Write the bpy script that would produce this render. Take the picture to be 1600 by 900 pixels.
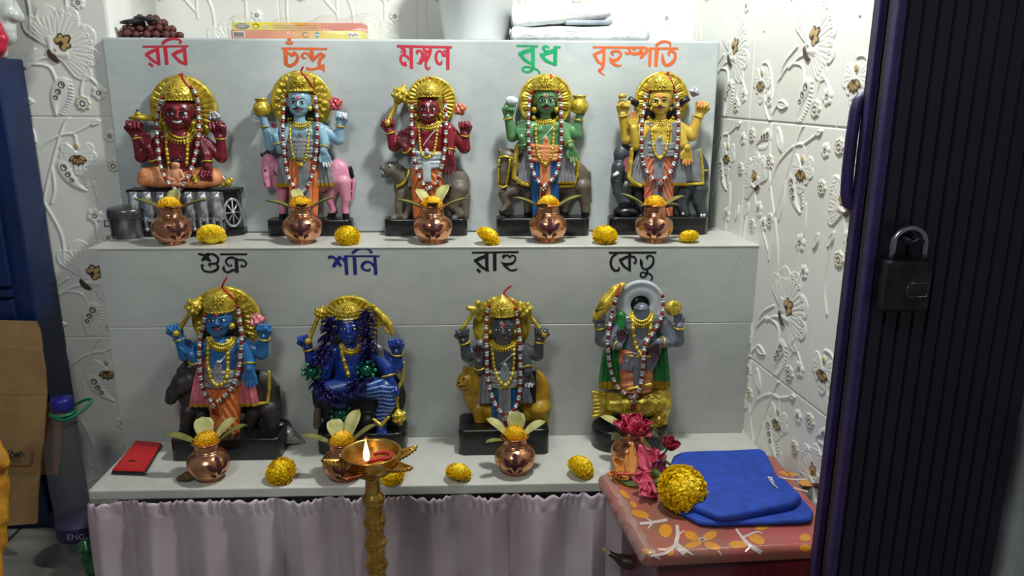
import bpy, math, random
import numpy as np
from mathutils import Vector, Matrix, Euler

for _o in list(bpy.data.objects): bpy.data.objects.remove(_o)
scene = bpy.context.scene
COL = scene.collection
PI = math.pi
V = Vector
random.seed(7)

# ------------------------------------------------------------------ camera
FPX, PITCH, YAW, CAMZ = 1200.0, math.radians(14.5), math.radians(2.3), 0.83
CAM = V((0, 0, CAMZ))
camd = bpy.data.cameras.new('camera'); camd.sensor_width = 36; camd.lens = FPX / 1600 * 36
camd.clip_start = 0.02
camo = bpy.data.objects.new('camera', camd); COL.objects.link(camo)
camo.location = CAM; camo.rotation_euler = (PI / 2 - PITCH, 0, -YAW)
scene.camera = camo
RC = Euler((PI / 2 - PITCH, 0, -YAW)).to_matrix() @ Matrix.Rotation(0.0036, 3, 'Z')
camo.rotation_euler = RC.to_euler()
def ray(u, v): return RC @ V(((u - 800) / FPX, (450 - v) / FPX, -1))
def at(u, v, y):
    r = ray(u, v); return CAM + r * (y / r.y)
def atz(u, v, z):
    r = ray(u, v); return CAM + r * ((z - CAMZ) / r.z)

# ------------------------------------------------------------------ world, lights, exposure
w = bpy.data.worlds.new('world'); scene.world = w; w.use_nodes = True
w.node_tree.nodes['Background'].inputs[0].default_value = (0.80, 0.86, 1.0, 1)
w.node_tree.nodes['Background'].inputs[1].default_value = 0.13
def lamp(name, kind, loc, energy, size=0.1, color=(1, 1, 1), target=None):
    d = bpy.data.lights.new(name, kind); d.energy = energy; d.color = color
    if kind == 'AREA': d.size = size
    else: d.shadow_soft_size = size
    o = bpy.data.objects.new(name, d); COL.objects.link(o); o.location = loc
    if target is not None: o.rotation_euler = (V(target) - V(loc)).to_track_quat('-Z', 'Y').to_euler()
    return o
lamp('ceiling_bulb', 'POINT', (0.20, 1.06, 1.48), 44.0, 0.05, (0.97, 1.0, 0.97))
lamp('room_light', 'AREA', (-0.45, -0.20, 1.70), 10.5, 0.35, (0.98, 1.0, 0.97), (0, 1.3, 0.45))
vs = scene.view_settings
vs.view_transform = 'Standard'; vs.look = 'None'; vs.gamma = 1; vs.use_curve_mapping = False; vs.exposure = 0.0

# ------------------------------------------------------------------ materials
def lin(h):
    if not isinstance(h, str): return tuple(h)
    h = h.lstrip('#'); r = []
    for i in (0, 2, 4):
        c = int(h[i:i + 2], 16) / 255
        r.append(c / 12.92 if c <= 0.04045 else ((c + 0.055) / 1.055) ** 2.4)
    return tuple(r)
MATS = {}
def mat(name, col, rough=0.5, metal=0.0, col2=None, nscale=40, bump=0.0, bscale=200, spec=None, coat=0.0, sss=0.0, alpha=1.0, trans=0.0, emit=None, estr=0):
    if name in MATS: return MATS[name]
    m = bpy.data.materials.new(name); m.use_nodes = True; MATS[name] = m
    nt = m.node_tree; b = nt.nodes['Principled BSDF']
    c = lin(col); b.inputs['Base Color'].default_value = (*c, 1)
    b.inputs['Roughness'].default_value = rough; b.inputs['Metallic'].default_value = metal
    if spec is not None: b.inputs['Specular IOR Level'].default_value = spec
    if coat: b.inputs['Coat Weight'].default_value = coat; b.inputs['Coat Roughness'].default_value = 0.12
    if sss: b.inputs['Subsurface Weight'].default_value = sss; b.inputs['Subsurface Radius'].default_value = (0.004, 0.003, 0.002)
    b.inputs['Alpha'].default_value = alpha
    if trans: b.inputs['Transmission Weight'].default_value = trans; b.inputs['IOR'].default_value = 1.25
    if emit: b.inputs['Emission Color'].default_value = (*lin(emit), 1); b.inputs['Emission Strength'].default_value = estr
    tc = nt.nodes.new('ShaderNodeTexCoord')
    c2 = lin(col2) if col2 else tuple(x * 0.8 for x in c)
    n = nt.nodes.new('ShaderNodeTexNoise'); n.inputs['Scale'].default_value = nscale; n.inputs['Detail'].default_value = 5
    nt.links.new(tc.outputs['Object'], n.inputs['Vector'])
    r = nt.nodes.new('ShaderNodeValToRGB'); r.color_ramp.elements[0].position = 0.38; r.color_ramp.elements[1].position = 0.66
    r.color_ramp.elements[0].color = (*c2, 1); r.color_ramp.elements[1].color = (*c, 1)
    nt.links.new(n.outputs['Fac'], r.inputs['Fac']); nt.links.new(r.outputs['Color'], b.inputs['Base Color'])
    if bump:
        n2 = nt.nodes.new('ShaderNodeTexNoise'); n2.inputs['Scale'].default_value = bscale; n2.inputs['Detail'].default_value = 4
        nt.links.new(tc.outputs['Object'], n2.inputs['Vector'])
        bp = nt.nodes.new('ShaderNodeBump'); bp.inputs['Strength'].default_value = bump; bp.inputs['Distance'].default_value = 0.002
        nt.links.new(n2.outputs['Fac'], bp.inputs['Height']); nt.links.new(bp.outputs['Normal'], b.inputs['Normal'])
    return m
def marble(name, base, dark, scale=5.0):
    m = mat(name, base, 0.33, col2=dark, nscale=scale)
    nt = m.node_tree; r = nt.nodes['Color Ramp'] if 'Color Ramp' in nt.nodes else [x for x in nt.nodes if x.type == 'VALTORGB'][0]
    r.color_ramp.elements[0].position = 0.25; r.color_ramp.elements[1].position = 0.72
    b = nt.nodes['Principled BSDF']; tc = [x for x in nt.nodes if x.type == 'TEX_COORD'][0]
    # fine grey veins and pale crystal flecks of the stone
    mp = nt.nodes.new('ShaderNodeMapping'); mp.inputs['Rotation'].default_value = (0.3, 0.9, 0.5); mp.inputs['Scale'].default_value = (1, 1, 2.2)
    nt.links.new(tc.outputs['Object'], mp.inputs['Vector'])
    n = nt.nodes.new('ShaderNodeTexNoise'); n.inputs['Scale'].default_value = 9; n.inputs['Detail'].default_value = 7; n.inputs['Distortion'].default_value = 0.3
    nt.links.new(mp.outputs['Vector'], n.inputs['Vector'])
    vr = nt.nodes.new('ShaderNodeValToRGB'); e = vr.color_ramp.elements
    e[0].position = 0.44; e[0].color = (1, 1, 1, 1); e[1].position = 0.56; e[1].color = (1, 1, 1, 1)
    k = e.new(0.5); k.color = (0.93, 0.935, 0.94, 1)
    nt.links.new(n.outputs['Fac'], vr.inputs['Fac'])
    mx = nt.nodes.new('ShaderNodeMix'); mx.data_type = 'RGBA'; mx.blend_type = 'MULTIPLY'; mx.inputs[0].default_value = 1
    nt.links.new(r.outputs['Color'], mx.inputs[6]); nt.links.new(vr.outputs['Color'], mx.inputs[7])
    fl = nt.nodes.new('ShaderNodeTexNoise'); fl.inputs['Scale'].default_value = 300; fl.inputs['Detail'].default_value = 1
    nt.links.new(tc.outputs['Object'], fl.inputs['Vector'])
    fr = nt.nodes.new('ShaderNodeValToRGB'); fr.color_ramp.elements[0].position = 0.755; fr.color_ramp.elements[1].position = 0.79
    nt.links.new(fl.outputs['Fac'], fr.inputs['Fac'])
    m2 = nt.nodes.new('ShaderNodeMix'); m2.data_type = 'RGBA'
    nt.links.new(fr.outputs['Color'], m2.inputs[0]); nt.links.new(mx.outputs[2], m2.inputs[6]); m2.inputs[7].default_value = (0.9, 0.92, 0.92, 1)
    nt.links.new(m2.outputs[2], b.inputs['Base Color'])
    return m
GOLD = mat('gold_paint', '#d8c046', 0.30, 0.45, col2='#a28a24', nscale=90, bump=0.25, bscale=260)
SILVER = mat('silver_paint', '#b9bcc0', 0.32, 0.55, col2='#83868a', nscale=80, bump=0.2, bscale=260)
BLACK = mat('black_stone', '#17181b', 0.28, col2='#0b0c0e', nscale=60)
EYEW = mat('eye_white', '#dfe3e0', 0.3); EYEB = mat('eye_black', '#0a0808', 0.25)
LIP = mat('lip_red', '#a52a3c', 0.35); HAIR = mat('hair_black', '#101114', 0.4)
REDT = mat('red_thread', '#c4202c', 0.7, col2='#8c1420', nscale=200)
REDP = mat('red_paint_line', '#d04a4a', 0.5)
WHITEP = mat('white_paint', '#d4d8da', 0.4)

# ------------------------------------------------------------------ object helpers
def setp(o, label=None, cat=None, group=None, kind=None):
    if label: o['label'] = label
    if cat: o['category'] = cat
    if group: o['group'] = group
    if kind: o['kind'] = kind
    return o
def empty(name, loc, label=None, cat=None, group=None):
    o = bpy.data.objects.new(name, None); COL.objects.link(o); o.location = loc; o.empty_display_size = 0.02
    return setp(o, label, cat, group)
def mesh_obj(name, verts, faces, mats, parent=None, midx=None, smooth=True):
    me = bpy.data.meshes.new(name)
    if isinstance(verts, np.ndarray):
        nv, nf = len(verts), len(faces)
        me.vertices.add(nv); me.vertices.foreach_set('co', verts.astype(np.float32).ravel())
        me.loops.add(nf * 4); me.loops.foreach_set('vertex_index', faces.astype(np.int32).ravel())
        me.polygons.add(nf); me.polygons.foreach_set('loop_start', np.arange(0, nf * 4, 4, dtype=np.int32))
        try: me.polygons.foreach_set('loop_total', np.full(nf, 4, dtype=np.int32))
        except Exception: pass
        me.update(calc_edges=True)
    else:
        me.from_pydata([tuple(v) for v in verts], [], faces); me.update()
    if not isinstance(mats, (list, tuple)): mats = [mats]
    for m in mats: me.materials.append(m)
    if midx is not None: me.polygons.foreach_set('material_index', np.asarray(midx, dtype=np.int32))
    if smooth is True: me.polygons.foreach_set('use_smooth', np.ones(len(me.polygons), dtype=bool))
    elif smooth is not False: me.polygons.foreach_set('use_smooth', np.asarray(smooth, dtype=bool))
    me.validate()
    o = bpy.data.objects.new(name, me); COL.objects.link(o)
    if parent: o.parent = parent
    return o
def copy_tree(o, parent=None):
    c = o.copy(); COL.objects.link(c)
    if parent: c.parent = parent
    for ch in list(o.children): copy_tree(ch, c)
    return c
def frame(d):
    d = d.normalized(); up = V((0, 0, 1)) if abs(d.z) < 0.9 else V((0, 1, 0))
    a = d.cross(up).normalized(); return a, a.cross(d).normalized()
def smooth_path(pts, n=6, closed=False):
    P = [tuple(p) for p in pts]; out = []; m = len(P)
    if m < 3: return [V(p[:3]) if len(p) == 3 else tuple(p) for p in P] if False else P
    A = np.array(P, float); rng = m if closed else m - 1
    for i in range(rng):
        if closed: p0, p1, p2, p3 = A[(i - 1) % m], A[i], A[(i + 1) % m], A[(i + 2) % m]
        else: p0, p1, p2, p3 = A[max(i - 1, 0)], A[i], A[i + 1], A[min(i + 2, m - 1)]
        for k in range(n):
            t = k / n
            out.append(tuple(0.5 * (2 * p1 + (p2 - p0) * t + (2 * p0 - 5 * p1 + 4 * p2 - p3) * t * t + (3 * p1 - p0 - 3 * p2 + p3) * t ** 3)))
    if not closed: out.append(tuple(A[-1]))
    return out
class MB:
    def __init__(s): s.v = []; s.f = []; s.m = []; s.s = []
    def add(s, vs, fs, mi=0, sm=True):
        b = len(s.v); s.v += [tuple(v) for v in vs]
        for f in fs: s.f.append([i + b for i in f]); s.m.append(mi); s.s.append(sm)
        return s
    def tube(s, pts, r, seg=8, mi=0, closed=False, smooth=0, squash=1.0):
        if smooth:
            if not isinstance(r, (int, float)):
                q = smooth_path([(*p, rr) for p, rr in zip(pts, r)], smooth, closed); pts = [x[:3] for x in q]; r = [x[3] for x in q]
            else: pts = smooth_path([tuple(p) for p in pts], smooth, closed)
        pts = [V(p) for p in pts]; n = len(pts)
        rs = [r] * n if isinstance(r, (int, float)) else list(r)
        vs, fs = [], []; a = None
        for i, p in enumerate(pts):
            if closed: d = pts[(i + 1) % n] - pts[i - 1]
            else: d = pts[min(i + 1, n - 1)] - pts[max(i - 1, 0)]
            if d.length < 1e-9: d = V((0, 0, 1))
            d.normalize()
            if a is None: a, b = frame(d)
            else:
                a = (a - d * a.dot(d)); a = a.normalized() if a.length > 1e-6 else frame(d)[0]; b = a.cross(d)
            for k in range(seg):
                t = 2 * PI * k / seg
                vs.append(p + (a * math.cos(t) + b * math.sin(t) * squash) * rs[i])
        for i in range(n if closed else n - 1):
            for k in range(seg):
                i2 = (i + 1) % n
                fs.append((i * seg + k, i * seg + (k + 1) % seg, i2 * seg + (k + 1) % seg, i2 * seg + k))
        if not closed:
            fs.append(tuple(range(seg))[::-1]); fs.append(tuple((n - 1) * seg + k for k in range(seg)))
        return s.add(vs, fs, mi)
    def lathe(s, prof, c=(0, 0, 0), seg=32, mi=0, axis=None, sm=True):
        c = V(c); ax = V(axis).normalized() if axis else V((0, 0, 1))
        if axis: a, b = frame(ax)
        else: a, b = V((1, 0, 0)), V((0, 1, 0))
        vs, fs = [], []
        for r, z in prof:
            for k in range(seg):
                t = 2 * PI * k / seg; vs.append(c + a * (math.cos(t) * r) + b * (math.sin(t) * r) + ax * z)
        for i in range(len(prof) - 1):
            for k in range(seg): fs.append((i * seg + k, i * seg + (k + 1) % seg, (i + 1) * seg + (k + 1) % seg, (i + 1) * seg + k))
        if prof[0][0] > 1e-6: fs.append(tuple(range(seg))[::-1])
        if prof[-1][0] > 1e-6: fs.append(tuple((len(prof) - 1) * seg + k for k in range(seg)))
        return s.add(vs, fs, mi, sm)
    def ball(s, c, r, seg=12, mi=0, rot=None):
        r = (r, r, r) if isinstance(r, (int, float)) else r
        vs, fs = [], []; n = max(seg // 2, 4); c = V(c)
        for i in range(n + 1):
            ph = PI * i / n
            for k in range(seg):
                t = 2 * PI * k / seg
                p = V((math.sin(ph) * math.cos(t) * r[0], math.sin(ph) * math.sin(t) * r[1], math.cos(ph) * r[2]))
                if rot is not None: p = rot @ p
                vs.append(c + p)
        for i in range(n):
            for k in range(seg): fs.append((i * seg + k, (i + 1) * seg + k, (i + 1) * seg + (k + 1) % seg, i * seg + (k + 1) % seg))
        return s.add(vs, fs, mi)
    def box(s, c, h, mi=0, rot=None, bev=0.0):
        c = V(c); h = V(h)
        if bev <= 0:
            vs = [V((x * h.x, y * h.y, z * h.z)) for x in (-1, 1) for y in (-1, 1) for z in (-1, 1)]
            fs = [(0, 1, 3, 2), (4, 6, 7, 5), (0, 4, 5, 1), (2, 3, 7, 6), (0, 2, 6, 4), (1, 5, 7, 3)]
        else:
            import bmesh
            bm = bmesh.new(); bmesh.ops.create_cube(bm, size=2)
            for v in bm.verts: v.co = V((v.co.x * h.x, v.co.y * h.y, v.co.z * h.z))
            bmesh.ops.bevel(bm, geom=bm.edges[:], offset=bev, segments=3, profile=0.5, affect='EDGES')
            bm.verts.index_update(); vs = [v.co.copy() for v in bm.verts]; fs = [tuple(v.index for v in f.verts) for f in bm.faces]; bm.free()
        if rot is not None: vs = [rot @ v for v in vs]
        return s.add([c + v for v in vs], fs, mi, False)
    def prism(s, poly, n, depth, mi=0):
        """closed outline (list of points) extruded along n"""
        n = V(n).normalized() * depth; k = len(poly); P = [V(p) for p in poly]
        s.add(P + [p + n for p in P], [tuple(range(k))[::-1], tuple(range(k, 2 * k))] + [(i, (i + 1) % k, k + (i + 1) % k, k + i) for i in range(k)], mi, False)
        return s
    def grid(s, rows, mi=0, closed=False, sm=True):
        nr, nc = len(rows), len(rows[0]); vs = [p for r in rows for p in r]; fs = []
        for i in range(nr - 1):
            for j in range(nc if closed else nc - 1):
                fs.append((i * nc + j, i * nc + (j + 1) % nc, (i + 1) * nc + (j + 1) % nc, (i + 1) * nc + j))
        return s.add(vs, fs, mi, sm)
    def build(s, name, mats, parent=None, off=None):
        vs = s.v if off is None else [tuple(V(v) - V(off)) for v in s.v]
        return mesh_obj(name, vs, s.f, mats, parent, s.m, s.s)

# ------------------------------------------------------------------ smooth-union sculpting (distance field -> quads)
class Sculpt:
    def __init__(s, h=0.0014): s.h = h; s.p = []
    def cap(s, a, b, ra, rb=None, k=0.002, op='u'):
        a = np.array(a, float); b = np.array(b, float); rb = ra if rb is None else rb; R = max(ra, rb)
        def f(X, Y, Z):
            d = b - a; L = max(float(d @ d), 1e-12)
            t = np.clip(((X - a[0]) * d[0] + (Y - a[1]) * d[1] + (Z - a[2]) * d[2]) / L, 0, 1)
            return np.sqrt((X - a[0] - t * d[0]) ** 2 + (Y - a[1] - t * d[1]) ** 2 + (Z - a[2] - t * d[2]) ** 2) - (ra + (rb - ra) * t)
        s.p.append((f, np.minimum(a, b) - R, np.maximum(a, b) + R, k, op)); return s
    def chain(s, pts, rs, k=0.002, op='u'):
        for i in range(len(pts) - 1): s.cap(pts[i], pts[i + 1], rs[i], rs[i + 1], k, op)
        return s
    def ell(s, c, r, rot=None, k=0.002, op='u'):
        c = np.array(c, float); r = np.array(r, float)
        M = np.array(rot.to_3x3() if rot is not None else Matrix.Identity(3))
        ext = np.sqrt(((M * r) ** 2).sum(1))
        def f(X, Y, Z):
            x, y, z = X - c[0], Y - c[1], Z - c[2]
            a = M[0, 0] * x + M[1, 0] * y + M[2, 0] * z; b = M[0, 1] * x + M[1, 1] * y + M[2, 1] * z; e = M[0, 2] * x + M[1, 2] * y + M[2, 2] * z
            k0 = np.sqrt((a / r[0]) ** 2 + (b / r[1]) ** 2 + (e / r[2]) ** 2); k1 = np.sqrt((a / r[0] ** 2) ** 2 + (b / r[1] ** 2) ** 2 + (e / r[2] ** 2) ** 2)
            return np.where(k1 > 1e-6, k0 * (k0 - 1) / np.maximum(k1, 1e-6), -r.min())
        s.p.append((f, c - ext, c + ext, k, op)); return s
    def box(s, c, h, rot=None, rnd=0.001, k=0.001, op='u'):
        c = np.array(c, float); h = np.array(h, float)
        M = np.array(rot.to_3x3() if rot is not None else Matrix.Identity(3)); ext = np.abs(M) @ h
        def f(X, Y, Z):
            x, y, z = X - c[0], Y - c[1], Z - c[2]
            q = [np.abs(M[0, i] * x + M[1, i] * y + M[2, i] * z) - h[i] + rnd for i in range(3)]
            return np.sqrt(np.maximum(q[0], 0) ** 2 + np.maximum(q[1], 0) ** 2 + np.maximum(q[2], 0) ** 2) + np.minimum(np.maximum(q[0], np.maximum(q[1], q[2])), 0) - rnd
        s.p.append((f, c - ext, c + ext, k, op)); return s
    def fn(s, f, lo, hi, k=0.001, op='u'): s.p.append((f, np.array(lo, float), np.array(hi, float), k, op)); return s
    def mesh(s):
        h = s.h
        U = [p for p in s.p if p[4] == 'u']
        lo = np.min([p[1] for p in U], 0) - 4 * h; hi = np.max([p[2] for p in U], 0) + 4 * h
        n = np.ceil((hi - lo) / h).astype(int) + 1
        D = np.full(n, 0.02, np.float32)
        ax = [(lo[i] + h * np.arange(n[i])).astype(np.float32) for i in range(3)]
        for f, a, b, k, op in s.p:
            pad = 3 * h + k
            i0 = np.clip(np.floor((a - pad - lo) / h).astype(int), 0, n); i1 = np.clip(np.ceil((b + pad - lo) / h).astype(int) + 1, 0, n)
            if np.any(i1 <= i0): continue
            sl = tuple(slice(i0[i], i1[i]) for i in range(3))
            X = ax[0][sl[0]][:, None, None]; Y = ax[1][sl[1]][None, :, None]; Z = ax[2][sl[2]][None, None, :]
            d = np.broadcast_to(f(X, Y, Z), D[sl].shape).astype(np.float32); o = D[sl]; k = max(k, 1e-6)
            if op == 'u':
                hh = np.clip(0.5 + 0.5 * (o - d) / k, 0, 1); D[sl] = o + (d - o) * hh - k * hh * (1 - hh)
            else:
                hh = np.clip(0.5 - 0.5 * (o + d) / k, 0, 1); D[sl] = o + (-d - o) * hh + k * hh * (1 - hh)
        D[0] = D[-1] = 0.02; D[:, 0] = D[:, -1] = 0.02; D[:, :, 0] = D[:, :, -1] = 0.02
        S = D < 0
        nx, ny, nz = n
        cnt = np.zeros((nx - 1, ny - 1, nz - 1), np.float32); acc = np.zeros((3, nx - 1, ny - 1, nz - 1), np.float32)
        quads = []
        cr = []
        for a in range(3):
            s0 = [slice(None)] * 3; s1 = [slice(None)] * 3; s0[a] = slice(0, -1); s1[a] = slice(1, None)
            m = S[tuple(s0)] != S[tuple(s1)]; cr.append(m)
            I = np.argwhere(m)
            if len(I) == 0: continue
            J = I.copy(); J[:, a] += 1
            d0 = D[I[:, 0], I[:, 1], I[:, 2]]; d1 = D[J[:, 0], J[:, 1], J[:, 2]]
            t = d0 / (d0 - d1); P = I.astype(np.float32); P[:, a] += t
            b, c = (a + 1) % 3, (a + 2) % 3
            for db in (0, 1):
                for dc in (0, 1):
                    K = I.copy(); K[:, b] -= db; K[:, c] -= dc
                    np.add.at(cnt, (K[:, 0], K[:, 1], K[:, 2]), 1)
                    for q in range(3): np.add.at(acc[q], (K[:, 0], K[:, 1], K[:, 2]), P[:, q])
            quads.append((a, I, d0 < 0))
        act = cnt > 0; idx = np.full(cnt.shape, -1, np.int64); idx[act] = np.arange(act.sum())
        vs = np.stack([acc[q][act] / cnt[act] for q in range(3)], 1) * h + lo
        F = []
        for a, I, inside in quads:
            b, c = (a + 1) % 3, (a + 2) % 3; Q = []
            for db, dc in ((1, 1), (0, 1), (0, 0), (1, 0)):
                K = I.copy(); K[:, b] -= db; K[:, c] -= dc; Q.append(idx[K[:, 0], K[:, 1], K[:, 2]])
            Q = np.stack(Q, 1); Q[~inside] = Q[~inside][:, ::-1]; F.append(Q)
        return vs, np.concatenate(F)
    def build(s, name, mats, parent=None, zones=()):
        """zones: (centre, radius or 3 radii, material index) -- differently painted patches of the same part"""
        vs, F = s.mesh(); mi = None
        if zones:
            C = vs[F].mean(1); mi = np.zeros(len(F), np.int32)
            for z in zones:
                if callable(z[0]): mi[z[0](C[:, 0], C[:, 1], C[:, 2])] = z[1]; continue
                c, r, m = z; mi[(((C - np.array(c)) / np.array(r)) ** 2).sum(1) < 1] = m
        return mesh_obj(name, vs, F, mats, parent, mi)
# ================================================================== SETTING
TW, TH, ZJ = 0.282, 0.418, 0.7785           # relief wall tile size, height of a joint
def _tile_tables():
    st = 0.0014; SS = 2
    nx, nz = int(round(TW / st)) * SS, int(round(TH / st)) * SS
    X, Z = np.meshgrid((np.arange(nx) + .5) / nx * 282, (np.arange(nz) + .5) / nz * 418, indexing='ij')
    Hh = np.zeros_like(X); Pm = np.zeros(X.shape, np.int32)
    def up(h): np.maximum(Hh, h, out=Hh)
    def seg(pts, r, a):
        q = smooth_path(pts, 6)
        for (x0, z0), (x1, z1) in zip(q[:-1], q[1:]):
            dx, dz = x1 - x0, z1 - z0; L = max(dx * dx + dz * dz, 1e-9)
            t = np.clip(((X - x0) * dx + (Z - z0) * dz) / L, 0, 1)
            d2 = (X - x0 - t * dx) ** 2 + (Z - z0 - t * dz) ** 2
            up(a * np.sqrt(np.clip(1 - d2 / r ** 2, 0, 1)))
    def loc(cx, cz, ang): 
        c, s = math.cos(ang), math.sin(ang); return (X - cx) * c + (Z - cz) * s, -(X - cx) * s + (Z - cz) * c
    def petal(cx, cz, ang, L, W, ridges=4, a=3.4, dots=0):
        A, B = loc(cx, cz, ang); t = A / L
        tc = np.clip(t, 0, 1); wd = W / 2 * np.sqrt(np.clip(tc * 1.35, 0, 1)) ** 1.3 * np.sqrt(np.clip(1 - np.clip((tc - .66) / .34, 0, 1) ** 2, 0, 1)) * (1 - .10 * np.exp(-((tc - .97) / .05) ** 2))
        ins = (t > 0) & (t < 1) & (np.abs(B) < wd)
        e = np.clip(1 - (B / np.maximum(wd, .1)) ** 2, 0, 1)
        rim = np.exp(-((np.abs(B) - wd * .86) / 2.0) ** 2)
        h = a * np.sqrt(e) * (0.45 + 0.35 * np.abs(np.cos(B / np.maximum(wd, 1) * ridges * PI / 2)) * (t < .75)) + 1.3 * rim
        up(np.where(ins, h, 0))
        for k in range(dots):
            q = (k - (dots - 1) / 2) * W * .26; dotr(cx + math.cos(ang) * L * .8 - math.sin(ang) * q, cz + math.sin(ang) * L * .8 + math.cos(ang) * q, 4)
    def dotr(cx, cz, r):
        d = np.hypot(X - cx, Z - cz); m = d < r
        Hh[m] = 1.2 + 2.4 * np.exp(-((d[m] - r * .75) / (r * .25)) ** 2)
    def motif(cx, cz, ang, sc):
        for mi_, gr in ((1, 1.35), (2, 0.78)):
            for k, (da, L, W) in enumerate(((0, 30, 14), (.75, 24, 13), (-.75, 24, 13), (1.5, 17, 11), (-1.5, 17, 11))):
                A, B = loc(cx, cz, ang + da); A = A / sc; B = B / sc
                off = 0 if mi_ == 1 else 4
                m = (((A - L / 2 - off / 2) / (L / 2 * (1.1 if mi_ == 1 else .62))) ** 2 + (B / (W / 2 * gr)) ** 2) < 1
                Pm[m] = mi_; Hh[m] = 3.2 if mi_ == 1 else 4.0
    def butterfly(cx, cz, ang, sc):
        for da, L, W, d in ((.95, 82, 50, 0), (.35, 88, 52, 3), (-.35, 84, 52, 3), (-.95, 82, 46, 3), (-1.5, 80, 40, 0), (1.55, 78, 40, 0)):
            petal(cx - math.cos(ang) * 14 * sc, cz - math.sin(ang) * 14 * sc, ang + da, L * sc, W * sc, 5, 3.6, d)
        for da in (.5, -.5): petal(cx - math.cos(ang) * 26 * sc, cz - math.sin(ang) * 26 * sc, ang + da * 1.6, 44 * sc, 20 * sc, 1, 6)
        motif(cx, cz, ang - .1, sc * .86)
        A, B = loc(cx - math.cos(ang + .2) * 26 * sc, cz - math.sin(ang + .2) * 26 * sc, ang)
        m = ((A / (9 * sc)) ** 2 + (B / (15 * sc)) ** 2 < 1) & (A < 4 * sc); Pm[m] = 3; Hh[m] = 4
    def droop(cx, cz, sc):
        for da, L, W in ((-PI / 2, 50, 30), (-PI / 2 - .75, 36, 24), (-PI / 2 + .75, 36, 24), (-.2, 42, 26), (PI + .2, 42, 26), (.45, 40, 24), (PI - .45, 40, 24)):
            petal(cx, cz + 8 * sc, da, L * sc, W * sc, 4, 3.4)
        for k in range(5):
            A, B = loc(cx, cz + 4 * sc, -PI / 2 + (k - 2) * .5)
            for mi_, g in ((1, 1.25), (2, .7)):
                m = ((A - 12 * sc) / (9 * sc * g)) ** 2 + (B / (4.6 * sc * g)) ** 2 < 1; Pm[m] = mi_; Hh[m] = 3 + mi_ * .5
        A, B = loc(cx, cz + 24 * sc, 0); m = (A / (5 * sc)) ** 2 + (B / (7 * sc)) ** 2 < 1; Pm[m] = 2; Hh[m] = 4
    def rosette(cx, cz, r, n=8, gold=True):
        A, B = X - cx, Z - cz; d = np.hypot(A, B); th = np.arctan2(B, A)
        R = r * (1 + .1 * np.cos(n * th)); ins = d < R
        h = 1.6 + 1.8 * np.exp(-((d - R * .8) / (r * .14)) ** 2) + 2.2 * np.exp(-((d - r * .35) / (r * .13)) ** 2)
        up(np.where(ins, h, 0))
        m = (np.abs(d - r * .34) < r * .09); Pm[m] = 3
        if gold: Pm[(np.abs(d - R * .8) < r * .12)] = 4
    def wflower(cx, cz, r):
        for k in range(6):
            a = k * PI / 3 + .3; d = np.hypot(X - cx - math.cos(a) * r * .6, Z - cz - math.sin(a) * r * .6)
            up(3.0 * np.sqrt(np.clip(1 - (d / (r * .42)) ** 2, 0, 1)))
        dotr(cx, cz, r * .3); Pm[np.abs(np.hypot(X - cx, Z - cz) - r * .24) < 1.1] = 3
    def paisley(cx, cz, ang, sc):
        sp = [(34, 0, 17), (20, 2, 17), (4, 2, 14), (-12, -2, 10), (-26, -9, 6), (-38, -18, 2.5)]
        c, s_ = math.cos(ang), math.sin(ang); tr = lambda a, b: (cx + (a * c - b * s_) * sc, cz + (a * s_ + b * c) * sc)
        for (a, b, r) in smooth_path(sp, 4):
            x, z = tr(a, b); d = np.hypot(X - x, Z - z); up(3.2 * np.sqrt(np.clip(1 - (d / max(r * sc, 1)) ** 2, 0, 1)))
        for k, (a, b, r) in enumerate(((30, 0, 8), (12, 0, 6.5), (-3, -1, 5))):
            x, z = tr(a, b); dotr(x, z, r * sc); Pm[np.abs(np.hypot(X - x, Z - z) - r * sc * .8) < 1.3] = 3; 
            if k < 2: Pm[np.hypot(X - x, Z - z) < r * sc * .3] = 3
        for k in range(12):
            a = 46 - k * 7; b = -25 - (k / 11) * 2 + .012 * (a - 5) ** 2 * (1 if a > 5 else .3)
            x, z = tr(a, b); x2, z2 = tr(a + 3, b - 8); seg([(x, z), ((x + x2) / 2, (z + z2) / 2), (x2, z2)], 2.3 * sc, 2.2)
    def leaf(cx, cz, ang, L, W):
        A, B = loc(cx, cz, ang); t = (A / L) + .5; wd = W / 2 * np.sin(np.clip(t, 0, 1) * PI) ** .8
        ins = (t > 0) & (t < 1) & (np.abs(B) < wd)
        up(np.where(ins, 1.2 + 2.2 * np.exp(-((np.abs(B) - wd * .85) / 2) ** 2) + .6, 0)); seg([(cx - math.cos(ang) * L * .5, cz - math.sin(ang) * L * .5), (cx, cz), (cx + math.cos(ang) * L * .4, cz + math.sin(ang) * L * .4)], 1.4, 3)
    S_ = 2.6
    for pts in ([(84, -2), (88, 40), (110, 90), (150, 118)], [(84, 0), (80, 50), (60, 92), (36, 96), (34, 84)], [(98, 66), (130, 90), (170, 88), (180, 60)], [(84, 10), (95, 22), (105, 28)],
                [(130, 86), (160, 102), (190, 104)], [(232, 75), (222, 50), (220, 30)], [(232, 75), (250, 58), (254, 45)], [(80, 0), (60, 20), (50, 60)], [(118, 190), (122, 250), (150, 330), (180, 400), (196, 420)],
                [(146, 140), (150, 200), (128, 260), (96, 330), (84, 420)], [(100, 310), (120, 350), (160, 380), (196, 388), (200, 372)], [(150, 330), (150, 290), (140, 262)], [(60, 250), (46, 300), (40, 350)],
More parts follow.
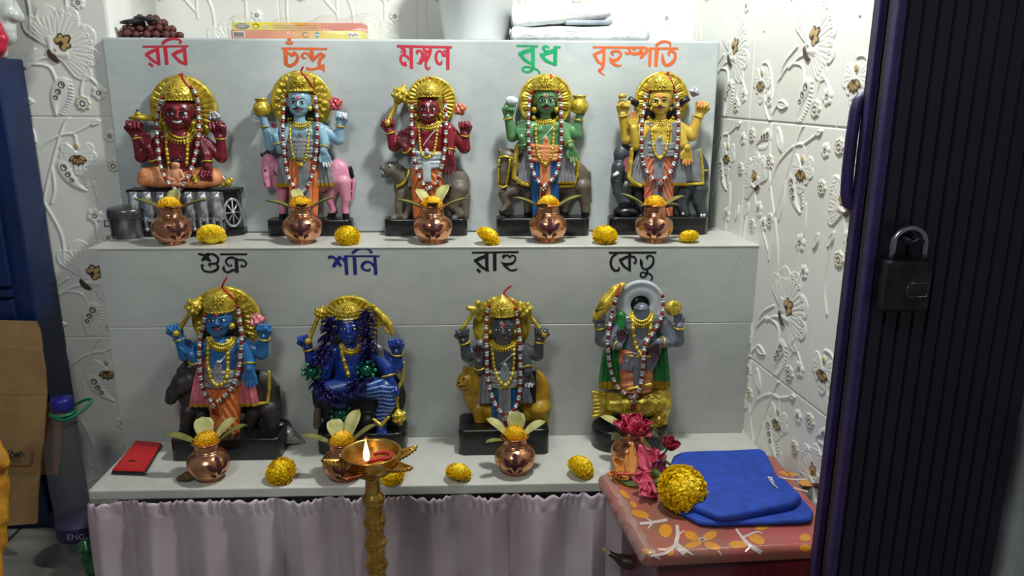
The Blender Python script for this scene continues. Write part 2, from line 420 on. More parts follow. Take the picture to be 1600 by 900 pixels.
                [(215, 225), (226, 260), (222, 300)], [(30, 150), (16, 190), (20, 250)], [(118, 200), (90, 232), (76, 250)], [(215, 185), (216, 215), (216, 232)], [(196, 388), (230, 404), (238, 410)]): seg(pts, S_, 2.6)
    butterfly(196, 126, .75, .92); droop(38, 62, .82); leaf(118, 28, -.1, 36, 15); paisley(176, 36, 1.0, .78); rosette(222, 24, 13); wflower(252, 42, 14); wflower(72, 36, 14)
    rosette(46, 236, 12, 8); wflower(66, 268, 15); wflower(90, 246, 13); rosette(112, 256, 12); paisley(182, 306, 2.0, .78); wflower(216, 238, 15)
    droop(200, 346, .82); leaf(120, 392, 2.0, 42, 16); butterfly(44, 318, 2.1, .66); paisley(60, 392, .2, .62); rosette(92, 352, 12); rosette(16, 392, 12); wflower(236, 196, 12)
    leaf(262, 250, 1.2, 30, 12); leaf(20, 260, 1.1, 30, 12); rosette(262, 330, 11); wflower(262, 384, 12); leaf(240, 408, .4, 20, 9)
    Hh *= 0.00085
    ed = np.minimum(np.minimum(X, 282 - X), np.minimum(Z, 418 - Z)); Hh[ed < 1.2] = -0.0014
    cols = np.array([lin(c) for c in ('#d9d9d2', '#3d2a20', '#b59a62', '#4a3a34', '#b9b08a')])[Pm]
    r = lambda A: A.reshape(A.shape[0] // SS, SS, A.shape[1] // SS, SS, *A.shape[2:]).mean((1, 3))
    return st, r(Hh), r(cols)
TST, THM, TPM = _tile_tables()
TILEM = mat('relief_tile', '#d9d9d2', 0.25, nscale=6); _n = TILEM.node_tree; _at = _n.nodes.new('ShaderNodeAttribute'); _at.attribute_name = 'glaze'
_mm = _n.nodes.new('ShaderNodeMix'); _mm.data_type = 'RGBA'; _mm.blend_type = 'MULTIPLY'; _mm.inputs[0].default_value = 1
_rr = [x for x in _n.nodes if x.type == 'VALTORGB'][0]; _rr.color_ramp.elements[0].color = (.93, .93, .92, 1); _rr.color_ramp.elements[1].color = (1, 1, 1, 1)
_n.links.new(_at.outputs['Color'], _mm.inputs[6]); _n.links.new(_rr.outputs[0], _mm.inputs[7]); _n.links.new(_mm.outputs[2], _n.nodes['Principled BSDF'].inputs['Base Color'])
def relief_wall(name, org, ux, nrm, s0, s1, z0, z1, sph, thick=0.05, step=0.0014):
    org, ux, nrm = V(org), V(ux).normalized(), V(nrm).normalized()
    S = np.arange(s0, s1 + step, step); Zs = np.arange(z0, z1 + step, step)
    ix = (np.floor(((S - sph) % TW) / TW * THM.shape[0]).astype(int)) % THM.shape[0]
    iz = (np.floor(((Zs - ZJ) % TH) / TH * THM.shape[1]).astype(int)) % THM.shape[1]
    Hs = THM[np.ix_(ix, iz)]; Ps = TPM[np.ix_(ix, iz)]
    o, u, n = np.array(org), np.array(ux), np.array(nrm)
    P = o + S[:, None, None] * u + Hs[..., None] * n; P[..., 2] += Zs[None, :]
    a, b = len(S), len(Zs); I = np.arange(a * b).reshape(a, b)
    F = np.stack([I[:-1, :-1], I[1:, :-1], I[1:, 1:], I[:-1, 1:]], -1).reshape(-1, 4)
    if np.cross(u, [0, 0, 1]) @ n < 0: F = F[:, ::-1]
    c = [o + u * s + n * d + np.array([0, 0, z]) for s in (s0, s1) for d in (-0.002, -thick) for z in (z0, z1)]
    q = np.array([(0, 1, 3, 2), (4, 6, 7, 5), (0, 4, 5, 1), (2, 3, 7, 6), (0, 2, 6, 4), (1, 5, 7, 3)]) + a * b
    Vv = np.concatenate([P.reshape(-1, 3), np.array(c)]); F = np.concatenate([F, q])
    ob = mesh_obj(name, Vv, F, TILEM, None); ca = ob.data.color_attributes.new('glaze', 'FLOAT_COLOR', 'POINT'); cc = np.ones((len(Vv), 4), np.float32); cc[:a * b, :3] = Ps.reshape(-1, 3); cc[a * b:, :3] = lin('#d9d9d2'); ca.data.foreach_set('color', cc.ravel()); ob['kind'] = 'structure'
    return ob
# right wall: leaves the niche towards the viewer; s runs along it from the back corner
WRO = V((0.446, 1.68, 0)); WRU = V((0.100, -1, 0)).normalized()
def wr_s(u, v):
    r = ray(u, v); n = V((-WRU.y, WRU.x, 0)); t = (WRO - CAM).dot(n) / r.dot(n); return (CAM + r * t - WRO).dot(WRU)
relief_wall('wall_right', WRO, WRU, (-1, -0.100, 0), -0.02, 0.92, 0.0, 1.16, wr_s(1171, 190))
relief_wall('wall_back', (-0.70, 1.68, 0), (1, 0, 0), (0, -1, 0), -0.03, 1.20, 0.86, 1.16, 0.288)
relief_wall('wall_left', (-1.155, 1.452, 0), (1, 0, 0), (0, -1, 0), 0.08, 0.50, 0.0, 1.16, 0.50, thick=0.20)
relief_wall('wall_niche', (-0.655, 1.452, 0), (-0.17, 1, 0), (1, 0.17, 0), 0.012, 0.236, 0.90, 1.16, 0.0, thick=0.03)
def struct(o): o['kind'] = 'structure'; return o
PLASTER = mat('grey_plaster', '#c4c7cb', 0.8, col2='#8a8d92', nscale=14, bump=0.3, bscale=60)
struct(MB().box((0.665, 0.42, 0.6), (0.05, 0.62, 0.6)).build('wall_side', PLASTER))
fm = mat('floor_marble', '#8f8d86', 0.3, col2='#6d6b66', nscale=7)
_nt = fm.node_tree; _b = _nt.nodes['Principled BSDF']
_br = _nt.nodes.new('ShaderNodeTexBrick'); _br.inputs['Scale'].default_value = 1.0; _br.inputs['Brick Width'].default_value = .3; _br.inputs['Row Height'].default_value = .3
_br.inputs['Mortar Size'].default_value = .004; _br.offset = 0; _br.inputs['Color1'].default_value = (1, 1, 1, 1); _br.inputs['Color2'].default_value = (.92, .92, .92, 1); _br.inputs['Mortar'].default_value = (.25, .22, .2, 1)
_tc = [x for x in _nt.nodes if x.type == 'TEX_COORD'][0]; _nt.links.new(_tc.outputs['Object'], _br.inputs['Vector'])
_mx = _nt.nodes.new('ShaderNodeMix'); _mx.data_type = 'RGBA'; _mx.blend_type = 'MULTIPLY'; _mx.inputs[0].default_value = 1
_rp = [x for x in _nt.nodes if x.type == 'VALTORGB'][0]; _nt.links.new(_rp.outputs[0], _mx.inputs[6]); _nt.links.new(_br.outputs[0], _mx.inputs[7]); _nt.links.new(_mx.outputs[2], _b.inputs['Base Color'])
struct(MB().box((0, 0.75, -0.02), (1.5, 1.25, 0.02)).build('floor', fm))

# ================================================================== STEPPED ALTAR
Y1, Y2, Y3, ZU, ZL, ZT = 1.44, 1.30, 1.122, 0.568, 0.213, 0.917
MUP = marble('marble_panel', '#bfc6c4', '#9aa2a2'); MLOW = marble('marble_panel_low', '#b3b6b0', '#969a97', 4); MTOP = marble('marble_shelf', '#c9c9c0', '#aeaea5', 6)
altar = empty('stepped_altar', (-0.08, 1.4, 0), 'two-tier pale grey marble altar with painted words, carrying the nine statues', 'altar')
OFA = (-0.08, 1.4, 0)
upan = MB().box((-0.116, 1.56, 0.742), (0.549, 0.12, 0.174), bev=0.004).build('upper_panel', MUP, altar, OFA)
MB().box((-0.09, 1.3695, ZU - 0.0016), (0.575, 0.0705, 0.0016), bev=0.001).build('upper_step', MTOP, altar, OFA)
lp = MB(); lp.box((-0.0825, 1.40, 0.3155), (0.5675, 0.10, 0.1105), bev=0.0012); lp.box((-0.0825, 1.40, 0.4962), (0.5675, 0.10, 0.0684), bev=0.0008)
lp.box((-0.0825, 1.40, 0.427), (0.567, 0.0992, 0.006), 1)
lpan = lp.build('lower_panel', [MLOW, mat('grout', '#c4c4bc', 0.8)], altar, OFA)
MB().box((-0.062, 1.211, ZL - 0.009), (0.564, 0.089, 0.009), bev=0.003).build('lower_step', MTOP, altar, OFA)
MB().box((-0.06, 1.42, 0.094), (0.545, 0.25, 0.094)).build('support_block', PLASTER, altar, OFA)

def letters(name, panel, y, u0, v0, k, strokes, m, label):
    mb = MB()
    for j, st in enumerate(strokes):
        q = smooth_path(st, 5) if len(st) > 2 else [tuple(p) for p in st]
        rows = []
        for i, (x, yy, wd) in enumerate(q):
            a = q[max(i - 1, 0)]; b = q[min(i + 1, len(q) - 1)]; dx, dy = b[0] - a[0], b[1] - a[1]; L = math.hypot(dx, dy) or 1
            nx, ny = -dy / L * wd / 2, dx / L * wd / 2
            rows.append([at(u0 + (x + s * nx) * k, v0 + (yy + s * ny) * k, y - 0.0004 - 0.00001 * j) for s in (1, -1)])
        mb.grid(rows, 0)
        for r in (0, -1):
            if len(st) > 2 and st[r][2] > 20:                # soft brush ends
                x, yy, wd = st[r]; c = [at(u0 + (x + math.cos(t) * wd / 2) * k, v0 + (yy + math.sin(t) * wd / 2) * k, y - 0.00043 - 0.00001 * j) for t in [i * PI / 6 for i in range(12)]]
                mb.add(c[::-1], [tuple(range(12))], 0)
    o = mb.build(name, m, panel, OFA); o['label'] = label
    return o
PR = mat('paint_crimson', '#c2263c', 0.5); PO = mat('paint_orange', '#d8632c', 0.5); PG = mat('paint_green', '#00985c', 0.5); PK = mat('paint_black', '#111214', 0.45); PBL = mat('paint_navy', '#1b2272', 0.45)
W = 'painted_word'
letters(W, upan, Y1, 215, 60, .05625, [[(140, 230, 60), (1415, 215, 52)], [(510, 310, 90), (330, 395, 105), (250, 460, 90)], [(235, 435, 70), (420, 610, 80), (610, 720, 55)], [(545, 240, 105), (595, 745, 92)],
    [(310, 685, 72), (430, 775, 72)], [(765, 240, 105), (815, 735, 100)], [(710, 125, 100), (800, 55, 95), (930, 15, 70), (1050, 5, 62), (1150, 35, 60), (1205, 90, 62), (1180, 130, 60)],
    [(1295, 240, 105), (1342, 740, 95)], [(1250, 325, 95), (1080, 390, 105), (1000, 455, 90)], [(975, 430, 70), (1150, 620, 85), (1345, 725, 58)]], PR, 'crimson painted word above the leftmost statue')
letters(W, upan, Y1, 430, 50, .07779, [[(245, 155, 58), (320, 155, 58)], [(218, 200, 25), (238, 222, 50), (285, 228, 55), (340, 222, 50), (355, 195, 22)], [(130, 330, 50), (1045, 340, 42)], [(203, 330, 85), (220, 640, 75)],
    [(200, 630, 60), (290, 680, 68), (400, 625, 75), (450, 540, 65), (435, 460, 55), (380, 405, 50)], [(255, 400, 30), (310, 452, 70), (370, 450, 75), (405, 425, 60)], [(620, 525, 25), (570, 525, 42), (540, 475, 58), (580, 425, 48), (640, 432, 45), (710, 500, 60), (760, 575, 50)],
    [(733, 340, 76), (738, 500, 85), (765, 570, 50)], [(765, 560, 60), (840, 490, 70), (920, 435, 55), (985, 490, 45)], [(985, 475, 60), (900, 560, 70), (885, 680, 55), (930, 720, 60)], [(950, 650, 80), (985, 800, 30)], [(640, 725, 55), (730, 752, 55), (860, 722, 50), (950, 720, 80)]], PO, 'orange painted word above the pale blue statue')
letters(W, upan, Y1, 615, 60, .06667, [[(80, 180, 60), (1370, 210, 58)], [(190, 200, 85), (255, 290, 80), (250, 360, 60), (180, 420, 70), (165, 510, 62), (215, 595, 72), (280, 620, 75)], [(205, 585, 30), (300, 550, 40)], [(250, 380, 70), (330, 440, 60), (400, 520, 45)], [(150, 330, 20), (240, 290, 45)],
    [(410, 210, 80), (420, 710, 78)], [(565, 370, 30), (550, 315, 70), (600, 285, 58), (660, 320, 60), (690, 420, 90), (650, 520, 100), (620, 590, 50), (540, 560, 15)], [(700, 210, 50), (720, 270, 60), (780, 320, 85), (850, 285, 70), (865, 220, 60)],
    [(870, 270, 60), (860, 350, 60), (800, 470, 75), (760, 570, 58), (760, 660, 60), (800, 718, 55), (848, 695, 38), (850, 650, 15)], [(690, 400, 60), (790, 400, 110)], [(730, 360, 60), (735, 540, 60)], [(1230, 385, 60), (1170, 390, 78), (1125, 320, 50), (1060, 295, 55), (1005, 365, 68), (995, 480, 62), (1045, 585, 65), (1110, 590, 65), (1130, 520, 22)],
    [(1130, 345, 25), (1190, 295, 48), (1230, 320, 40)], [(1272, 230, 85), (1272, 730, 76)]], PR, 'crimson painted word above the maroon standing statue')
letters(W, upan, Y1, 800, 60, .06667, [[(105, 172, 48), (615, 185, 48)], [(490, 190, 95), (490, 700, 90)], [(460, 272, 95), (310, 310, 100), (190, 372, 95)], [(175, 345, 60), (300, 500, 80), (470, 605, 52)],
    [(450, 690, 45), (360, 665, 50), (265, 690, 58), (255, 745, 62), (330, 788, 50), (430, 770, 60), (500, 710, 60), (580, 730, 50), (640, 790, 48), (640, 835, 42)], [(980, 205, 58), (1140, 205, 46)], [(1020, 200, 95), (1008, 640, 88)], [(860, 215, 45), (800, 182, 58), (735, 220, 75), (790, 300, 60), (880, 298, 58), (985, 265, 58)],
    [(985, 318, 68), (830, 350, 70), (700, 395, 95)], [(685, 372, 70), (800, 520, 80), (1010, 615, 48)]], PG, 'green painted word above the green statue')
letters(W, upan, Y1, 915, 55, .09375, [[(120, 200, 35), (900, 210, 38)], [(1055, 222, 38), (1550, 222, 40)], [(312, 210, 50), (290, 520, 52), (225, 590, 42), (320, 670, 12)], [(290, 258, 52), (200, 295, 50), (145, 335, 48)], [(142, 320, 45), (210, 440, 45), (295, 495, 38)],
    [(465, 335, 22), (430, 292, 42), (480, 265, 45), (560, 272, 42), (590, 330, 42), (540, 395, 55), (460, 418, 50), (390, 365, 15)], [(405, 400, 30), (450, 465, 50), (540, 512, 42), (605, 495, 12)], [(660, 265, 20), (680, 308, 36), (740, 285, 42), (715, 225, 40)], [(740, 280, 45), (800, 310, 50), (880, 300, 58), (930, 285, 55), (915, 215, 50)],
    [(915, 210, 45), (990, 208, 42), (1030, 250, 48), (970, 320, 52), (920, 372, 45)], [(930, 290, 45), (960, 285, 35)], [(780, 235, 30), (840, 240, 30)], [(1080, 205, 50), (1065, 520, 50)], [(1188, 225, 72), (1170, 522, 55)], [(1180, 168, 48), (1260, 112, 48), (1340, 105, 40), (1408, 130, 40), (1412, 172, 32)],
    [(1282, 315, 25), (1290, 420, 60), (1340, 500, 48), (1430, 470, 60), (1490, 385, 50), (1490, 300, 45), (1430, 265, 40), (1385, 292, 48), (1398, 340, 22)]], PO, 'orange painted word above the yellow statue')
letters(W, lpan, Y2, 305, 385, .05625, [[(85, 205, 35), (150, 220, 72), (245, 240, 60)], [(290, 210, 40), (390, 215, 80), (300, 275, 105), (215, 370, 95)], [(280, 265, 80), (350, 350, 110), (420, 400, 55)], [(390, 205, 40), (520, 228, 68), (630, 315, 68), (640, 400, 60), (590, 470, 70), (500, 482, 60), (380, 490, 55), (430, 555, 35)],
    [(605, 505, 60), (640, 590, 68), (560, 670, 80), (420, 710, 58), (260, 680, 58), (192, 590, 58), (182, 500, 38)], [(185, 500, 40), (250, 545, 35)], [(690, 218, 55), (1445, 218, 55)], [(1015, 540, 35), (930, 530, 48), (860, 450, 58), (870, 370, 58), (960, 312, 68), (1080, 322, 68), (1160, 390, 55)], [(1010, 475, 8), (1005, 540, 50)],
    [(1140, 320, 95), (1160, 730, 105)], [(1190, 380, 50), (1300, 372, 50), (1410, 440, 50), (1400, 535, 50), (1310, 560, 48), (1245, 540, 18)], [(1290, 485, 15), (1300, 550, 60)], [(800, 550, 38), (788, 610, 78), (830, 690, 58), (920, 718, 58), (1000, 680, 78), (1060, 650, 58), (1120, 680, 58)]], PK, 'black painted word above the bright blue statue')
letters(W, lpan, Y2, 510, 382, .06, [[(690, 215, 75), (780, 142, 75), (880, 107, 58), (1020, 107, 50), (1130, 150, 50), (1178, 205, 55), (1115, 213, 12)], [(450, 305, 45), (1380, 305, 45)], [(78, 330, 85), (160, 322, 68), (240, 375, 62)], [(200, 550, 100), (300, 400, 120), (345, 325, 70)], [(250, 400, 80), (385, 565, 85)], [(330, 310, 40), (420, 375, 60), (490, 455, 55)],
    [(500, 310, 95), (532, 790, 90)], [(727, 310, 95), (757, 790, 92)], [(1260, 310, 85), (1285, 790, 92)], [(1235, 560, 55), (1150, 472, 60), (1050, 452, 68), (960, 500, 88), (930, 580, 78), (980, 650, 58), (1070, 675, 58), (1135, 660, 52), (1110, 605, 12)]], PBL, 'navy painted word above the dark blue seated statue')
letters(W, lpan, Y2, 730, 382, .05625, [[(130, 228, 50), (1425, 210, 58)], [(540, 230, 100), (552, 745, 92)], [(500, 332, 95), (340, 390, 100), (235, 458, 90)], [(215, 430, 70), (400, 620, 80), (595, 728, 48)], [(270, 680, 72), (370, 770, 72)], [(765, 240, 100), (767, 735, 98)],
    [(1030, 400, 15), (1000, 332, 80), (1080, 302, 58), (1150, 312, 50), (1190, 358, 48), (1230, 305, 48), (1320, 325, 48), (1340, 420, 50), (1260, 515, 70), (1130, 548, 80), (1000, 522, 48), (925, 465, 12)], [(1000, 530, 60), (1080, 622, 70), (1200, 712, 52), (1330, 710, 58), (1400, 660, 8)]], PK, 'black painted word above the dark grey statue with the lion')
letters(W, lpan, Y2, 943, 385, .06224, [[(130, 160, 55), (1330, 155, 52)], [(320, 185, 68), (220, 270, 60), (182, 390, 64), (202, 510, 64), (260, 590, 64), (330, 610, 62), (395, 570, 55), (365, 495, 8)], [(655, 180, 75), (655, 625, 68)], [(640, 252, 70), (520, 292, 75), (425, 352, 76)], [(415, 332, 60), (500, 480, 65), (675, 612, 46)], [(690, 252, 58), (780, 272, 55), (815, 350, 50), (790, 425, 50), (742, 388, 15)],
    [(922, 300, 15), (950, 400, 80), (960, 490, 60), (1020, 570, 48), (1130, 550, 58), (1220, 470, 65), (1255, 370, 58), (1240, 270, 50), (1160, 232, 48), (1092, 270, 62), (1110, 330, 22)], [(1090, 570, 50), (1100, 650, 58), (1060, 730, 58), (990, 778, 48), (935, 738, 48), (945, 670, 48), (1020, 652, 40), (1080, 680, 48), (1160, 690, 48), (1220, 760, 44), (1210, 830, 44), (1185, 845, 25)]], PK, 'black painted word above the headless statue')
# ================================================================== STATUES
from mathutils.bvhtree import BVHTree
SNUM = {}
class Statue:
    def __init__(s, key, x0, y0, k, zsh, base, yback, label, name='deity_statue'):
        s.x0, s.y0, s.k = x0, y0, k; xl, xr, yt, yb = base
        v = y0 + yb * k; u = x0 + (xl + xr) / 2 * k
        yf = atz(u, v, zsh).y; s.ym = (yf + yback) / 2; s.hd = (yback - yf) / 2
        c = at(u, v, s.ym); s.o = V((c.x, s.ym, zsh)); s.label = label
        dep = -(RC.transposed() @ (V((c.x, s.ym, zsh + .12)) - CAM)).z
        s.s = k * dep / FPX; s.hp = s.hd / s.s
        s.root = empty(name, s.o, label, 'statue', 'painted deity statues on the altar'); s.bvh = []; s.doff = 0; SNUM[key] = s
    def P(s, x, y, d=0): return at(s.x0 + x * s.k, s.y0 + y * s.k, s.ym - (d + s.doff) * s.s) - s.o
    def ch(s, sc, pts, k=3, op='u'): sc.chain([s.P(*p[:3]) for p in pts], [p[3] * s.s for p in pts], k * s.s, op)
    def el(s, sc, p, r, k=3, rot=0, op='u', mat3=None):
        R = Matrix.Rotation(-math.radians(rot), 3, 'Y') if mat3 is None else mat3
        sc.ell(s.P(*p), [r[0] * s.s, r[2] * s.s, r[1] * s.s], R, k * s.s, op)
    def add(s, sc, name, mats, zones=(), par=None, reg=True):
        o = sc.build(name, mats, par or s.root, zones)
        if reg: s.reg(o)
        return o
    def reg(s, o):
        me = o.data; s.bvh.append(BVHTree.FromPolygons([v.co for v in me.vertices], [tuple(p.vertices) for p in me.polygons]))
    def hit(s, x, y, maxd=None):
        r = ray(s.x0 + x * s.k, s.y0 + y * s.k).normalized(); org = CAM - s.o; best = None
        for b in s.bvh:
            h = b.ray_cast(org, r)
            if h[0] is not None and (best is None or h[3] < best): best = h[3]
        return best, org, r
    def surf(s, x, y, off=0.0, dflt=0):
        b, org, r = s.hit(x, y)
        if b is None: return s.P(x, y, dflt - s.doff)
        return org + r * (b - off * s.s)
    def dsurf(s, x, y):
        b, org, r = s.hit(x, y)
        return None if b is None else (-(org + r * b).y) / s.s
    # ---- pieces
    def base(s, xl, xr, yt, yb, rnd=0.3):
        sc = MB(); s.doff = 0; zt = s.P((xl + xr) / 2, yt, s.hp).z; xa, xb = s.P(xl, yb, s.hp).x, s.P(xr, yb, s.hp).x; n = 20; hd = s.hd
        r = min(hd * 0.98, (xb - xa) / 2) * rnd * 2
        r = min(r, hd * .98); out = []
        for cx, cy, a0 in ((xb - r, hd - r, 0), (xa + r, hd - r, PI / 2), (xa + r, -hd + r, PI), (xb - r, -hd + r, 1.5 * PI)):
            for i in range(9): t = a0 + i / 8 * PI / 2; out.append((cx + r * math.cos(t), cy + r * math.sin(t)))
        rows = [[V((x * a, y * a2, z)) for x, y in out] for a, a2, z in ((.97, .97, 0), (1, 1, .002), (1, 1, zt - .003), (.99, .985, zt - .0008), (.96, .95, zt))]
        sc.grid([list(r_) for r_ in rows], 0, True); sc.add(rows[-1], [tuple(range(len(out)))]); sc.add(rows[0], [tuple(range(len(out)))[::-1]])
        o = sc.build('base', BLACK, s.root); s.reg(o); s.zt = zt; return o
    def hand(s, sc, p, ang, L, typ='open', ts=1, n=(0, -1, 0)):
        W = s.P(*p); L = L * s.s * (1.42 if typ != 'open' else 1.06); a = math.radians(ang); D = V((math.cos(a), 0, math.sin(a))); N = V(n).normalized(); Sd = D.cross(N).normalized(); q = s.s
        for i in range(4):
            o = (i - 1.5) * ts
            off = Sd * (o * .135 * L); kn = W + D * (.46 * L) + off
            sc.cap(W + D * (.04 * L) + off * .45, kn, .12 * L, .095 * L, 2.5 * q)
            ln = (.40, .48, .45, .34)[i] * L; fan = D + Sd * (o * .07)
            if typ == 'open': a1 = kn + fan * ln * .5 + N * .02 * L; a2 = a1 + fan * ln * .5 + N * .05 * L; pts = [kn, a1, a2]
            elif typ == 'fist': a1 = kn + D * .10 * L + N * .17 * L; a2 = a1 + N * .06 * L - D * .20 * L; a3 = a2 - D * .1 * L - N * .1 * L; pts = [kn, a1, a2, a3]
            else: a1 = kn + D * ln * .42 + N * .12 * L; a2 = a1 + D * ln * .12 + N * .2 * L; pts = [kn, a1, a2]
            rr = [.078 * L, .072 * L, .062 * L, .055 * L][:len(pts)]
            sc.chain(pts, rr, .35 * q)
        t0 = W + D * .14 * L - Sd * ts * .16 * L; 
        if typ == 'open': t1 = W + D * .36 * L - Sd * ts * .34 * L + N * .06 * L; t2 = t1 + D * .2 * L + N * .05 * L
        else: t1 = W + D * .34 * L - Sd * ts * .28 * L + N * .16 * L; t2 = t1 + D * .12 * L + Sd * ts * .16 * L + N * .1 * L
        sc.chain([t0, t1, t2], [.11 * L, .085 * L, .06 * L], 1.2 * q)
    def arm(s, sc, pts, hand=None): 
        s.ch(sc, pts, 3)
        if hand: s.hand(sc, pts[-1][:3], *hand)
    def bangle(s, a, b, t, r, name='bangle', par=None, m=None, w=3.4):
        A, B = s.P(*a[:3]), s.P(*b[:3]); c = A.lerp(B, t); d = (B - A).normalized(); x, y = frame(d); r *= s.s
        o = MB().tube([c + (x * math.cos(i * PI / 12) + y * math.sin(i * PI / 12)) * r for i in range(24)], w * s.s, 8, closed=True).build(name, m or GOLD, par or s.root); return o
    def torso(s, sc, cx, ysh, xl, xr, yw, hw, d=0, hip=True):
        h = yw - ysh; w = xr - xl
        prof = [(ysh + 2, w * .22), (ysh + .10 * h, w * .36), (ysh + .32 * h, w * .385), (ysh + .55 * h, hw * 1.03), (ysh + .75 * h, hw * .97), (yw, hw * 1.02), (yw + (.22 * h if hip else .1 * h), hw * 1.0)]
        A = [s.P(cx, y, d) for y, _ in prof][::-1]; zs = [p.z for p in A]; ws = [r * s.s for _, r in prof][::-1]; xs = [p.x for p in A]; yc = A[0].y; u_ = s.s
        def f(X, Y, Z):
            W = np.interp(Z, zs, ws); D = np.minimum(W * .62, 31 * u_); x = X - np.interp(Z, zs, xs)
            bel = 3 * u_ * np.exp(-((Z - zs[2]) / (.16 * h * u_)) ** 2 - (x / (.6 * hw * u_)) ** 2)
            return np.maximum((np.sqrt((x / W) ** 2 + ((Y - yc) / D) ** 2) - 1) * D - bel, np.maximum(zs[0] - Z, Z - zs[-1]))
        m = max(ws); sc.fn(f, (min(xs) - m, yc - 34 * u_, zs[0]), (max(xs) + m, yc + 34 * u_, zs[-1]), 4 * u_)
        s.ch(sc, [(xl + 20, ysh + 16, d - 2, 21), (cx, ysh + 12, d, 22), (xr - 20, ysh + 16, d - 2, 21)], 6)
        for q in (-1, 1): s.el(sc, (cx + q * w * .15, ysh + .32 * h, d + 17), (w * .165, .15 * h, 15), 7)
        s.ch(sc, [(cx, ysh + .50 * h, d + 29, 2.2), (cx, ysh + .82 * h, d + 27, 1.6)], 2, 's'); s.ch(sc, [(cx, ysh + .86 * h, d + 29, 3)] * 2, 2, 's')
        if hip: s.el(sc, (cx, yw + .12 * h, d), (hw * 1.05, .26 * h, 28), 10)
    def head(s, sc, cx, cy, hw, hh, turn=0, d=6, ny=None, ears=True):
        s.hd_ = (cx, cy, hw, hh, turn, d)
        if ny: s.ch(sc, [(cx, cy + hh * .6, d - 4, hw * .46), (cx, ny, d - 6, hw * .55)], 5)
        s.el(sc, (cx, cy - hh * .22, d), (hw, hh * .82, hw * .98), 3); s.el(sc, (cx + turn * .4, cy + hh * .36, d + 2), (hw * .84, hh * .60, hw * .86), 6)
        t = turn
        s.el(sc, (cx + t, cy + hh * .80, d + hw * .45), (hw * .30, hh * .17, hw * .30), 5)               # chin
        for q in (-1, 1):
            s.el(sc, (cx + t + q * hw * .46, cy + hh * .28, d + hw * .56), (hw * .30, hh * .22, hw * .26), 5)   # cheeks
            s.el(sc, (cx + t + q * hw * .40, cy - hh * .02, d + hw * .98), (hw * .25, hh * .10, hw * .16), 3, op='s')   # sockets
            s.ch(sc, [(cx + t + q * hw * .14, cy - hh * .14, d + hw * .90, hw * .09), (cx + t + q * hw * .58, cy - hh * .20, d + hw * .74, hw * .09)], 3)
            if ears: s.el(sc, (cx + q * hw * .98, cy + hh * .08, d - 2), (hw * .13, hh * .25, hw * .2), 2)
        s.ch(sc, [(cx + t, cy - hh * .12, d + hw * .95, hw * .09), (cx + t * 1.1, cy + hh * .22, d + hw * 1.13, hw * .13)], 3)
        for q in (-1, 1): s.el(sc, (cx + t + q * hw * .13, cy + hh * .25, d + hw * 1.02), (hw * .11, hh * .08, hw * .1), 2)
        s.ch(sc, [(cx + t - hw * .2, cy + hh * .50, d + hw * .86, hw * .07), (cx + t + hw * .2, cy + hh * .50, d + hw * .86, hw * .07)], 2)
        s.ch(sc, [(cx + t - hw * .17, cy + hh * .60, d + hw * .86, hw * .075), (cx + t + hw * .17, cy + hh * .60, d + hw * .86, hw * .075)], 2)
    def face(s, lip=LIP, must=None, brow=EYEB, tilak=None, eyes=True, smile=0):
        cx, cy, hw, hh, t, d = s.hd_
        for q in (-1, 1):
            ex, ey = cx + t + q * hw * .41, cy - hh * .01
            if eyes:
                mb = MB().ball((0, 0, 0), (hw * .225 * s.s, hw * .08 * s.s, hw * .10 * s.s), 14)
                p = s.surf(ex, ey, 1.0); e = mb.build('eye', EYEW, s.root); e.location = p
                c = MB().ball((0, 0, 0), (hw * .10 * s.s, hw * .05 * s.s, hw * .105 * s.s), 12).build('pupil', EYEB, e); c.location = V((-.02 * hw * s.s, -hw * .065 * s.s, .01 * hw * s.s))
                pts = [s.surf(ex + a * hw * .25, ey - hw * (.13 - .10 * abs(a) ** 2), 2.2) for a in (-1, -.5, 0, .5, 1)]
                MB().tube(pts, hw * .028 * s.s, 6, smooth=3).build('eyelid', brow, e, p)
            pts = [s.surf(cx + t + q * hw * a, cy - hh * b, .8) for a, b in ((.14, .22), (.36, .32), (.58, .28), (.68, .2))]
            MB().tube(pts, [hw * .03 * s.s, hw * .045 * s.s, hw * .035 * s.s, hw * .015 * s.s], 6, smooth=3).build('eyebrow', brow, s.root)
        pts = [s.surf(cx + t + a * hw * .3, cy + hh * (.53 - smile * a * a), 0.6) for a in (-1, -.5, 0, .5, 1)]
        MB().tube(pts, [hw * v * s.s for v in (.02, .07, .085, .07, .02)], 8, smooth=3).build('lips', lip, s.root)
        if must:
            for q in (-1, 1):
                pts = [s.surf(cx + t + q * hw * a, cy + hh * b, 1) for a, b in ((.04, .40), (.22, .42), (.42, .44), (.52, .37))]
                MB().tube(pts, [hw * v * s.s for v in (.05, .07, .05, .015)], 6, smooth=3).build('moustache', must, s.root)
        if tilak:
            mb = MB()
            for a in (-.1, .1): mb.tube([s.surf(cx + t + a * hw, cy - hh * .5, .5), s.surf(cx + t + a * hw * .7, cy - hh * .2, .5)], hw * .035 * s.s, 6)
            mb.tube([s.surf(cx + t, cy - hh * .45, .6), s.surf(cx + t, cy - hh * .1, .6)], hw * .03 * s.s, 6)
            mb.build('forehead_mark', tilak, s.root)
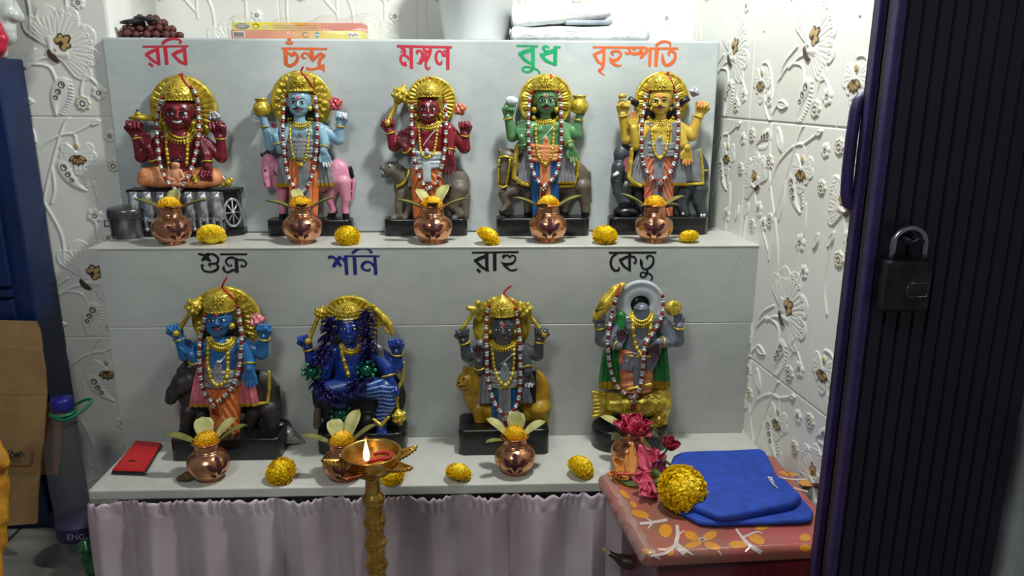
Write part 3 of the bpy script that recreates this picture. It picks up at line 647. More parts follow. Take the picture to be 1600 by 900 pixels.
    def halo(s, cx, cy, R, kind='rib', d=-22, m=None, inner=None, hole=None, n=36, th=9):
        c = s.P(cx, cy, d); R *= s.s; q = s.s; seg = 180; rr = [i / 30 for i in range(31)]
        def h(r, t):
            if kind == 'plain': return 5 + (3 if .84 < r < .96 else 0)
            v = 5 if r < .97 else 2
            if r > .93: return v + 3
            if r < .52: return 4
            if kind == 'rib': v += 5.0 * max(0, math.cos(n * t)) ** .6 if math.cos(n * t) > 0 else 0
            elif kind == 'groove': v += 4 - 5 * max(0, math.cos(n * t)) ** 8
            elif kind == 'petal':
                a = (t * n / (2 * PI)) % 1 - .5; rc = .72; e = (a / .46) ** 2 + ((r - rc) / .19) ** 2
                v += 7 * math.sqrt(max(0, 1 - e)) * (.7 + .3 * math.cos(a * 22))
            elif kind == 'vine':
                v += 3.5 * abs(math.sin(n * t * .5 + 7 * r)) + 3 * abs(math.sin(n * t * .5 - 9 * r))
            elif kind == 'lattice':
                v += 5 * (1 if abs(((t * n / (2 * PI)) % 1) - .5 - (r - .72) * 1.6) < .12 or abs(((t * n / (2 * PI)) % 1) - .5 + (r - .72) * 1.6) < .12 else 0)
            return v
        mb = MB(); rows = []; 
        for r in rr: rows.append([c + V((math.cos(2 * PI * j / seg) * r * R, -h(r, 2 * PI * j / seg) * q, math.sin(2 * PI * j / seg) * r * R)) for j in range(seg)])
        back = [c + V((math.cos(2 * PI * j / seg) * R, th * q, math.sin(2 * PI * j / seg) * R)) for j in range(seg)]
        mb.grid(rows, 0, True); mb.grid([rows[-1], back], 0, True); mb.add(back, [tuple(range(seg))])
        if inner:
            for i in range(int(seg * 30 * .52)): mb.m[i] = 1
        o = mb.build('halo', [m or GOLD, inner or HAIR], s.root); s.reg(o); return o
    def crown(s, cx, yb, hw, yt, prof, d=6, flower=None, m=None, rim=True, lean=0, nf=8, fr=None, band=True):
        """prof: list of (height fraction, radius fraction)"""
        a, b = s.P(cx, yb, d), s.P(cx + lean, yt, d); H = b.z - a.z; sc = Sculpt(.0012); hz = [p[0] for p in prof]; hr = [p[1] * hw * s.s for p in prof]; lx = (b.x - a.x); q = s.s
        def f(X, Y, Z):
            t = (Z - a.z) / H; R = np.interp(t, hz, hr); x = X - a.x - lx * t; y = (Y - a.y) / .92
            th = np.arctan2(x, -y)
            rip = (.9 * np.sin(th * 16) * np.sin(t * 26)) * q
            return np.maximum(np.sqrt(x * x + y * y) - R - rip, np.maximum(a.z - Z, Z - b.z)) * .9
        w = hw * s.s * 1.15
        sc.fn(f, (min(a.x, b.x) - w, a.y - w, a.z), (max(a.x, b.x) + w, a.y + w, b.z), .6 * q)
        if rim:
            for i in range(28): 
                t = i / 28 * 2 * PI; sc.ell(a + V((math.cos(t) * hw * s.s, math.sin(t) * hw * s.s * .93, 3 * q)), [4.2 * q] * 3, None, .6 * q)
        if band:
            for i in range(20):
                t = i / 20 * 2 * PI; R = np.interp(.3, hz, hr); sc.ell(a + V((math.cos(t) * R, math.sin(t) * R * .93, .3 * H)), [3 * q] * 3, None, .5 * q)
        co = s.add(sc, 'crown', m or GOLD)
        if flower:
            fx, fy = flower; fr = fr or hw * .34; mb = MB()
            for k in range(nf):
                an = k / nf * 2 * PI; P3 = [s.surf(fx + math.cos(an) * fr * e, fy + math.sin(an) * fr * e, .5) for e in (.15, .6, .95)]
                mb.tube(P3, [1.5 * q, 4.2 * q, 2.6 * q], 8, smooth=2)
            mb.ball(s.surf(fx, fy, 1), 5 * q, 10); mb.build('crown_flower', m or GOLD, s.root)
        return co
    def drape(s, name, rows, d, th, m, npl=6, amp=2.2, rnd=False, zig=0, h=.0014, band=None, par=None, reg=True, extra=None, skew=0):
        """hanging cloth: rows (xl, xr, y) from top to bottom, pleats run down the cloth"""
        L = [s.P(r[0], r[2], d) for r in rows]; Rr = [s.P(r[1], r[2], d) for r in rows]
        z = [p.z for p in L][::-1]; xl = [p.x for p in L][::-1]; xr = [p.x for p in Rr][::-1]; yc = -(d + s.doff) * s.s; q = s.s; T = th * q
        zmin, zmax = min(z), max(z)
        def f(X, Y, Z):
            a = np.interp(Z, z, xl); b = np.interp(Z, z, xr); c = (a + b) / 2; w = np.maximum((b - a) / 2, 1e-4); u = (X - c) / w
            if zig: rip = amp * q * np.sin(2 * PI * npl * ((Z - zmin) / (zmax - zmin) + zig * np.abs(u)))
            else: rip = amp * q * np.sin(PI * npl * (u + skew * (Z - zmin) / (zmax - zmin)))
            tt = T * np.sqrt(np.clip(1 - u * u, .02, 1)) if rnd else T
            return np.maximum(np.maximum(np.abs(u) - 1, 0) * w + np.where(np.abs(u) < 1, -np.minimum(w * (1 - np.abs(u)), .003), 0), np.maximum(np.abs(Y - yc) - tt - rip, np.maximum(zmin - Z, Z - zmax))) * .8
        sc = Sculpt(h); sc.fn(f, (min(xl) - .001, yc - T - amp * q, zmin), (max(xr) + .001, yc + T + amp * q, zmax))
        if extra: extra(sc)
        zn = []
        mats = [m]
        if band:
            bm, frac = band; mats = [m, bm]; zn = [(lambda X, Y, Z: Z < zmin + (zmax - zmin) * frac, 1)]
        return s.add(sc, name, mats, zn, par, reg)
    def strand(s, name, pts, r, m=None, bead=False, off=1.5, par=None, closed=False, n=5):
        """a chain lying on the surface along image points"""
        q = smooth_path([(p[0], p[1]) for p in pts], n) if len(pts) > 2 else pts
        P_ = [s.surf(x, y, off, 25) for x, y in q]
        P_ = [P_[0]] + [(P_[i - 1] + P_[i] * 2 + P_[i + 1]) / 4 for i in range(1, len(P_) - 1)] + [P_[-1]]
        mb = MB().tube(P_, r * s.s * (.75 if bead else 1), 8)
        if bead:
            L = 0
            for i in range(1, len(P_)):
                L += (P_[i] - P_[i - 1]).length
                if L > r * s.s * 1.8: mb.ball(P_[i], r * s.s * 1.12, 8); L = 0
        return mb.build(name, m or GOLD, par or s.root)
    def collar(s, cx, cy, rx, ry, n=15, big=6, name='collar_necklace'):
        mb = MB()
        for i in range(n):
            t = PI * (1.06 + .88 * i / (n - 1)); p = s.surf(cx + math.cos(t) * rx, cy - math.sin(t) * ry, 1.5, 20); mb.ball(p, big * s.s, 8)
            p2 = s.surf(cx + math.cos(t) * rx * .78, cy - math.sin(t) * ry * .72, 1, 20); mb.ball(p2, big * .8 * s.s, 8)
            p3 = s.surf(cx + math.cos(t) * rx * 1.12, cy - math.sin(t) * ry * 1.2, 1, 20); mb.ball(p3, big * .6 * s.s, 8)
        return mb.build(name, GOLD, s.root)
    def ball_part(s, name, p, r, m, par=None):
        r = r if isinstance(r, (list, tuple)) else [r] * 3
        return MB().ball(s.P(*p), [q * s.s for q in r], 16).build(name, m, par or s.root)
    def pot(s, cx, cy, r, d, m=GOLD, name='held_pot'):
        """small round pot carried on a hand: r in image px, cy its middle"""
        q = s.s; c = s.P(cx, cy + r, d); p = [(r * .4, 0), (r * .8, r * .22), (r, r * .75), (r * .86, r * 1.22), (r * .62, r * 1.5), (r * .6, r * 1.62), (r * .74, r * 1.8), (r * .76, r * 1.92), (r * .55, r * 1.92), (r * .5, r * 1.6), (0, r * 1.5)]
        o = MB().lathe([(a * q, b * q) for a, b in p], c, 28).build(name, m, s.root); s.reg(o); return o
    def lotus(s, cx, cy, r, d, m, name='held_lotus', ang=90, m2=None):
        q = s.s; c = s.P(cx, cy, d); sc = Sculpt(.0011); a0 = math.radians(ang); ax = V((math.cos(a0), 0, math.sin(a0))); sx, sy = frame(ax)
        sc.cap(c - ax * r * .35 * q, c + ax * r * .5 * q, r * .55 * q, r * .25 * q, q)
        for ring, (nn, R, T) in enumerate(((7, .78, .55), (6, .5, 1.0))):
            for k in range(nn):
                t = (k + ring * .5) / nn * 2 * PI; o_ = (sx * math.cos(t) + sy * math.sin(t))
                sc.chain([c - ax * r * .75 * q, c + o_ * r * R * q - ax * r * .1 * q, c + o_ * r * R * .75 * q + ax * r * T * q], [r * .2 * q, r * .27 * q, r * .06 * q], .6 * q)
        return s.add(sc, name, [m, m2 or WHITEP], [(lambda X, Y, Z: np.sin((X * 900)) * np.sin(Z * 500) > .72, 1)])
    def mace(s, a, b, r, m=GOLD, hr=30, name='mace'):
        q = s.s; A, B = s.P(*a), s.P(*b); ax = (B - A).normalized(); x, y = frame(ax); sc = Sculpt(.0012)
        sc.cap(A, B, r * q, r * .8 * q, q); sc.ell(A, [r * 1.5 * q] * 3, None, q)
        c = B + ax * hr * .7 * q; sc.ell(c, [hr * .88 * q] * 3, None, q)
        for k in range(9):
            t = k / 9 * 2 * PI
            for e in (-.35, .3): sc.ell(c + (x * math.cos(t) + y * math.sin(t)) * hr * .78 * q + ax * e * hr * q, [hr * .24 * q] * 3, None, q)
        sc.ell(c + ax * hr * .95 * q, [hr * .3 * q] * 3, None, q); sc.ell(B, [hr * .45 * q, hr * .45 * q, hr * .45 * q], None, q)
        return s.add(sc, name, m)

SILVB = mat('silver_bead', '#dededa', 0.35, 0.25, col2='#8a8a86', nscale=420, bump=0.5, bscale=500)
REDB = mat('red_bead', '#8e1c18', 0.22, col2='#6a1210', nscale=120, coat=0.4)
_bm = {}
def bead_mesh(kind):
    if kind not in _bm:
        if kind == 'silver_bead': o = MB().lathe([(0, -4.0), (2.9, -4.0), (3.5, -3.7), (3.7, -2.9), (3.35, -2.5), (3.5, 0), (3.35, 2.5), (3.7, 2.9), (3.5, 3.7), (2.9, 4.0), (0, 4.0)], seg=14).build(kind, SILVB)
        else: o = MB().lathe([(0, -3.4), (1.8, -3.4), (2.7, -2.6), (3.1, -1.2), (3.2, 0), (3.1, 1.2), (2.7, 2.6), (1.8, 3.4), (0, 3.4)], seg=12).build(kind, REDB)
        _bm[kind] = o.data; me = o.data; bpy.data.objects.remove(o)
        me.transform(Matrix.Scale(.001, 4))
    return _bm[kind]
def garland(st, left, right, tail=None, label='', floor_d=34, tassel=True):
    g = empty('bead_garland', st.o, label, 'garland', 'silver and red bead garlands on the statues')
    def drop(pts):
        q = smooth_path([(p[0], p[1]) for p in pts], 10)
        ds = [st.dsurf(x, y) for x, y in q]; ds = [max(d if d is not None else floor_d - 18, floor_d - 18) + 9 for d in ds]
        n = len(ds); w = 6
        mxd = [max(ds[max(0, i - w):i + w + 1]) for i in range(n)]; sm = [sum(mxd[max(0, i - w):i + w + 1]) / len(mxd[max(0, i - w):i + w + 1]) for i in range(n)]
        return [st.P(x, y, d - st.doff) for (x, y), d in zip(q, sm)]
    ends = []
    for pts in (left, right):
        P_ = drop(pts); ends.append(P_)
        MB().tube(P_, .0007, 6).build('thread', REDT, g)
        # walk along at equal steps
        cum = [0]
        for i in range(1, len(P_)): cum.append(cum[-1] + (P_[i] - P_[i - 1]).length)
        x = .004; k = 0
        def pt(dist):
            i = max(1, min(len(cum) - 1, next((j for j, c in enumerate(cum) if c >= dist), len(cum) - 1))); a = (dist - cum[i - 1]) / max(cum[i] - cum[i - 1], 1e-9)
            return P_[i - 1].lerp(P_[i], a), (P_[i] - P_[i - 1]).normalized()
        while x < cum[-1] - .003:
            kind = 'silver_bead' if k % 2 else 'red_bead'; p, d = pt(x)
            o = bpy.data.objects.new(kind, bead_mesh(kind)); COL.objects.link(o); o.parent = g; o.location = p
            o.rotation_mode = 'QUATERNION'; o.rotation_quaternion = d.to_track_quat('Z', 'X')
            if k % 2 == 0: o.scale = (random.uniform(.92, 1.05),) * 3
            x += .0076; k += 1
    e = (ends[0][-1] + ends[1][-1]) / 2
    if tassel:
        mb = MB(); mb.ball(e + V((0, -.003, -.002)), .0045, 10)
        for k in range(9):
            a = k / 9 * 2 * PI; mb.tube([e + V((0, -.003, -.003)), e + V((math.cos(a) * .003, -.004 + math.sin(a) * .002, -.010)), e + V((math.cos(a) * .0045 + .001, -.004 + math.sin(a) * .003, -.018 - random.random() * .004))], .0009, 5)
        mb.build('tassel', REDB, g)
        sb = MB()
        for k in range(4): sb.ball(e + V((math.cos(k * 1.57) * .003, -.008, -.002 + math.sin(k * 1.57) * .003)), .0017, 8)
        sb.build('tassel_bead', SILVB, g)
    if tail:
        q = smooth_path(tail, 6); P_ = [st.P(x, y, (st.dsurf(x, y) or 0) + 4 - st.doff) if st.dsurf(x, y) is not None else st.P(x, y, 14 - st.doff) for x, y in q]
        P_ = [P_[0]] + [(P_[i - 1] + P_[i] + P_[i + 1]) / 3 for i in range(1, len(P_) - 1)] + [P_[-1]]
        MB().tube(P_, [.0018 - .0006 * abs(i / len(P_) - .5) for i in range(len(P_))], 8).build('red_ribbon_tail', REDT, g)
    return g
KU, KL = 240 / 635, 260 / 585
def skin(name, c, c2, palm=None): return [mat('skin_' + name, c, .3, col2=c2, nscale=30, coat=.25), mat('palm_' + name, palm or c2, .4), WHITEP]
PEACH = mat('peach_cloth', '#d3905f', .45, col2='#b8703f', nscale=50); ORNG = mat('orange_cloth', '#d9824a', .45, col2='#c4642c', nscale=50); GREY = mat('grey_cloth', '#84878a', .45, col2='#6b6e71', nscale=60)
BLUEC = mat('blue_cloth', '#1e5d97', .4, col2='#174a7c', nscale=50); PINKC = mat('pink_cloth', '#d27a82', .45, col2='#b4555e', nscale=50); GREENC = mat('green_cloth', '#1f7a34', .35, col2='#155a26', nscale=50)
DKRED = mat('dark_palm', '#5a2028', .45); GOLDTRIM = mat('gold_trim', '#b9941f', .4, .4, col2='#8c7314')
FEET = [(.5, 0)]

# ---------------------------------------------------------------- 1 maroon seated statue
def statue_sun():
    s = Statue('sun', 160, 50, KU, ZU, (112, 572, 640, 847), Y1 - .001, 'maroon four-armed seated statue on a silver base of horse figures, leftmost on the top step')
    M = skin('maroon', '#701724', '#5e111d', '#6a2230')
    q = s.s; hd = s.hd; R = s.root
    # chariot base: black core, silver horses in relief across the front, wheel on the angled right end
    zt = s.P(340, 652, s.hp).z; xa, xb = s.P(112, 740, s.hp).x, s.P(505, 740, s.hp).x; xc = s.P(572, 740, 0).x
    mb = MB(); out = [(xa, -hd), (xb, -hd), (xc, -hd * .1), (xc, hd), (xa, hd)]
    for z0, z1, g in ((0, .012, 1.03), (.012, zt - .006, .97), (zt - .006, zt, 1.02)):
        mb.prism([V((x * g, max(-hd * 1.04, min(y * g, hd)), z0)) for x, y in out], (0, 0, 1), z1 - z0)
    o = mb.build('base', BLACK, R); s.reg(o); s.zt = zt
    SV = mat('silver_relief', '#c2c5c8', .3, .6, col2='#8b8e92', nscale=70)
    n = 7; wd = (xb - xa) / n; H = zt - .016
    MB().box(((xa + xb) / 2, -hd * .985, .012 + H * .5), ((xb - xa) / 2, .0012, H * .5)).build('silver_panel', mat('silver_dim', '#8d9094', .4, .5, col2='#5f6266', nscale=90), R)
    for i in range(n):
        x = xa + (i + .5) * wd; y = -hd * 1.0; sc = Sculpt(.0010); Z = lambda f: .012 + H * f
        sc.cap((x, y - .002, Z(.50)), (x, y - .004, Z(.88)), wd * .40, wd * .30, .002)                           # broad neck
        sc.cap((x, y - .007, Z(.86)), (x, y - .011, Z(.60)), wd * .22, wd * .15, .0012)                          # long head hanging forward
        sc.ell((x, y - .0115, Z(.57)), (wd * .17, .003, H * .05), None, .001)
        sc.ell((x, y - .003, Z(.44)), (wd * .47, .006, H * .15), None, .002)                                     # chest
        for e in (-1, 1):
            sc.chain([(x + e * wd * .26, y - .004, Z(.42)), (x + e * wd * .24, y - .007, Z(.24)), (x + e * wd * .25, y - .003, Z(.04))], [wd * .17, wd * .13, wd * .11], .001)
            sc.ell((x + e * wd * .25, y - .005, Z(.035)), (wd * .17, .004, .0035), None, .0005); sc.cap((x + e * wd * .17, y - .006, Z(.92)), (x + e * wd * .21, y - .005, Z(1.0)), wd * .09, wd * .04, .0006)
        for q2, hw2 in ((.72, .36), (.30, .47), (.34, .47)): sc.chain([(x - wd * hw2, y - .003, Z(q2)), (x, y - .0095, Z(q2 - .03)), (x + wd * hw2, y - .003, Z(q2))], [.0013] * 3, .0004)
        for e in range(-2, 3): sc.cap((x + e * wd * .11, y - .004, Z(1.0)), (x + e * wd * .14, y - .009, Z(.84)), wd * .055, wd * .04, .0003)
        sc.build('horse_relief', SV, R)
    wc = V(((xb + xc) / 2, -hd * .55, zt * .5)); wn = V((hd * .9, -(xc - xb), 0)).normalized(); wx = V((-wn.y, wn.x, 0)); wr = zt * .29
    wm = MB().tube([wc + wn * .001 + (wx * math.cos(t) * .62 + V((0, 0, 1)) * math.sin(t)) * wr for t in [k * PI / 14 for k in range(28)]], .0026, 8, closed=True)
    for k in range(4): t = k * PI / 4; dv = (wx * math.cos(t) * .62 + V((0, 0, 1)) * math.sin(t)) * wr; wm.tube([wc + wn * .001 - dv, wc + wn * .001 + dv], .0015, 6)
    wm.ball(wc + wn * .002, .004, 10).build('wheel', SV, R)
    s.halo(335, 318, 133, 'groove', n=30, inner=GREY)
    s.doff = 8; b = Sculpt(.0013)
    s.torso(b, 325, 418, 238, 414, 560, 66, 0, False); s.el(b, (325, 590, 0), (80, 40, 32), 10)
    s.head(b, 317, 338, 66, 66, -8, 6, 425)
    s.arm(b, [(248, 436, 0, 24), (160, 516, 4, 24), (140, 434, 8, 17)], (88, 76, 'fist', 1))
    s.arm(b, [(250, 440, 4, 22), (222, 530, 14, 21), (190, 478, 34, 15)], (93, 60, 'open', 1))
    s.arm(b, [(402, 434, 0, 24), (492, 516, 2, 25), (488, 436, 8, 17)], (100, 76, 'fist', -1))
    s.arm(b, [(408, 440, 4, 23), (432, 510, 18, 21), (434, 556, 32, 16)], (-93, 66, 'fist', -1))
    s.add(b, 'body', M, [(s.P(188, 430, 40), [30 * q, 14 * q, 40 * q], 0)])
    d = Sculpt(.0013)                                                            # crossed legs in peach cloth
    def folds(X, Y, Z): return 0
    s.ch(d, [(318, 598, 6, 32), (240, 590, 8, 34), (190, 598, 12, 40)], 8); s.ch(d, [(330, 598, 6, 32), (410, 594, 8, 34), (458, 600, 10, 38)], 8)
    s.ch(d, [(176, 612, 22, 29), (240, 622, 34, 22), (318, 626, 40, 15)], 5); s.ch(d, [(466, 612, 20, 28), (410, 624, 32, 22), (340, 630, 38, 15)], 5); s.el(d, (322, 604, 10), (40, 26, 26), 6)
    for k in range(5):
        s.ch(d, [(146 + k * 20, 632 - k * 2, 46 + k * 2, 2.0), (172 + k * 17, 606 - k * 5, 54, 3.0), (226 + k * 10, 574 + k * 7, 42, 1.6)], 4, 's'); s.ch(d, [(496 - k * 18, 630 - k * 2, 44 + k * 2, 2.0), (468 - k * 16, 606 - k * 5, 52, 3.0), (420 - k * 10, 576 + k * 7, 42, 1.6)], 4, 's')
    s.add(d, 'dhoti', PEACH)
    s.crown(316, 284, 68, 172, [(0, 1.0), (.25, 1.03), (.5, .88), (.75, .56), (.9, .3), (1, .08)], flower=(300, 246), fr=34, nf=11)
    s.face(tilak=REDT, lip=WHITEP, smile=.08)
    s.ball_part('earring', (378, 378, 18), 12, GOLD); s.ball_part('earring', (256, 378, 18), 10, GOLD)
    s.collar(325, 400, 64, 52, 15, 7)
    for xx in (268, 352): s.strand('long_necklace', [(xx + 2, 415), (xx - (4 if xx < 300 else 0), 470), (xx + 8 if xx < 300 else xx - 4, 555)], 8, bead=True)
    s.bangle((160, 516, 4), (140, 434, 8), .95, 21); s.bangle((222, 530, 14), (190, 478, 34), .15, 25); s.bangle((492, 516, 2), (488, 436, 8), .95, 21); s.bangle((432, 510, 18), (434, 556, 32), .6, 22)
    o = MB().tube([s.P(110, 356, 24), s.P(150, 352, 26), s.P(212, 358, 10)], [5 * q, 13 * q, 9 * q], 12, smooth=4).ball(s.P(148, 340, 26), 12 * q).build('held_thunderbolt', GOLD, R)
    MB().tube([s.P(140, 345, 24), s.P(146, 320, 22)], [9 * q, 4 * q], 10).build('thunderbolt_tip', BLACK, o)
    s.lotus(462, 352, 26, 10, SILVER, 'held_conch', 100, SILVER)
    sw = MB().tube([s.P(466, 562, -6), s.P(524, 632, 6)], [4 * q, 7 * q], 8).build('sword', SILVER, R); MB().ball(s.P(520, 622, 8), 17 * q).ball(s.P(532, 610, 8), 10 * q).ball(s.P(502, 632, 10), 10 * q).build('sword_hilt', GOLD, sw)
    s.lotus(384, 612, 22, 40, GOLD, 'gold_bud', 200, GOLD)
    f = Sculpt(.0010)                                                            # small seated figure in the lap
    L = mat('lap_figure_peach', '#d99b78', .45, col2='#b9744f', nscale=60)
    s.el(f, (304, 588, 46), (24, 30, 14), 4); s.el(f, (302, 548, 48), (18, 20, 15), 3); s.ch(f, [(284, 575, 48, 8), (270, 606, 54, 7), (292, 612, 60, 6)], 3); s.ch(f, [(322, 575, 48, 8), (338, 604, 54, 7), (318, 614, 60, 6)], 3)
    s.ch(f, [(280, 626, 50, 11), (332, 630, 54, 11)], 4); s.ch(f, [(274, 560, 50, 4), (270, 625, 56, 4)], 1); s.el(f, (304, 550, 63), (4, 5, 4), 1)
    s.add(f, 'lap_figure', L); s.el(f2 := Sculpt(.001), (303, 532, 46), (20, 12, 15), 2); s.add(f2, 'lap_figure_cap', HAIR)
    garland(s, [(250, 262), (233, 320), (226, 400), (230, 480), (242, 560), (272, 622), (312, 660)], [(362, 222), (388, 262), (398, 330), (398, 420), (386, 500), (362, 580), (332, 636), (312, 660)], [(318, 178), (330, 172), (330, 186), (345, 212), (366, 236)], 'bead garland hanging on the maroon seated statue')
statue_sun()

def legs(s, xl, xr, yt, yb, m, d=6, w=26, name='dhoti', center=None, zig=0, npl=7, feet=None, sk=None):
    """two cloth-covered legs and a pleated front panel"""
    c = (xl + xr) / 2; g = (xr - xl) / 2
    s.drape(name, [(xl - 2, xr + 2, yt), (xl - 6, xr + 6, yt + (yb - yt) * .25), (xl, xr, yt + (yb - yt) * .6), (xl + 3, xr - 3, yb)], d, w, m, npl=6 if not zig else npl, amp=3.6, rnd=True, zig=zig)
    if center: s.drape('front_pleat', [(c - center[1] * .5, c + center[1] * .5, yt + 4), (c - center[1] * .5, c + center[1] * .5, (yt + yb) / 2), (c - center[1] * .62, c + center[1] * .62, yb - 2)], d + w - 4, 8, center[0], npl=7, amp=2.0)
    if feet:
        f = Sculpt(.0012)
        for x, e in ((c - g * .5, -1), (c + g * .5, 1)):
            s.ch(f, [(x, yb - 10, d, 12), (x + e * 3, yb + 8, d + 6, 12)], 3); s.ch(f, [(x + e * 3, yb + 12, d + 4, 11), (x + e * 5, yb + 18, d + 30, 10)], 4)
            for k in range(5): s.ch(f, [(x + e * 5 + (k - 2) * 5, yb + 20, d + 32, 3.6), (x + e * 5 + (k - 2) * 5.5, yb + 22, d + 40 - abs(k - 1.5), 3)], .6)
        s.add(f, 'feet', sk)
def sash(s, cx, yt, yb, hw, m, d=0, n=5, rz=34, name='waist_sash', pleat=None):
    sc = Sculpt(.0013)
    for i in range(n):
        y = yt + (yb - yt) * (i + .5) / n; r = (yb - yt) / n * .62; q = s.s; c = s.P(cx, y, d)
        rows = []
        pts = [c + V((math.cos(t) * hw * q, -math.sin(t) * rz * q, (math.cos(t) * (3 if i % 2 else -3)) * q)) for t in [k * PI / 9 * 1.0 - .2 for k in range(11)]]
        sc.chain(pts, [r * q] * len(pts), 1.2 * q)
    sc.ell(s.P(cx, (yt + yb) / 2, d), [hw * .96 * s.s, rz * .9 * s.s, (yb - yt) / 2 * s.s], None, 4 * s.s)
    if pleat: 
        for k in range(4): s.ch(sc, [(pleat[0] + (k - 1.5) * 6, pleat[1], d + rz + 2, 5), (pleat[0] + (k - 1.5) * 9, pleat[2], d + rz + 6 - k, 6)], 1.2)
        s.el(sc, (pleat[0], pleat[1] - 8, d + rz + 4), (9, 12, 7), 1)
    return s.add(sc, name, m)
def hairback(s, cx, cy, w, h): 
    sc = Sculpt(.0015); s.el(sc, (cx, cy, -14), (w, h, 20), 2); 
    for e in (-1, 1):
        for k in range(3): s.ch(sc, [(cx + e * w * (.75 + .1 * k), cy, -8 + 4 * k, 9), (cx + e * w * (.95 + .12 * k), cy + h * .9, -4, 8)], 2)
    s.add(sc, 'hair', HAIR)

# ---------------------------------------------------------------- 2 pale blue statue with pink horse
def statue_moon():
    s = Statue('moon', 370, 50, KU, ZU, (125, 475, 778, 845), Y1 - .001, 'pale blue four-armed statue standing before a pink horse')
    q = s.s; M = skin('pale_blue', '#86abbd', '#749aae', '#7a3a44'); s.base(125, 475, 778, 845)
    s.halo(268, 288, 122, 'vine', n=20)
    PK = mat('pink_coat', '#d48fa6', .4, col2='#c87e96', nscale=25); s.doff = -14; a = Sculpt(.0015)
    s.el(a, (300, 605, -14), (130, 62, 30), 8); s.el(a, (412, 590, -14), (60, 66, 31), 8); s.el(a, (185, 600, -12), (55, 62, 29), 8)
    s.ch(a, [(180, 580, -10, 38), (136, 540, -2, 28)], 8); s.ch(a, [(132, 530, 2, 27), (124, 590, 12, 20), (128, 632, 16, 16)], 6)
    s.ch(a, [(120, 520, 0, 6), (112, 500, -2, 3)], 2); s.ch(a, [(148, 560, 26, 8), (150, 590, 28, 4)], 2)
    s.ch(a, [(190, 640, -4, 24), (186, 700, -2, 16), (190, 748, -2, 14), (188, 772, 0, 15)], 5); s.ch(a, [(228, 640, -26, 22), (236, 700, -26, 15), (236, 772, -26, 14)], 5)
    s.ch(a, [(440, 620, -8, 34), (452, 690, -6, 19), (446, 730, -6, 14), (454, 774, -4, 15)], 5); s.ch(a, [(400, 640, -24, 30), (388, 700, -22, 17), (400, 735, -22, 13), (382, 774, -20, 14)], 5)
    s.ch(a, [(470, 560, -18, 7), (484, 620, -18, 7), (478, 690, -18, 4)], 2)
    ho = s.add(a, 'horse', [PK, BLACK], [(lambda X, Y, Z: Z < s.zt + .009, 1), (s.P(474, 570, -18), [16 * q, 20 * q, 40 * q], 1)])
    mn = Sculpt(.0013)
    for k in range(6): s.ch(mn, [(124 + k * 5, 512 + k * 9, -4, 14), (106 + k * 9, 508 + k * 10, 2, 9)], 3)
    s.ch(mn, [(126, 500, -4, 11), (116, 540, 4, 7)], 3); s.add(mn, 'mane', HAIR, par=ho)
    ee = MB().ball(s.P(118, 572, 32), 5 * q).tube([s.P(140, 560, 30), s.P(162, 590, 32), s.P(168, 600, 26)], 2 * q, 6).tube([s.P(112, 622, 30), s.P(120, 634, 30)], 2.5 * q).build('horse_eye', BLACK, ho)
    s.doff = 13
    s.drape('shawl', [(208, 345, 380), (190, 362, 470), (172, 388, 560), (164, 402, 640)], -2, 15, GREY, npl=14, amp=2.6, band=(GOLDTRIM, .07))
    b = Sculpt(.0013); s.torso(b, 275, 378, 200, 352, 500, 56)
    hairback(s, 262, 320, 56, 50)
    s.head(b, 260, 292, 46, 58, -7, 8, 380)
    s.arm(b, [(208, 396, -6, 22), (142, 470, -8, 23), (118, 385, 2, 16), (108, 352, 6, 15)], (150, 50, 'open', 1))
    s.arm(b, [(210, 400, 4, 20), (182, 486, 20, 18), (160, 432, 34, 13)], (100, 58, 'open', 1))
    s.arm(b, [(344, 396, -6, 22), (420, 444, -6, 24), (428, 384, 6, 15)], (78, 60, 'fist', -1))
    s.arm(b, [(348, 402, 4, 22), (364, 462, 16, 20), (358, 492, 30, 15)], (-75, 66, 'open', -1))
    s.add(b, 'body', M, [(s.P(152, 382, 46), [16 * q, 22 * q, 18 * q], 1), (s.P(372, 548, 46), [30 * q, 30 * q, 10 * q], 2), (s.P(440, 340, 30), [20 * q, 30 * q, 16 * q], 2)])
    legs(s, 218, 338, 512, 772, ORNG, center=(GREY, 46)); sash(s, 272, 440, 520, 60, GREY, pleat=(265, 430, 520)); 
    MB().tube([s.P(272, 522, 2) + V((math.cos(t) * 60 * q, -math.sin(t) * 36 * q, 0)) for t in [k * PI / 10 for k in range(11)]], 4 * q, 8).build('belt', GOLD, s.root)
    s.crown(262, 246, 50, 166, [(0, 1), (.2, 1.0), (.5, 1.04), (.78, .92), (.93, .6), (1, .2)], flower=(262, 205), fr=24)
    s.face(must=HAIR, tilak=REDP); s.ball_part('earring', (302, 316, 14), 11, GOLD); s.collar(262, 352, 48, 40, 15, 6)
    s.strand('long_necklace', [(222, 366), (222, 440), (236, 520), (264, 552), (288, 510), (296, 440), (304, 366)], 5.5, bead=True); s.ball_part('pendant', (265, 550, 44), 9, GOLD)
    s.bangle((142, 470, -8), (118, 385, 2), .95, 19); s.bangle((182, 486, 20), (160, 432, 34), .55, 18); s.bangle((420, 444, -6), (428, 384, 6), .95, 18); s.bangle((364, 462, 16), (358, 492, 30), .5, 19)
    s.pot(106, 312, 37, 4); s.lotus(410, 298, 30, 8, mat('lotus_red', '#c9424e', .4, col2='#b53644'), 'held_lotus', 130)
    garland(s, [(206, 255), (194, 320), (190, 420), (198, 520), (214, 600), (240, 642), (268, 664)], [(318, 246), (328, 300), (332, 400), (328, 500), (312, 590), (290, 642), (268, 664)], [(276, 142), (266, 166), (290, 190), (316, 236)], 'bead garland hanging on the pale blue statue')
statue_moon()

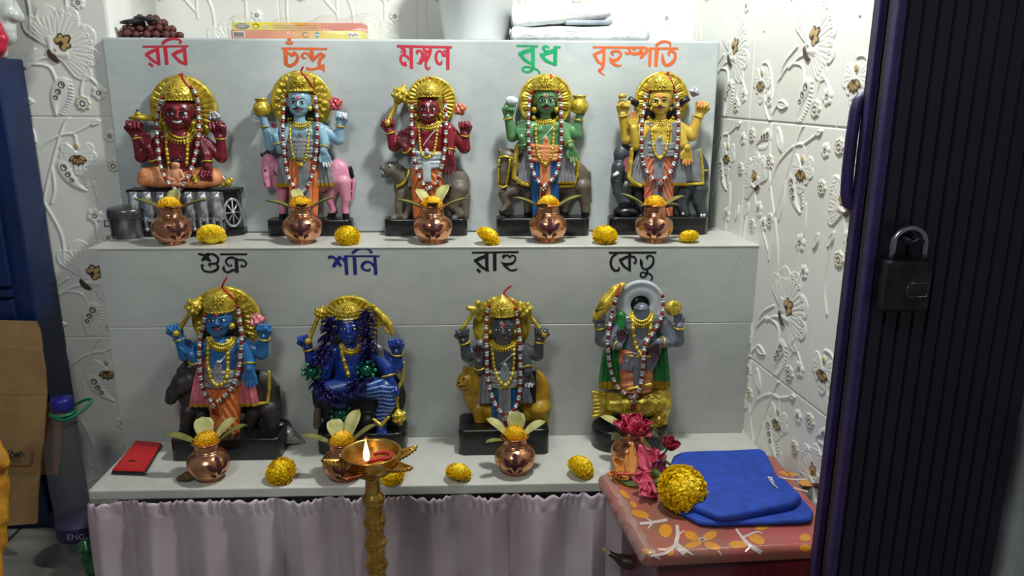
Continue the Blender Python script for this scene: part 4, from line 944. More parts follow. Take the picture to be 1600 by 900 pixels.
# ---------------------------------------------------------------- 3 maroon standing statue
def statue_mars():
    s = Statue('mars', 570, 50, KU, ZU, (80, 424, 775, 845), Y1 - .001, 'maroon four-armed standing statue with a moustache and raised gold mace')
    q = s.s; M = skin('red', '#7d1b28', '#6a1420', '#541a24'); s.base(80, 424, 775, 845)
    s.halo(275, 288, 100, 'rib', n=34)
    FUR = mat('brown_grey_fur', '#6b6254', .5, col2='#565044', nscale=40); s.doff = -14; a = Sculpt(.0015)
    s.el(a, (380, 630, -14), (56, 72, 31), 10); s.el(a, (260, 630, -14), (120, 60, 28), 10); s.el(a, (165, 640, -8), (46, 62, 28), 8)
    s.ch(a, [(160, 600, -4, 36), (128, 570, 4, 30)], 8); s.el(a, (112, 566, 8), (36, 32, 26), 5); s.ch(a, [(98, 572, 12, 22), (76, 562, 14, 15)], 5); s.ch(a, [(92, 592, 12, 12), (76, 594, 14, 9)], 3)
    s.ch(a, [(62, 580, 14, 5), (90, 582, 14, 4)], 2, 's')
    for k in range(4): s.ch(a, [(74 + k * 6, 578, 26, 1.5)] * 2, 1)
    s.el(a, (140, 562, 26), (15, 20, 6), 3); s.el(a, (140, 564, 32), (9, 13, 5), 2, op='s'); s.ch(a, [(132, 536, 10, 8)] * 2, 2); s.ch(a, [(66, 548, 16, 6)] * 2, 2)
    s.ch(a, [(150, 660, 4, 24), (140, 720, 8, 16), (142, 760, 8, 14), (118, 768, 16, 13)], 5); s.ch(a, [(190, 670, -8, 22), (184, 730, -4, 16), (168, 766, 6, 14)], 5)
    s.ch(a, [(390, 650, 0, 40), (364, 720, 6, 24), (392, 756, 6, 16), (368, 768, 16, 13)], 6); s.ch(a, [(412, 680, -8, 26), (416, 764, -8, 17)], 6)
    for x in (112, 118, 124, 160, 168, 362, 370, 378): s.ch(a, [(x, 770, 26, 5), (x - 1, 773, 31, 4)], .8)
    s.ch(a, [(425, 610, -18, 6), (432, 700, -18, 5)], 2)
    an = s.add(a, 'lion', FUR)
    s.ball_part('lion_eye', (103, 553, 32), 6, EYEW, an); s.ball_part('lion_pupil', (102, 553, 37), 3, EYEB, an); MB().tube([s.P(184, 566, 16), s.P(176, 600, 26), s.P(156, 628, 30), s.P(130, 640, 26)], 7 * q, 8, smooth=4).build('lion_collar', GOLD, an)
    mb = MB()
    for k in range(4): mb.ball(s.P(70 + k * 6, 575 + (k % 2) * 8, 26), 2.6 * q, 6)
    mb.build('lion_teeth', EYEW, an)
    s.doff = 13
    s.drape('shawl', [(212, 345, 390), (196, 350, 480), (188, 352, 560), (178, 360, 640)], -2, 14, GREY, npl=12, amp=2.4)
    b = Sculpt(.0013); s.torso(b, 275, 378, 198, 352, 500, 56); s.head(b, 262, 320, 45, 56, 0, 8, 384)
    s.arm(b, [(206, 398, -6, 23), (120, 470, -4, 24), (104, 412, 4, 16)], (100, 62, 'fist', 1)); s.arm(b, [(208, 404, 4, 21), (180, 492, 16, 20), (164, 474, 34, 14)], (93, 66, 'open', 1))
    s.arm(b, [(346, 398, -6, 23), (412, 478, -4, 25), (416, 424, 6, 16)], (95, 62, 'fist', -1)); s.arm(b, [(348, 404, 4, 23), (352, 480, 14, 21), (352, 508, 28, 16)], (-90, 76, 'open', -1))
    s.add(b, 'body', M, [(s.P(162, 436, 44), [20 * q, 16 * q, 36 * q], 1), (s.P(352, 556, 46), [22 * q, 16 * q, 34 * q], 1)])
    legs(s, 196, 322, 560, 772, ORNG, zig=.5, npl=5); sash(s, 268, 494, 562, 60, mat('silver_cloth', '#b4bcc0', .4, col2='#8d969b', nscale=60), n=4, pleat=(256, 500, 570))
    s.drape('front_pleat', [(240, 272, 540), (240, 274, 600), (242, 276, 622)], 38, 7, MATS['silver_cloth'], npl=5)
    MB().tube([s.P(270, 496, 2) + V((math.cos(t) * 58 * q, -math.sin(t) * 36 * q, 0)) for t in [k * PI / 10 for k in range(11)]], 4 * q, 8).build('belt', GOLD, s.root)
    s.crown(264, 270, 51, 194, [(0, .96), (.2, 1.04), (.45, 1.0), (.7, .72), (.85, .3), (.93, .24), (1, .12)], rim=True, flower=(264, 246), fr=20, nf=9)
    s.face(must=WHITEP, lip=LIP, tilak=WHITEP); s.ball_part('earring', (212, 344, 12), 9, GOLD); s.ball_part('earring', (312, 344, 12), 9, GOLD); s.collar(262, 366, 50, 34, 15, 6)
    s.strand('long_necklace', [(222, 374), (226, 440), (234, 500), (256, 520), (284, 500), (296, 440), (304, 374)], 6, bead=True); s.strand('sacred_thread', [(312, 384), (270, 430), (240, 472)], 2, WHITEP); s.ball_part('pendant', (256, 500, 46), 9, SILVER)
    s.bangle((120, 470, -4), (104, 412, 4), .95, 19); s.bangle((180, 492, 16), (164, 474, 34), .5, 20); s.bangle((412, 478, -4), (416, 424, 6), .95, 19); s.bangle((352, 480, 14), (352, 508, 28), .4, 21)
    s.mace((94, 376, 18), (136, 284, 6), 10, hr=36); s.lotus(394, 320, 28, 6, mat('lotus_orange', '#d0683c', .4, col2='#b8532c'), 'held_lotus', 120)
    garland(s, [(196, 284), (192, 360), (198, 450), (206, 530), (224, 596), (250, 642)], [(330, 280), (336, 350), (334, 440), (326, 520), (312, 580), (290, 630), (256, 650)], [(268, 186), (272, 194)], 'bead garland hanging on the maroon standing statue')
statue_mars()

# ---------------------------------------------------------------- 4 green statue
def statue_mercury():
    s = Statue('mercury', 740, 50, KU, ZU, (95, 480, 772, 845), Y1 - .001, 'green four-armed statue with blue leg cloth before a bridled brown animal')
    q = s.s; M = skin('green', '#588658', '#4a7549', '#8aa068'); s.base(95, 480, 772, 845)
    s.halo(298, 288, 110, 'petal', n=14)
    FUR = mat('brown_fur', '#645a4c', .45, col2='#4f473c', nscale=40); s.doff = -14; a = Sculpt(.0015)
    s.el(a, (410, 610, -14), (72, 76, 31), 10); s.el(a, (290, 610, -16), (150, 66, 28), 10); s.el(a, (190, 600, -10), (58, 78, 30), 8)
    s.ch(a, [(180, 560, -6, 48), (150, 520, 0, 38)], 8); s.ch(a, [(136, 516, 4, 34), (124, 570, 12, 28), (122, 618, 14, 23)], 6); s.ch(a, [(110, 492, 4, 11), (103, 484, 4, 5)], 2)
    s.ch(a, [(170, 650, 2, 28), (124, 672, 10, 22), (138, 712, 14, 15), (118, 744, 20, 14), (140, 754, 24, 11)], 4); s.ch(a, [(226, 680, -12, 22), (222, 765, -10, 14)], 5)
    s.ch(a, [(450, 640, -8, 38), (460, 700, -8, 22), (462, 764, -6, 16)], 5); s.ch(a, [(400, 650, -24, 32), (380, 720, -24, 18), (372, 768, -22, 14)], 5); s.ch(a, [(478, 580, -18, 7), (484, 700, -18, 6)], 2)
    an = s.add(a, 'horse', [FUR, BLACK], [(s.P(128, 750, 24), [34 * q, 30 * q, 16 * q], 1), (lambda X, Y, Z: (Z < s.zt + .007), 1)])
    br = MB()
    for pts in ([(104, 520, 34), (130, 514, 44), (158, 522, 40), (170, 534, 30)], [(106, 524, 34), (102, 580, 36), (102, 632, 30)], [(150, 524, 42), (144, 580, 44), (134, 634, 36)], [(100, 634, 30), (122, 642, 40), (140, 634, 36)]): br.tube([s.P(*p) for p in pts], 4.5 * q, 8, smooth=3)
    br.build('bridle', GOLD, an); MB().ball(s.P(108, 556, 38), 5 * q).tube([s.P(100, 556, 38), s.P(112, 560, 41)], 2 * q).build('horse_eye', BLACK, an)
    cp = Sculpt(.0014); s.ch(cp, [(182, 474, 26, 12), (172, 540, 34, 11), (166, 600, 34, 10), (200, 625, 34, 9), (228, 634, 34, 8)], 4); s.add(cp, 'saddle_trim', GOLD, par=an); cp = Sculpt(.0014); s.ch(cp, [(432, 524, 20, 8), (428, 590, 22, 8), (412, 634, 22, 9), (350, 638, 22, 8)], 3); s.add(cp, 'saddle_trim', GOLD, par=an)
    s.doff = 13
    s.drape('shawl', [(235, 368, 376), (215, 390, 470), (190, 415, 560), (176, 424, 628)], -2, 16, GREY, npl=16, amp=2.6, band=(GOLDTRIM, .05))
    b = Sculpt(.0013); s.torso(b, 300, 374, 228, 372, 470, 55); hairback(s, 298, 318, 52, 42); s.head(b, 298, 284, 44, 57, 4, 8, 376)
    s.arm(b, [(236, 390, -6, 22), (160, 430, -6, 24), (142, 352, 4, 16)], (80, 60, 'fist', 1)); s.arm(b, [(240, 396, 4, 20), (204, 468, 16, 20), (198, 436, 32, 14)], (87, 66, 'open', 1))
    s.arm(b, [(364, 390, -6, 22), (424, 420, -6, 25), (436, 358, 4, 16)], (85, 50, 'open', -1)); s.arm(b, [(366, 396, 4, 22), (388, 456, 14, 21), (402, 474, 28, 15)], (-72, 66, 'open', -1))
    s.add(b, 'body', M, [(s.P(200, 372, 40), [14 * q, 14 * q, 28 * q], 0), (s.P(410, 530, 44), [26 * q, 22 * q, 12 * q], 1)])
    legs(s, 238, 352, 520, 768, BLUEC, center=(PEACH, 44)); sash(s, 298, 466, 532, 60, PEACH, n=4, pleat=(300, 452, 530))
    s.crown(298, 242, 48, 172, [(0, 1), (.2, 1.05), (.5, 1.0), (.75, .9), (.9, .65), (1, .3)], flower=(300, 204), fr=28, nf=10)
    s.face(must=HAIR, tilak=REDP); s.ball_part('earring', (252, 322, 8), 13, GOLD); s.ball_part('earring', (344, 322, 8), 13, GOLD); s.collar(298, 346, 50, 30, 15, 7)
    s.strand('long_necklace', [(258, 360), (258, 440), (268, 510), (296, 546), (322, 510), (330, 440), (334, 360)], 6, bead=True); s.ball_part('pendant', (296, 546, 44), 10, GOLD); s.strand('sacred_thread', [(330, 390), (300, 425), (284, 444)], 2, WHITEP)
    s.bangle((160, 430, -6), (142, 352, 4), .95, 19); s.bangle((424, 420, -6), (436, 358, 4), .95, 19); s.bangle((388, 456, 14), (402, 474, 28), .5, 20); s.bangle((204, 468, 16), (198, 436, 32), .3, 20, m=M[0])
    cn = Sculpt(.0011); s.el(cn, (158, 284, 22), (26, 18, 16), 2, -8); 
    for k in range(3): s.ch(cn, [(138 + k * 6, 272, 36, 2), (136 + k * 6, 296, 36, 2)], 2, 's')
    s.add(cn, 'held_conch', [mat('conch_white', '#c9d2d8', .3)])
    s.pot(436, 300, 38, 2)
    garland(s, [(242, 242), (230, 290), (226, 380), (228, 460), (236, 540), (256, 600), (287, 640)], [(346, 240), (358, 290), (363, 380), (362, 460), (354, 540), (334, 600), (287, 640)], [(318, 176), (322, 182), (316, 192)], 'bead garland hanging on the green statue')
statue_mercury()

# ---------------------------------------------------------------- 5 yellow statue with elephant
def statue_jupiter():
    s = Statue('jupiter', 910, 50, KU, ZU, (112, 518, 768, 840), Y1 - .001, 'yellow four-armed statue standing before a dark grey elephant')
    q = s.s; M = skin('yellow', '#c3a53f', '#ad8f30', '#d08c50'); s.base(112, 518, 768, 840)
    s.halo(328, 280, 110, 'petal', n=16)
    EL = mat('elephant_grey', '#3f454c', .4, col2='#33383e', nscale=40); s.doff = -14; a = Sculpt(.0015)
    s.el(a, (340, 600, -16), (170, 84, 30), 10); s.el(a, (440, 580, -16), (84, 96, 31), 10); s.el(a, (180, 545, -4), (52, 76, 32), 8); s.el(a, (168, 505, 2), (40, 42, 30), 6)
    s.ch(a, [(150, 560, 16, 30), (140, 610, 22, 24), (144, 660, 24, 19), (162, 696, 24, 15), (188, 700, 24, 11)], 5)
    for k in range(8): s.ch(a, [(122 + k * 1.5, 610 + k * 11, 46, 1.5), (160 + k * 1, 614 + k * 10.5, 44, 1.5)], 2, 's')
    s.el(a, (192, 545, 22), (34, 50, 8), 3, 15); s.el(a, (190, 548, 30), (24, 38, 5), 2, 15, op='s')
    s.ch(a, [(180, 640, -8, 32), (172, 715, -6, 24)], 5); s.ch(a, [(235, 660, -18, 28), (232, 752, -16, 22)], 5); s.ch(a, [(415, 660, -14, 36), (405, 700, -8, 26), (422, 752, -4, 23)], 5); s.ch(a, [(482, 650, -12, 38), (480, 700, -10, 27), (498, 754, -8, 23)], 5)
    s.el(a, (184, 742, 0), (60, 26, 40), 2)
    an = s.add(a, 'elephant', [EL, BLACK, mat('ear_pink', '#a85f68', .5)], [(lambda X, Y, Z: (Z < s.zt + 50 * q) & (X < s.P(238, 700, 0).x) & (Z < s.P(200, 716, 0).z), 1), (s.P(189, 548, 28), [20 * q, 12 * q, 34 * q], 2)])
    tk = MB().tube([s.P(148, 582, 44), s.P(128, 594, 50)], [9 * q, 6 * q], 10).build('tusk', EYEW, an)
    nl = MB()
    for x, y, d in ((492, 758, 16), (504, 758, 16), (416, 752, 20), (240, 760, 8), (228, 760, 8)): nl.ball(s.P(x, y, d), (6 * q, 4 * q, 7 * q), 8)
    nl.build('toenail', EYEW, an); MB().tube([s.P(134, 530, 36), s.P(148, 524, 38)], 2.5 * q, 6).build('elephant_eye', EYEB, an)
    s.drape('saddle_cloth', [(395, 488, 486), (392, 498, 560), (390, 500, 620)], 14, 6, GREY, npl=5, amp=1.2, par=an); gt = Sculpt(.0013); s.ch(gt, [(486, 486, 20, 5), (497, 560, 22, 6), (498, 626, 22, 6), (400, 632, 22, 6)], 2); s.ch(gt, [(497, 572, 21, 5), (522, 572, 8, 4)], 2); s.add(gt, 'saddle_trim', GOLD, par=an)
    s.doff = 13
    s.drape('shawl', [(262, 400, 372), (240, 408, 470), (200, 420, 560), (186, 430, 636)], 4, 18, GREY, npl=16, amp=2.6, band=(GOLDTRIM, .06))
    ct = Sculpt(.0013); s.ch(ct, [(204, 486, 30, 9), (200, 540, 34, 9), (192, 600, 34, 9), (210, 622, 34, 8), (240, 636, 34, 8)], 3); s.add(ct, 'shawl_border', GOLD)
    b = Sculpt(.0013); s.torso(b, 325, 370, 255, 400, 470, 56); hairback(s, 325, 316, 56, 44); s.head(b, 324, 286, 44, 57, -4, 8, 372)
    s.arm(b, [(264, 386, -6, 22), (184, 442, -6, 24), (166, 340, 4, 17)], (85, 64, 'fist', 1)); s.arm(b, [(266, 394, 4, 20), (222, 470, 18, 20), (212, 398, 32, 15)], (92, 66, 'open', 1))
    s.arm(b, [(392, 386, -6, 22), (452, 428, -6, 24), (484, 344, 6, 16)], (80, 64, 'fist', -1)); s.arm(b, [(398, 396, 4, 22), (416, 462, 14, 21), (432, 478, 28, 16)], (-85, 70, 'open', -1))
    s.add(b, 'body', M, [(s.P(436, 538, 44), [26 * q, 26 * q, 11 * q], 1), (s.P(492, 292, 30), [18 * q, 24 * q, 24 * q], 1), (s.P(210, 340, 44), [20 * q, 20 * q, 14 * q], 1)])
    legs(s, 254, 376, 514, 762, mat('peach_chevron', '#d0876a', .45, col2='#c0603f', nscale=60), center=(GREY, 44), zig=.55, npl=6); sash(s, 325, 456, 514, 62, GREY, n=4, pleat=(318, 450, 510))
    s.crown(324, 242, 47, 162, [(0, 1), (.2, 1.04), (.5, .9), (.75, .62), (.86, .3), (1, .05)], flower=(324, 212), fr=26, nf=9)
    s.face(must=HAIR, tilak=REDP); s.ball_part('earring', (286, 318, 10), 9, GOLD); s.ball_part('earring', (364, 318, 10), 9, GOLD); s.collar(324, 348, 50, 30, 15, 6)
    s.strand('long_necklace', [(284, 360), (288, 440), (300, 500), (320, 520), (342, 496), (354, 440), (362, 360)], 6, bead=True); s.ball_part('pendant', (320, 520, 44), 9, GOLD); s.ball_part('navel_jewel', (320, 440, 36), 10, SILVER)
    s.bangle((184, 442, -6), (166, 340, 4), .95, 19, m=M[0]); s.bangle((452, 428, -6), (484, 344, 6), .95, 19, m=M[0]); s.bangle((416, 462, 14), (432, 478, 28), .5, 20, m=M[0])
    MB().tube([s.P(150, 268, 26), s.P(180, 262, 26)], 10 * q, 10).build('held_scroll', GOLD, s.root); MB().tube([s.P(192, 276, 4), s.P(228, 300, 0)], 13 * q, 10).build('held_rod', BLACK, s.root)
    MB().tube([s.P(400, 300, 0), s.P(440, 272, 6)], 13 * q, 10).build('held_rod', BLACK, s.root); s.lotus(464, 248, 22, 10, SILVER, 'held_lotus', 70, SILVER)
    garland(s, [(274, 238), (262, 270), (250, 340), (244, 420), (246, 500), (258, 560), (288, 604), (320, 616)], [(382, 238), (394, 300), (398, 370), (394, 450), (382, 530), (356, 590), (320, 616)], [(358, 166), (350, 172), (366, 200), (380, 234)], 'bead garland hanging on the yellow statue')
statue_jupiter()
# ---------------------------------------------------------------- 6 bright blue statue in a pink shawl
def statue_venus():
    s = Statue('venus', 220, 380, KL, ZL, (108, 492, 690, 765), Y2 - .001, 'bright blue four-armed statue in a pink shawl, leftmost on the lower shelf')
    q = s.s; M = skin('bright_blue', '#2a6ba8', '#215a92', '#1c3560'); s.base(108, 492, 690, 765, .12)
    s.halo(302, 268, 118, 'lattice', n=26)
    FUR = mat('charcoal_coat', '#3a3634', .45, col2='#2b2826', nscale=40); s.doff = -14; a = Sculpt(.0015)
    s.el(a, (420, 530, -14), (66, 92, 31), 10); s.el(a, (300, 530, -16), (140, 80, 29), 10); s.el(a, (190, 530, -8), (60, 80, 31), 8)
    s.ch(a, [(175, 480, 0, 44), (150, 490, 8, 38), (118, 524, 22, 26), (106, 548, 28, 20)], 8); s.ch(a, [(140, 450, 4, 14), (160, 420, 0, 9), (182, 426, -6, 5)], 3); s.el(a, (172, 500, 26), (22, 14, 8), 3, 30)
    s.ch(a, [(170, 590, 4, 30), (160, 640, 8, 21), (156, 684, 8, 20)], 5); s.ch(a, [(215, 600, -12, 28), (214, 686, -12, 19)], 5)
    s.ch(a, [(450, 580, -8, 38), (462, 630, -6, 25), (466, 686, -6, 20)], 5); s.ch(a, [(400, 590, -20, 34), (384, 640, -18, 22), (392, 686, -18, 19)], 5); s.ch(a, [(482, 500, -16, 6), (490, 580, -16, 6)], 2)
    an = s.add(a, 'elephant', FUR); g = Sculpt(.0013); s.ch(g, [(450, 452, 18, 6), (452, 510, 22, 6), (446, 560, 22, 6), (400, 566, 20, 6)], 2); s.add(g, 'saddle_trim', GOLD, par=an); MB().ball(s.P(128, 500, 44), 5 * q).build('elephant_eye', EYEB, an)
    s.doff = 14; s.drape('shawl', [(220, 362, 336), (205, 378, 420), (188, 396, 490), (174, 416, 572)], -2, 17, PINKC, npl=12, amp=3, band=(GOLDTRIM, .05))
    b = Sculpt(.0014); s.torso(b, 290, 334, 212, 370, 452, 58); hairback(s, 284, 296, 54, 40); s.head(b, 275, 272, 46, 58, -8, 8, 336)
    s.arm(b, [(222, 352, -6, 22), (156, 392, -4, 23), (134, 332, 6, 16)], (102, 60, 'fist', 1)); s.arm(b, [(224, 360, 4, 20), (194, 414, 18, 20), (180, 392, 32, 14)], (108, 62, 'open', 1))
    s.arm(b, [(360, 352, -6, 22), (424, 384, -4, 25), (433, 330, 6, 16)], (85, 60, 'fist', -1)); s.arm(b, [(364, 360, 4, 22), (382, 420, 16, 21), (382, 440, 28, 16)], (-86, 68, 'open', -1))
    s.add(b, 'body', M, [(s.P(168, 352, 44), [16 * q, 18 * q, 20 * q], 1)])
    legs(s, 244, 350, 492, 690, ORNG, zig=.5, npl=5, feet=True, sk=M[0]); sash(s, 292, 436, 496, 60, SILVER, n=4, pleat=(272, 430, 492))
    MB().tube([s.P(292, 440, 2) + V((math.cos(t) * 60 * q, -math.sin(t) * 36 * q, 0)) for t in [k * PI / 10 for k in range(11)]], 4 * q, 8).build('belt', GOLD, s.root)
    s.crown(278, 236, 49, 162, [(0, 1), (.2, 1.03), (.55, 1.02), (.8, .85), (.93, .5), (1, .15)], flower=(272, 202), fr=22, nf=8)
    s.face(must=HAIR, tilak=REDP); s.ball_part('earring', (320, 292, 14), 12, GOLD); s.collar(284, 326, 48, 44, 17, 8)
    s.strand('long_necklace', [(238, 344), (236, 420), (248, 480), (272, 500), (300, 480), (306, 420), (304, 344)], 8, bead=True); s.strand('sacred_thread', [(330, 350), (300, 395), (276, 420)], 3, WHITEP)
    s.bangle((156, 392, -4), (134, 332, 6), .95, 19); s.bangle((194, 414, 18), (180, 392, 32), .2, 22); s.bangle((424, 384, -4), (433, 330, 6), .95, 19); s.bangle((382, 420, 16), (382, 440, 28), .3, 21)
    s.mace((126, 316, 22), (176, 242, 6), 9, hr=32); s.lotus(408, 272, 27, 6, mat('lotus_pink', '#d3747c', .4, col2='#c25c66'), 'held_lotus', 110)
    garland(s, [(228, 246), (220, 290), (208, 340), (206, 420), (212, 490), (230, 536), (258, 562)], [(340, 216), (346, 260), (354, 330), (350, 400), (340, 460), (318, 510), (286, 546), (258, 562)], [(304, 118), (290, 142), (288, 160), (310, 178), (336, 206)], 'bead garland hanging on the bright blue statue')
statue_venus()

# ---------------------------------------------------------------- 7 dark blue seated statue
def statue_saturn():
    s = Statue('saturn', 430, 380, KL, ZL, (145, 458, 672, 745), Y2 - .001, 'dark blue seated statue draped in purple tinsel, behind the brass oil lamp')
    q = s.s; M = skin('dark_blue', '#123a96', '#0e2c74', '#182c60'); s.base(145, 458, 672, 745)
    s.halo(264, 282, 100, 'rib', n=32)
    WG = mat('dark_feather', '#25272c', .45, col2='#17181c', nscale=60); a = Sculpt(.0016); s.doff = -16
    s.el(a, (295, 540, -10), (166, 140, 26), 6)                                    # bird the figure sits on, wings spread to both sides
    for i in range(9):
        for j in range(7):
            for e in (-1, 1):
                x = 295 + e * (95 + j * 11); y = 440 + i * 24 + (j % 2) * 12
                if ((x - 295) / 160) ** 2 + ((y - 540) / 134) ** 2 < .96: s.el(a, (x, y, -10 + 25 * math.sqrt(max(0, 1 - ((x - 295) / 166) ** 2 - ((y - 540) / 140) ** 2))), (8, 13, 4), 1.5)
    s.ch(a, [(225, 600, 8, 34), (210, 660, 12, 26), (206, 676, 14, 20)], 5); s.ch(a, [(330, 620, 4, 36), (330, 680, 4, 28)], 5)
    an = s.add(a, 'bird_mount', WG); f = Sculpt(.0013); s.ch(f, [(150, 590, 16, 13), (148, 640, 20, 15)], 4); s.add(f, 'bird_leg', mat('umber_paint', '#5b5140', .5), par=an)
    gs = Sculpt(.0013); s.ch(gs, [(452, 420, 14, 5), (448, 480, 20, 7), (426, 520, 24, 6)], 3); s.add(gs, 'gold_sash', GOLD)
    s.doff = 8; b = Sculpt(.0014); s.torso(b, 268, 358, 190, 350, 470, 56); s.head(b, 257, 302, 42, 54, 0, 8, 360)
    s.arm(b, [(200, 376, -4, 22), (128, 410, 0, 22), (116, 366, 8, 15)], (105, 56, 'fist', 1)); s.arm(b, [(204, 384, 6, 20), (176, 460, 18, 20), (178, 440, 34, 14)], (90, 60, 'open', 1))
    s.arm(b, [(344, 376, -4, 24), (424, 430, 0, 27), (428, 384, 8, 17)], (95, 62, 'fist', -1)); s.arm(b, [(346, 386, 4, 24), (392, 440, 20, 22), (402, 484, 32, 17)], (-80, 64, 'fist', -1))
    s.ch(b, [(372, 640, 34, 20), (372, 655, 46, 17)], 4)
    for k in range(5): s.ch(b, [(360 + k * 7, 660, 50, 5), (359 + k * 7.5, 672 - abs(k - 2), 58, 4.5)], .8)
    s.add(b, 'body', M)
    lg = Sculpt(.0014)                                                              # striped leg cloth
    s.ch(lg, [(300, 500, 4, 44), (385, 512, 30, 38), (394, 560, 34, 30), (370, 622, 32, 24)], 6); s.ch(lg, [(250, 505, 6, 42), (178, 520, 24, 36), (232, 560, 34, 26)], 8); s.el(lg, (272, 510, 0), (70, 44, 34), 8)
    def stripes(X, Y, Z): 
        return (np.sin((Z * 1.0 + .28 * np.abs(X - s.P(385, 500, 0).x)) / (15 * q) * 2 * PI) > .62)
    s.add(lg, 'leg_cloth', [mat('leg_cloth_blue', '#153c86', .35, col2='#102d66'), mat('stripe_blue', '#86a6cf', .4)], [(lambda X, Y, Z: stripes(X, Y, Z) & (X > s.P(330, 500, 0).x), 1)])
    lt = Sculpt(.0013); s.ch(lt, [(345, 618, 50, 6), (372, 640, 58, 7), (398, 612, 54, 6)], 2); s.add(lt, 'cloth_trim', GOLD)
    s.crown(255, 260, 44, 204, [(0, .96), (.25, 1.04), (.5, .98), (.75, .72), (.92, .35), (1, .1)], flower=(255, 236), fr=18, nf=9)
    s.face(eyes=True, brow=mat('navy_line', '#0a1a44', .4), lip=mat('lip_blue', '#16337a', .4)); s.strand('forehead_mark', [(240, 270), (274, 268)], 3, WHITEP); s.strand('forehead_mark', [(240, 277), (274, 275)], 3, WHITEP)
    s.collar(266, 354, 36, 32, 13, 7); s.strand('long_necklace', [(232, 350), (238, 400), (256, 460), (262, 470)], 8, bead=True); s.strand('sacred_thread', [(330, 420), (284, 462)], 3, SILVER)
    sh = Sculpt(.0014); s.ch(sh, [(330, 352, 14, 15), (366, 372, 16, 15), (374, 410, 14, 13)], 4); s.add(sh, 'shoulder_shawl', mat('dim_silver', '#6d7074', .4, .3))
    s.bangle((424, 430, 0), (428, 384, 8), .93, 20); s.bangle((392, 440, 20), (402, 484, 32), .55, 22); s.bangle((128, 410, 0), (116, 366, 8), .9, 18)
    s.mace((116, 344, 22), (152, 258, 8), 9, hr=22, name='held_club')
    bw = Sculpt(.0012); s.ch(bw, [(346, 226, 10, 9), (380, 262, 12, 15), (402, 286, 14, 12), (410, 318, 20, 6)], 3); s.ch(bw, [(340, 240, 14, 4), (398, 316, 22, 4)], 1); s.ch(bw, [(345, 222, 12, 9)] * 2, 1); s.add(bw, 'held_bow', GOLD)
    s.mace((424, 545, 20), (432, 592, 24), 8, hr=27, name='mace')
    # purple tinsel garland with green balls: its own thing
    g = empty('tinsel_garland', s.o, 'purple tinsel garland with green glitter balls, draped over the dark blue seated statue', 'garland'); s.doff = 0
    TP = mat('purple_tinsel', '#30246e', .22, .55, col2='#181240', nscale=300); GB = mat('green_glitter', '#12694a', .2, .5, col2='#0a3f30', nscale=300); rnd = random.Random(5)
    def bunch(path, n, L, nm):
        mb = MB(); qq = smooth_path(path, 10)
        core = [s.P(x, y, max((s.dsurf(x, y) or 20), 26) + 8) for x, y in qq]; core = [core[0]] + [(core[i - 1] + core[i] + core[i + 1]) / 3 for i in range(1, len(core) - 1)] + [core[-1]]
        mb.tube(core, 5 * q, 6)
        for i in range(n):
            c = core[int((i + .5) / n * len(core)) % len(core)]; t = rnd.uniform(0, 2 * PI)
            pts = []; e = V((math.cos(t), -abs(rnd.gauss(0, .7)) - .2, math.sin(t) * .5 - .15)).normalized(); sd = V((-e.z, 0, e.x))
            for k in range(6):
                a_ = k / 5; pts.append(c + e * (L * q * math.sin(a_ * 1.9)) + sd * (L * .28 * q * math.sin(a_ * 3)) + V((0, 0, -L * .45 * q * a_ * a_)))
            mb.tube(pts, [2.6 * q, 2.4 * q, 2.1 * q, 1.8 * q, 1.3 * q, .6 * q], 4)
        mb.build(nm, TP, g)
    bunch([(196, 258), (186, 310), (172, 370), (142, 420)], 150, 34, 'tinsel'); bunch([(318, 236), (324, 280), (326, 340), (324, 410)], 150, 34, 'tinsel')
    bunch([(140, 480), (180, 520), (226, 540)], 85, 36, 'tinsel'); bunch([(316, 460), (276, 500), (232, 545)], 85, 36, 'tinsel')
    for x, y, r in ((128, 452, 23), (320, 446, 23), (232, 600, 26)):
        d = max(s.dsurf(x, y) or 30, 36) + 14; o = MB().ball(s.P(x, y, d), r * q, 14).build('glitter_ball', GB, g); mb = MB()
        for k in range(9):
            t = k / 9 * 2 * PI; mb.ball(s.P(x + math.cos(t) * r * 1.35, y + math.sin(t) * r * 1.2, d + 4 * math.sin(3 * t)), 7.5 * q, 8)
        mb.build('glitter_bead', mat('green_bead', '#0e8a58', .15, .2, col2='#086a42'), o)
statue_saturn()

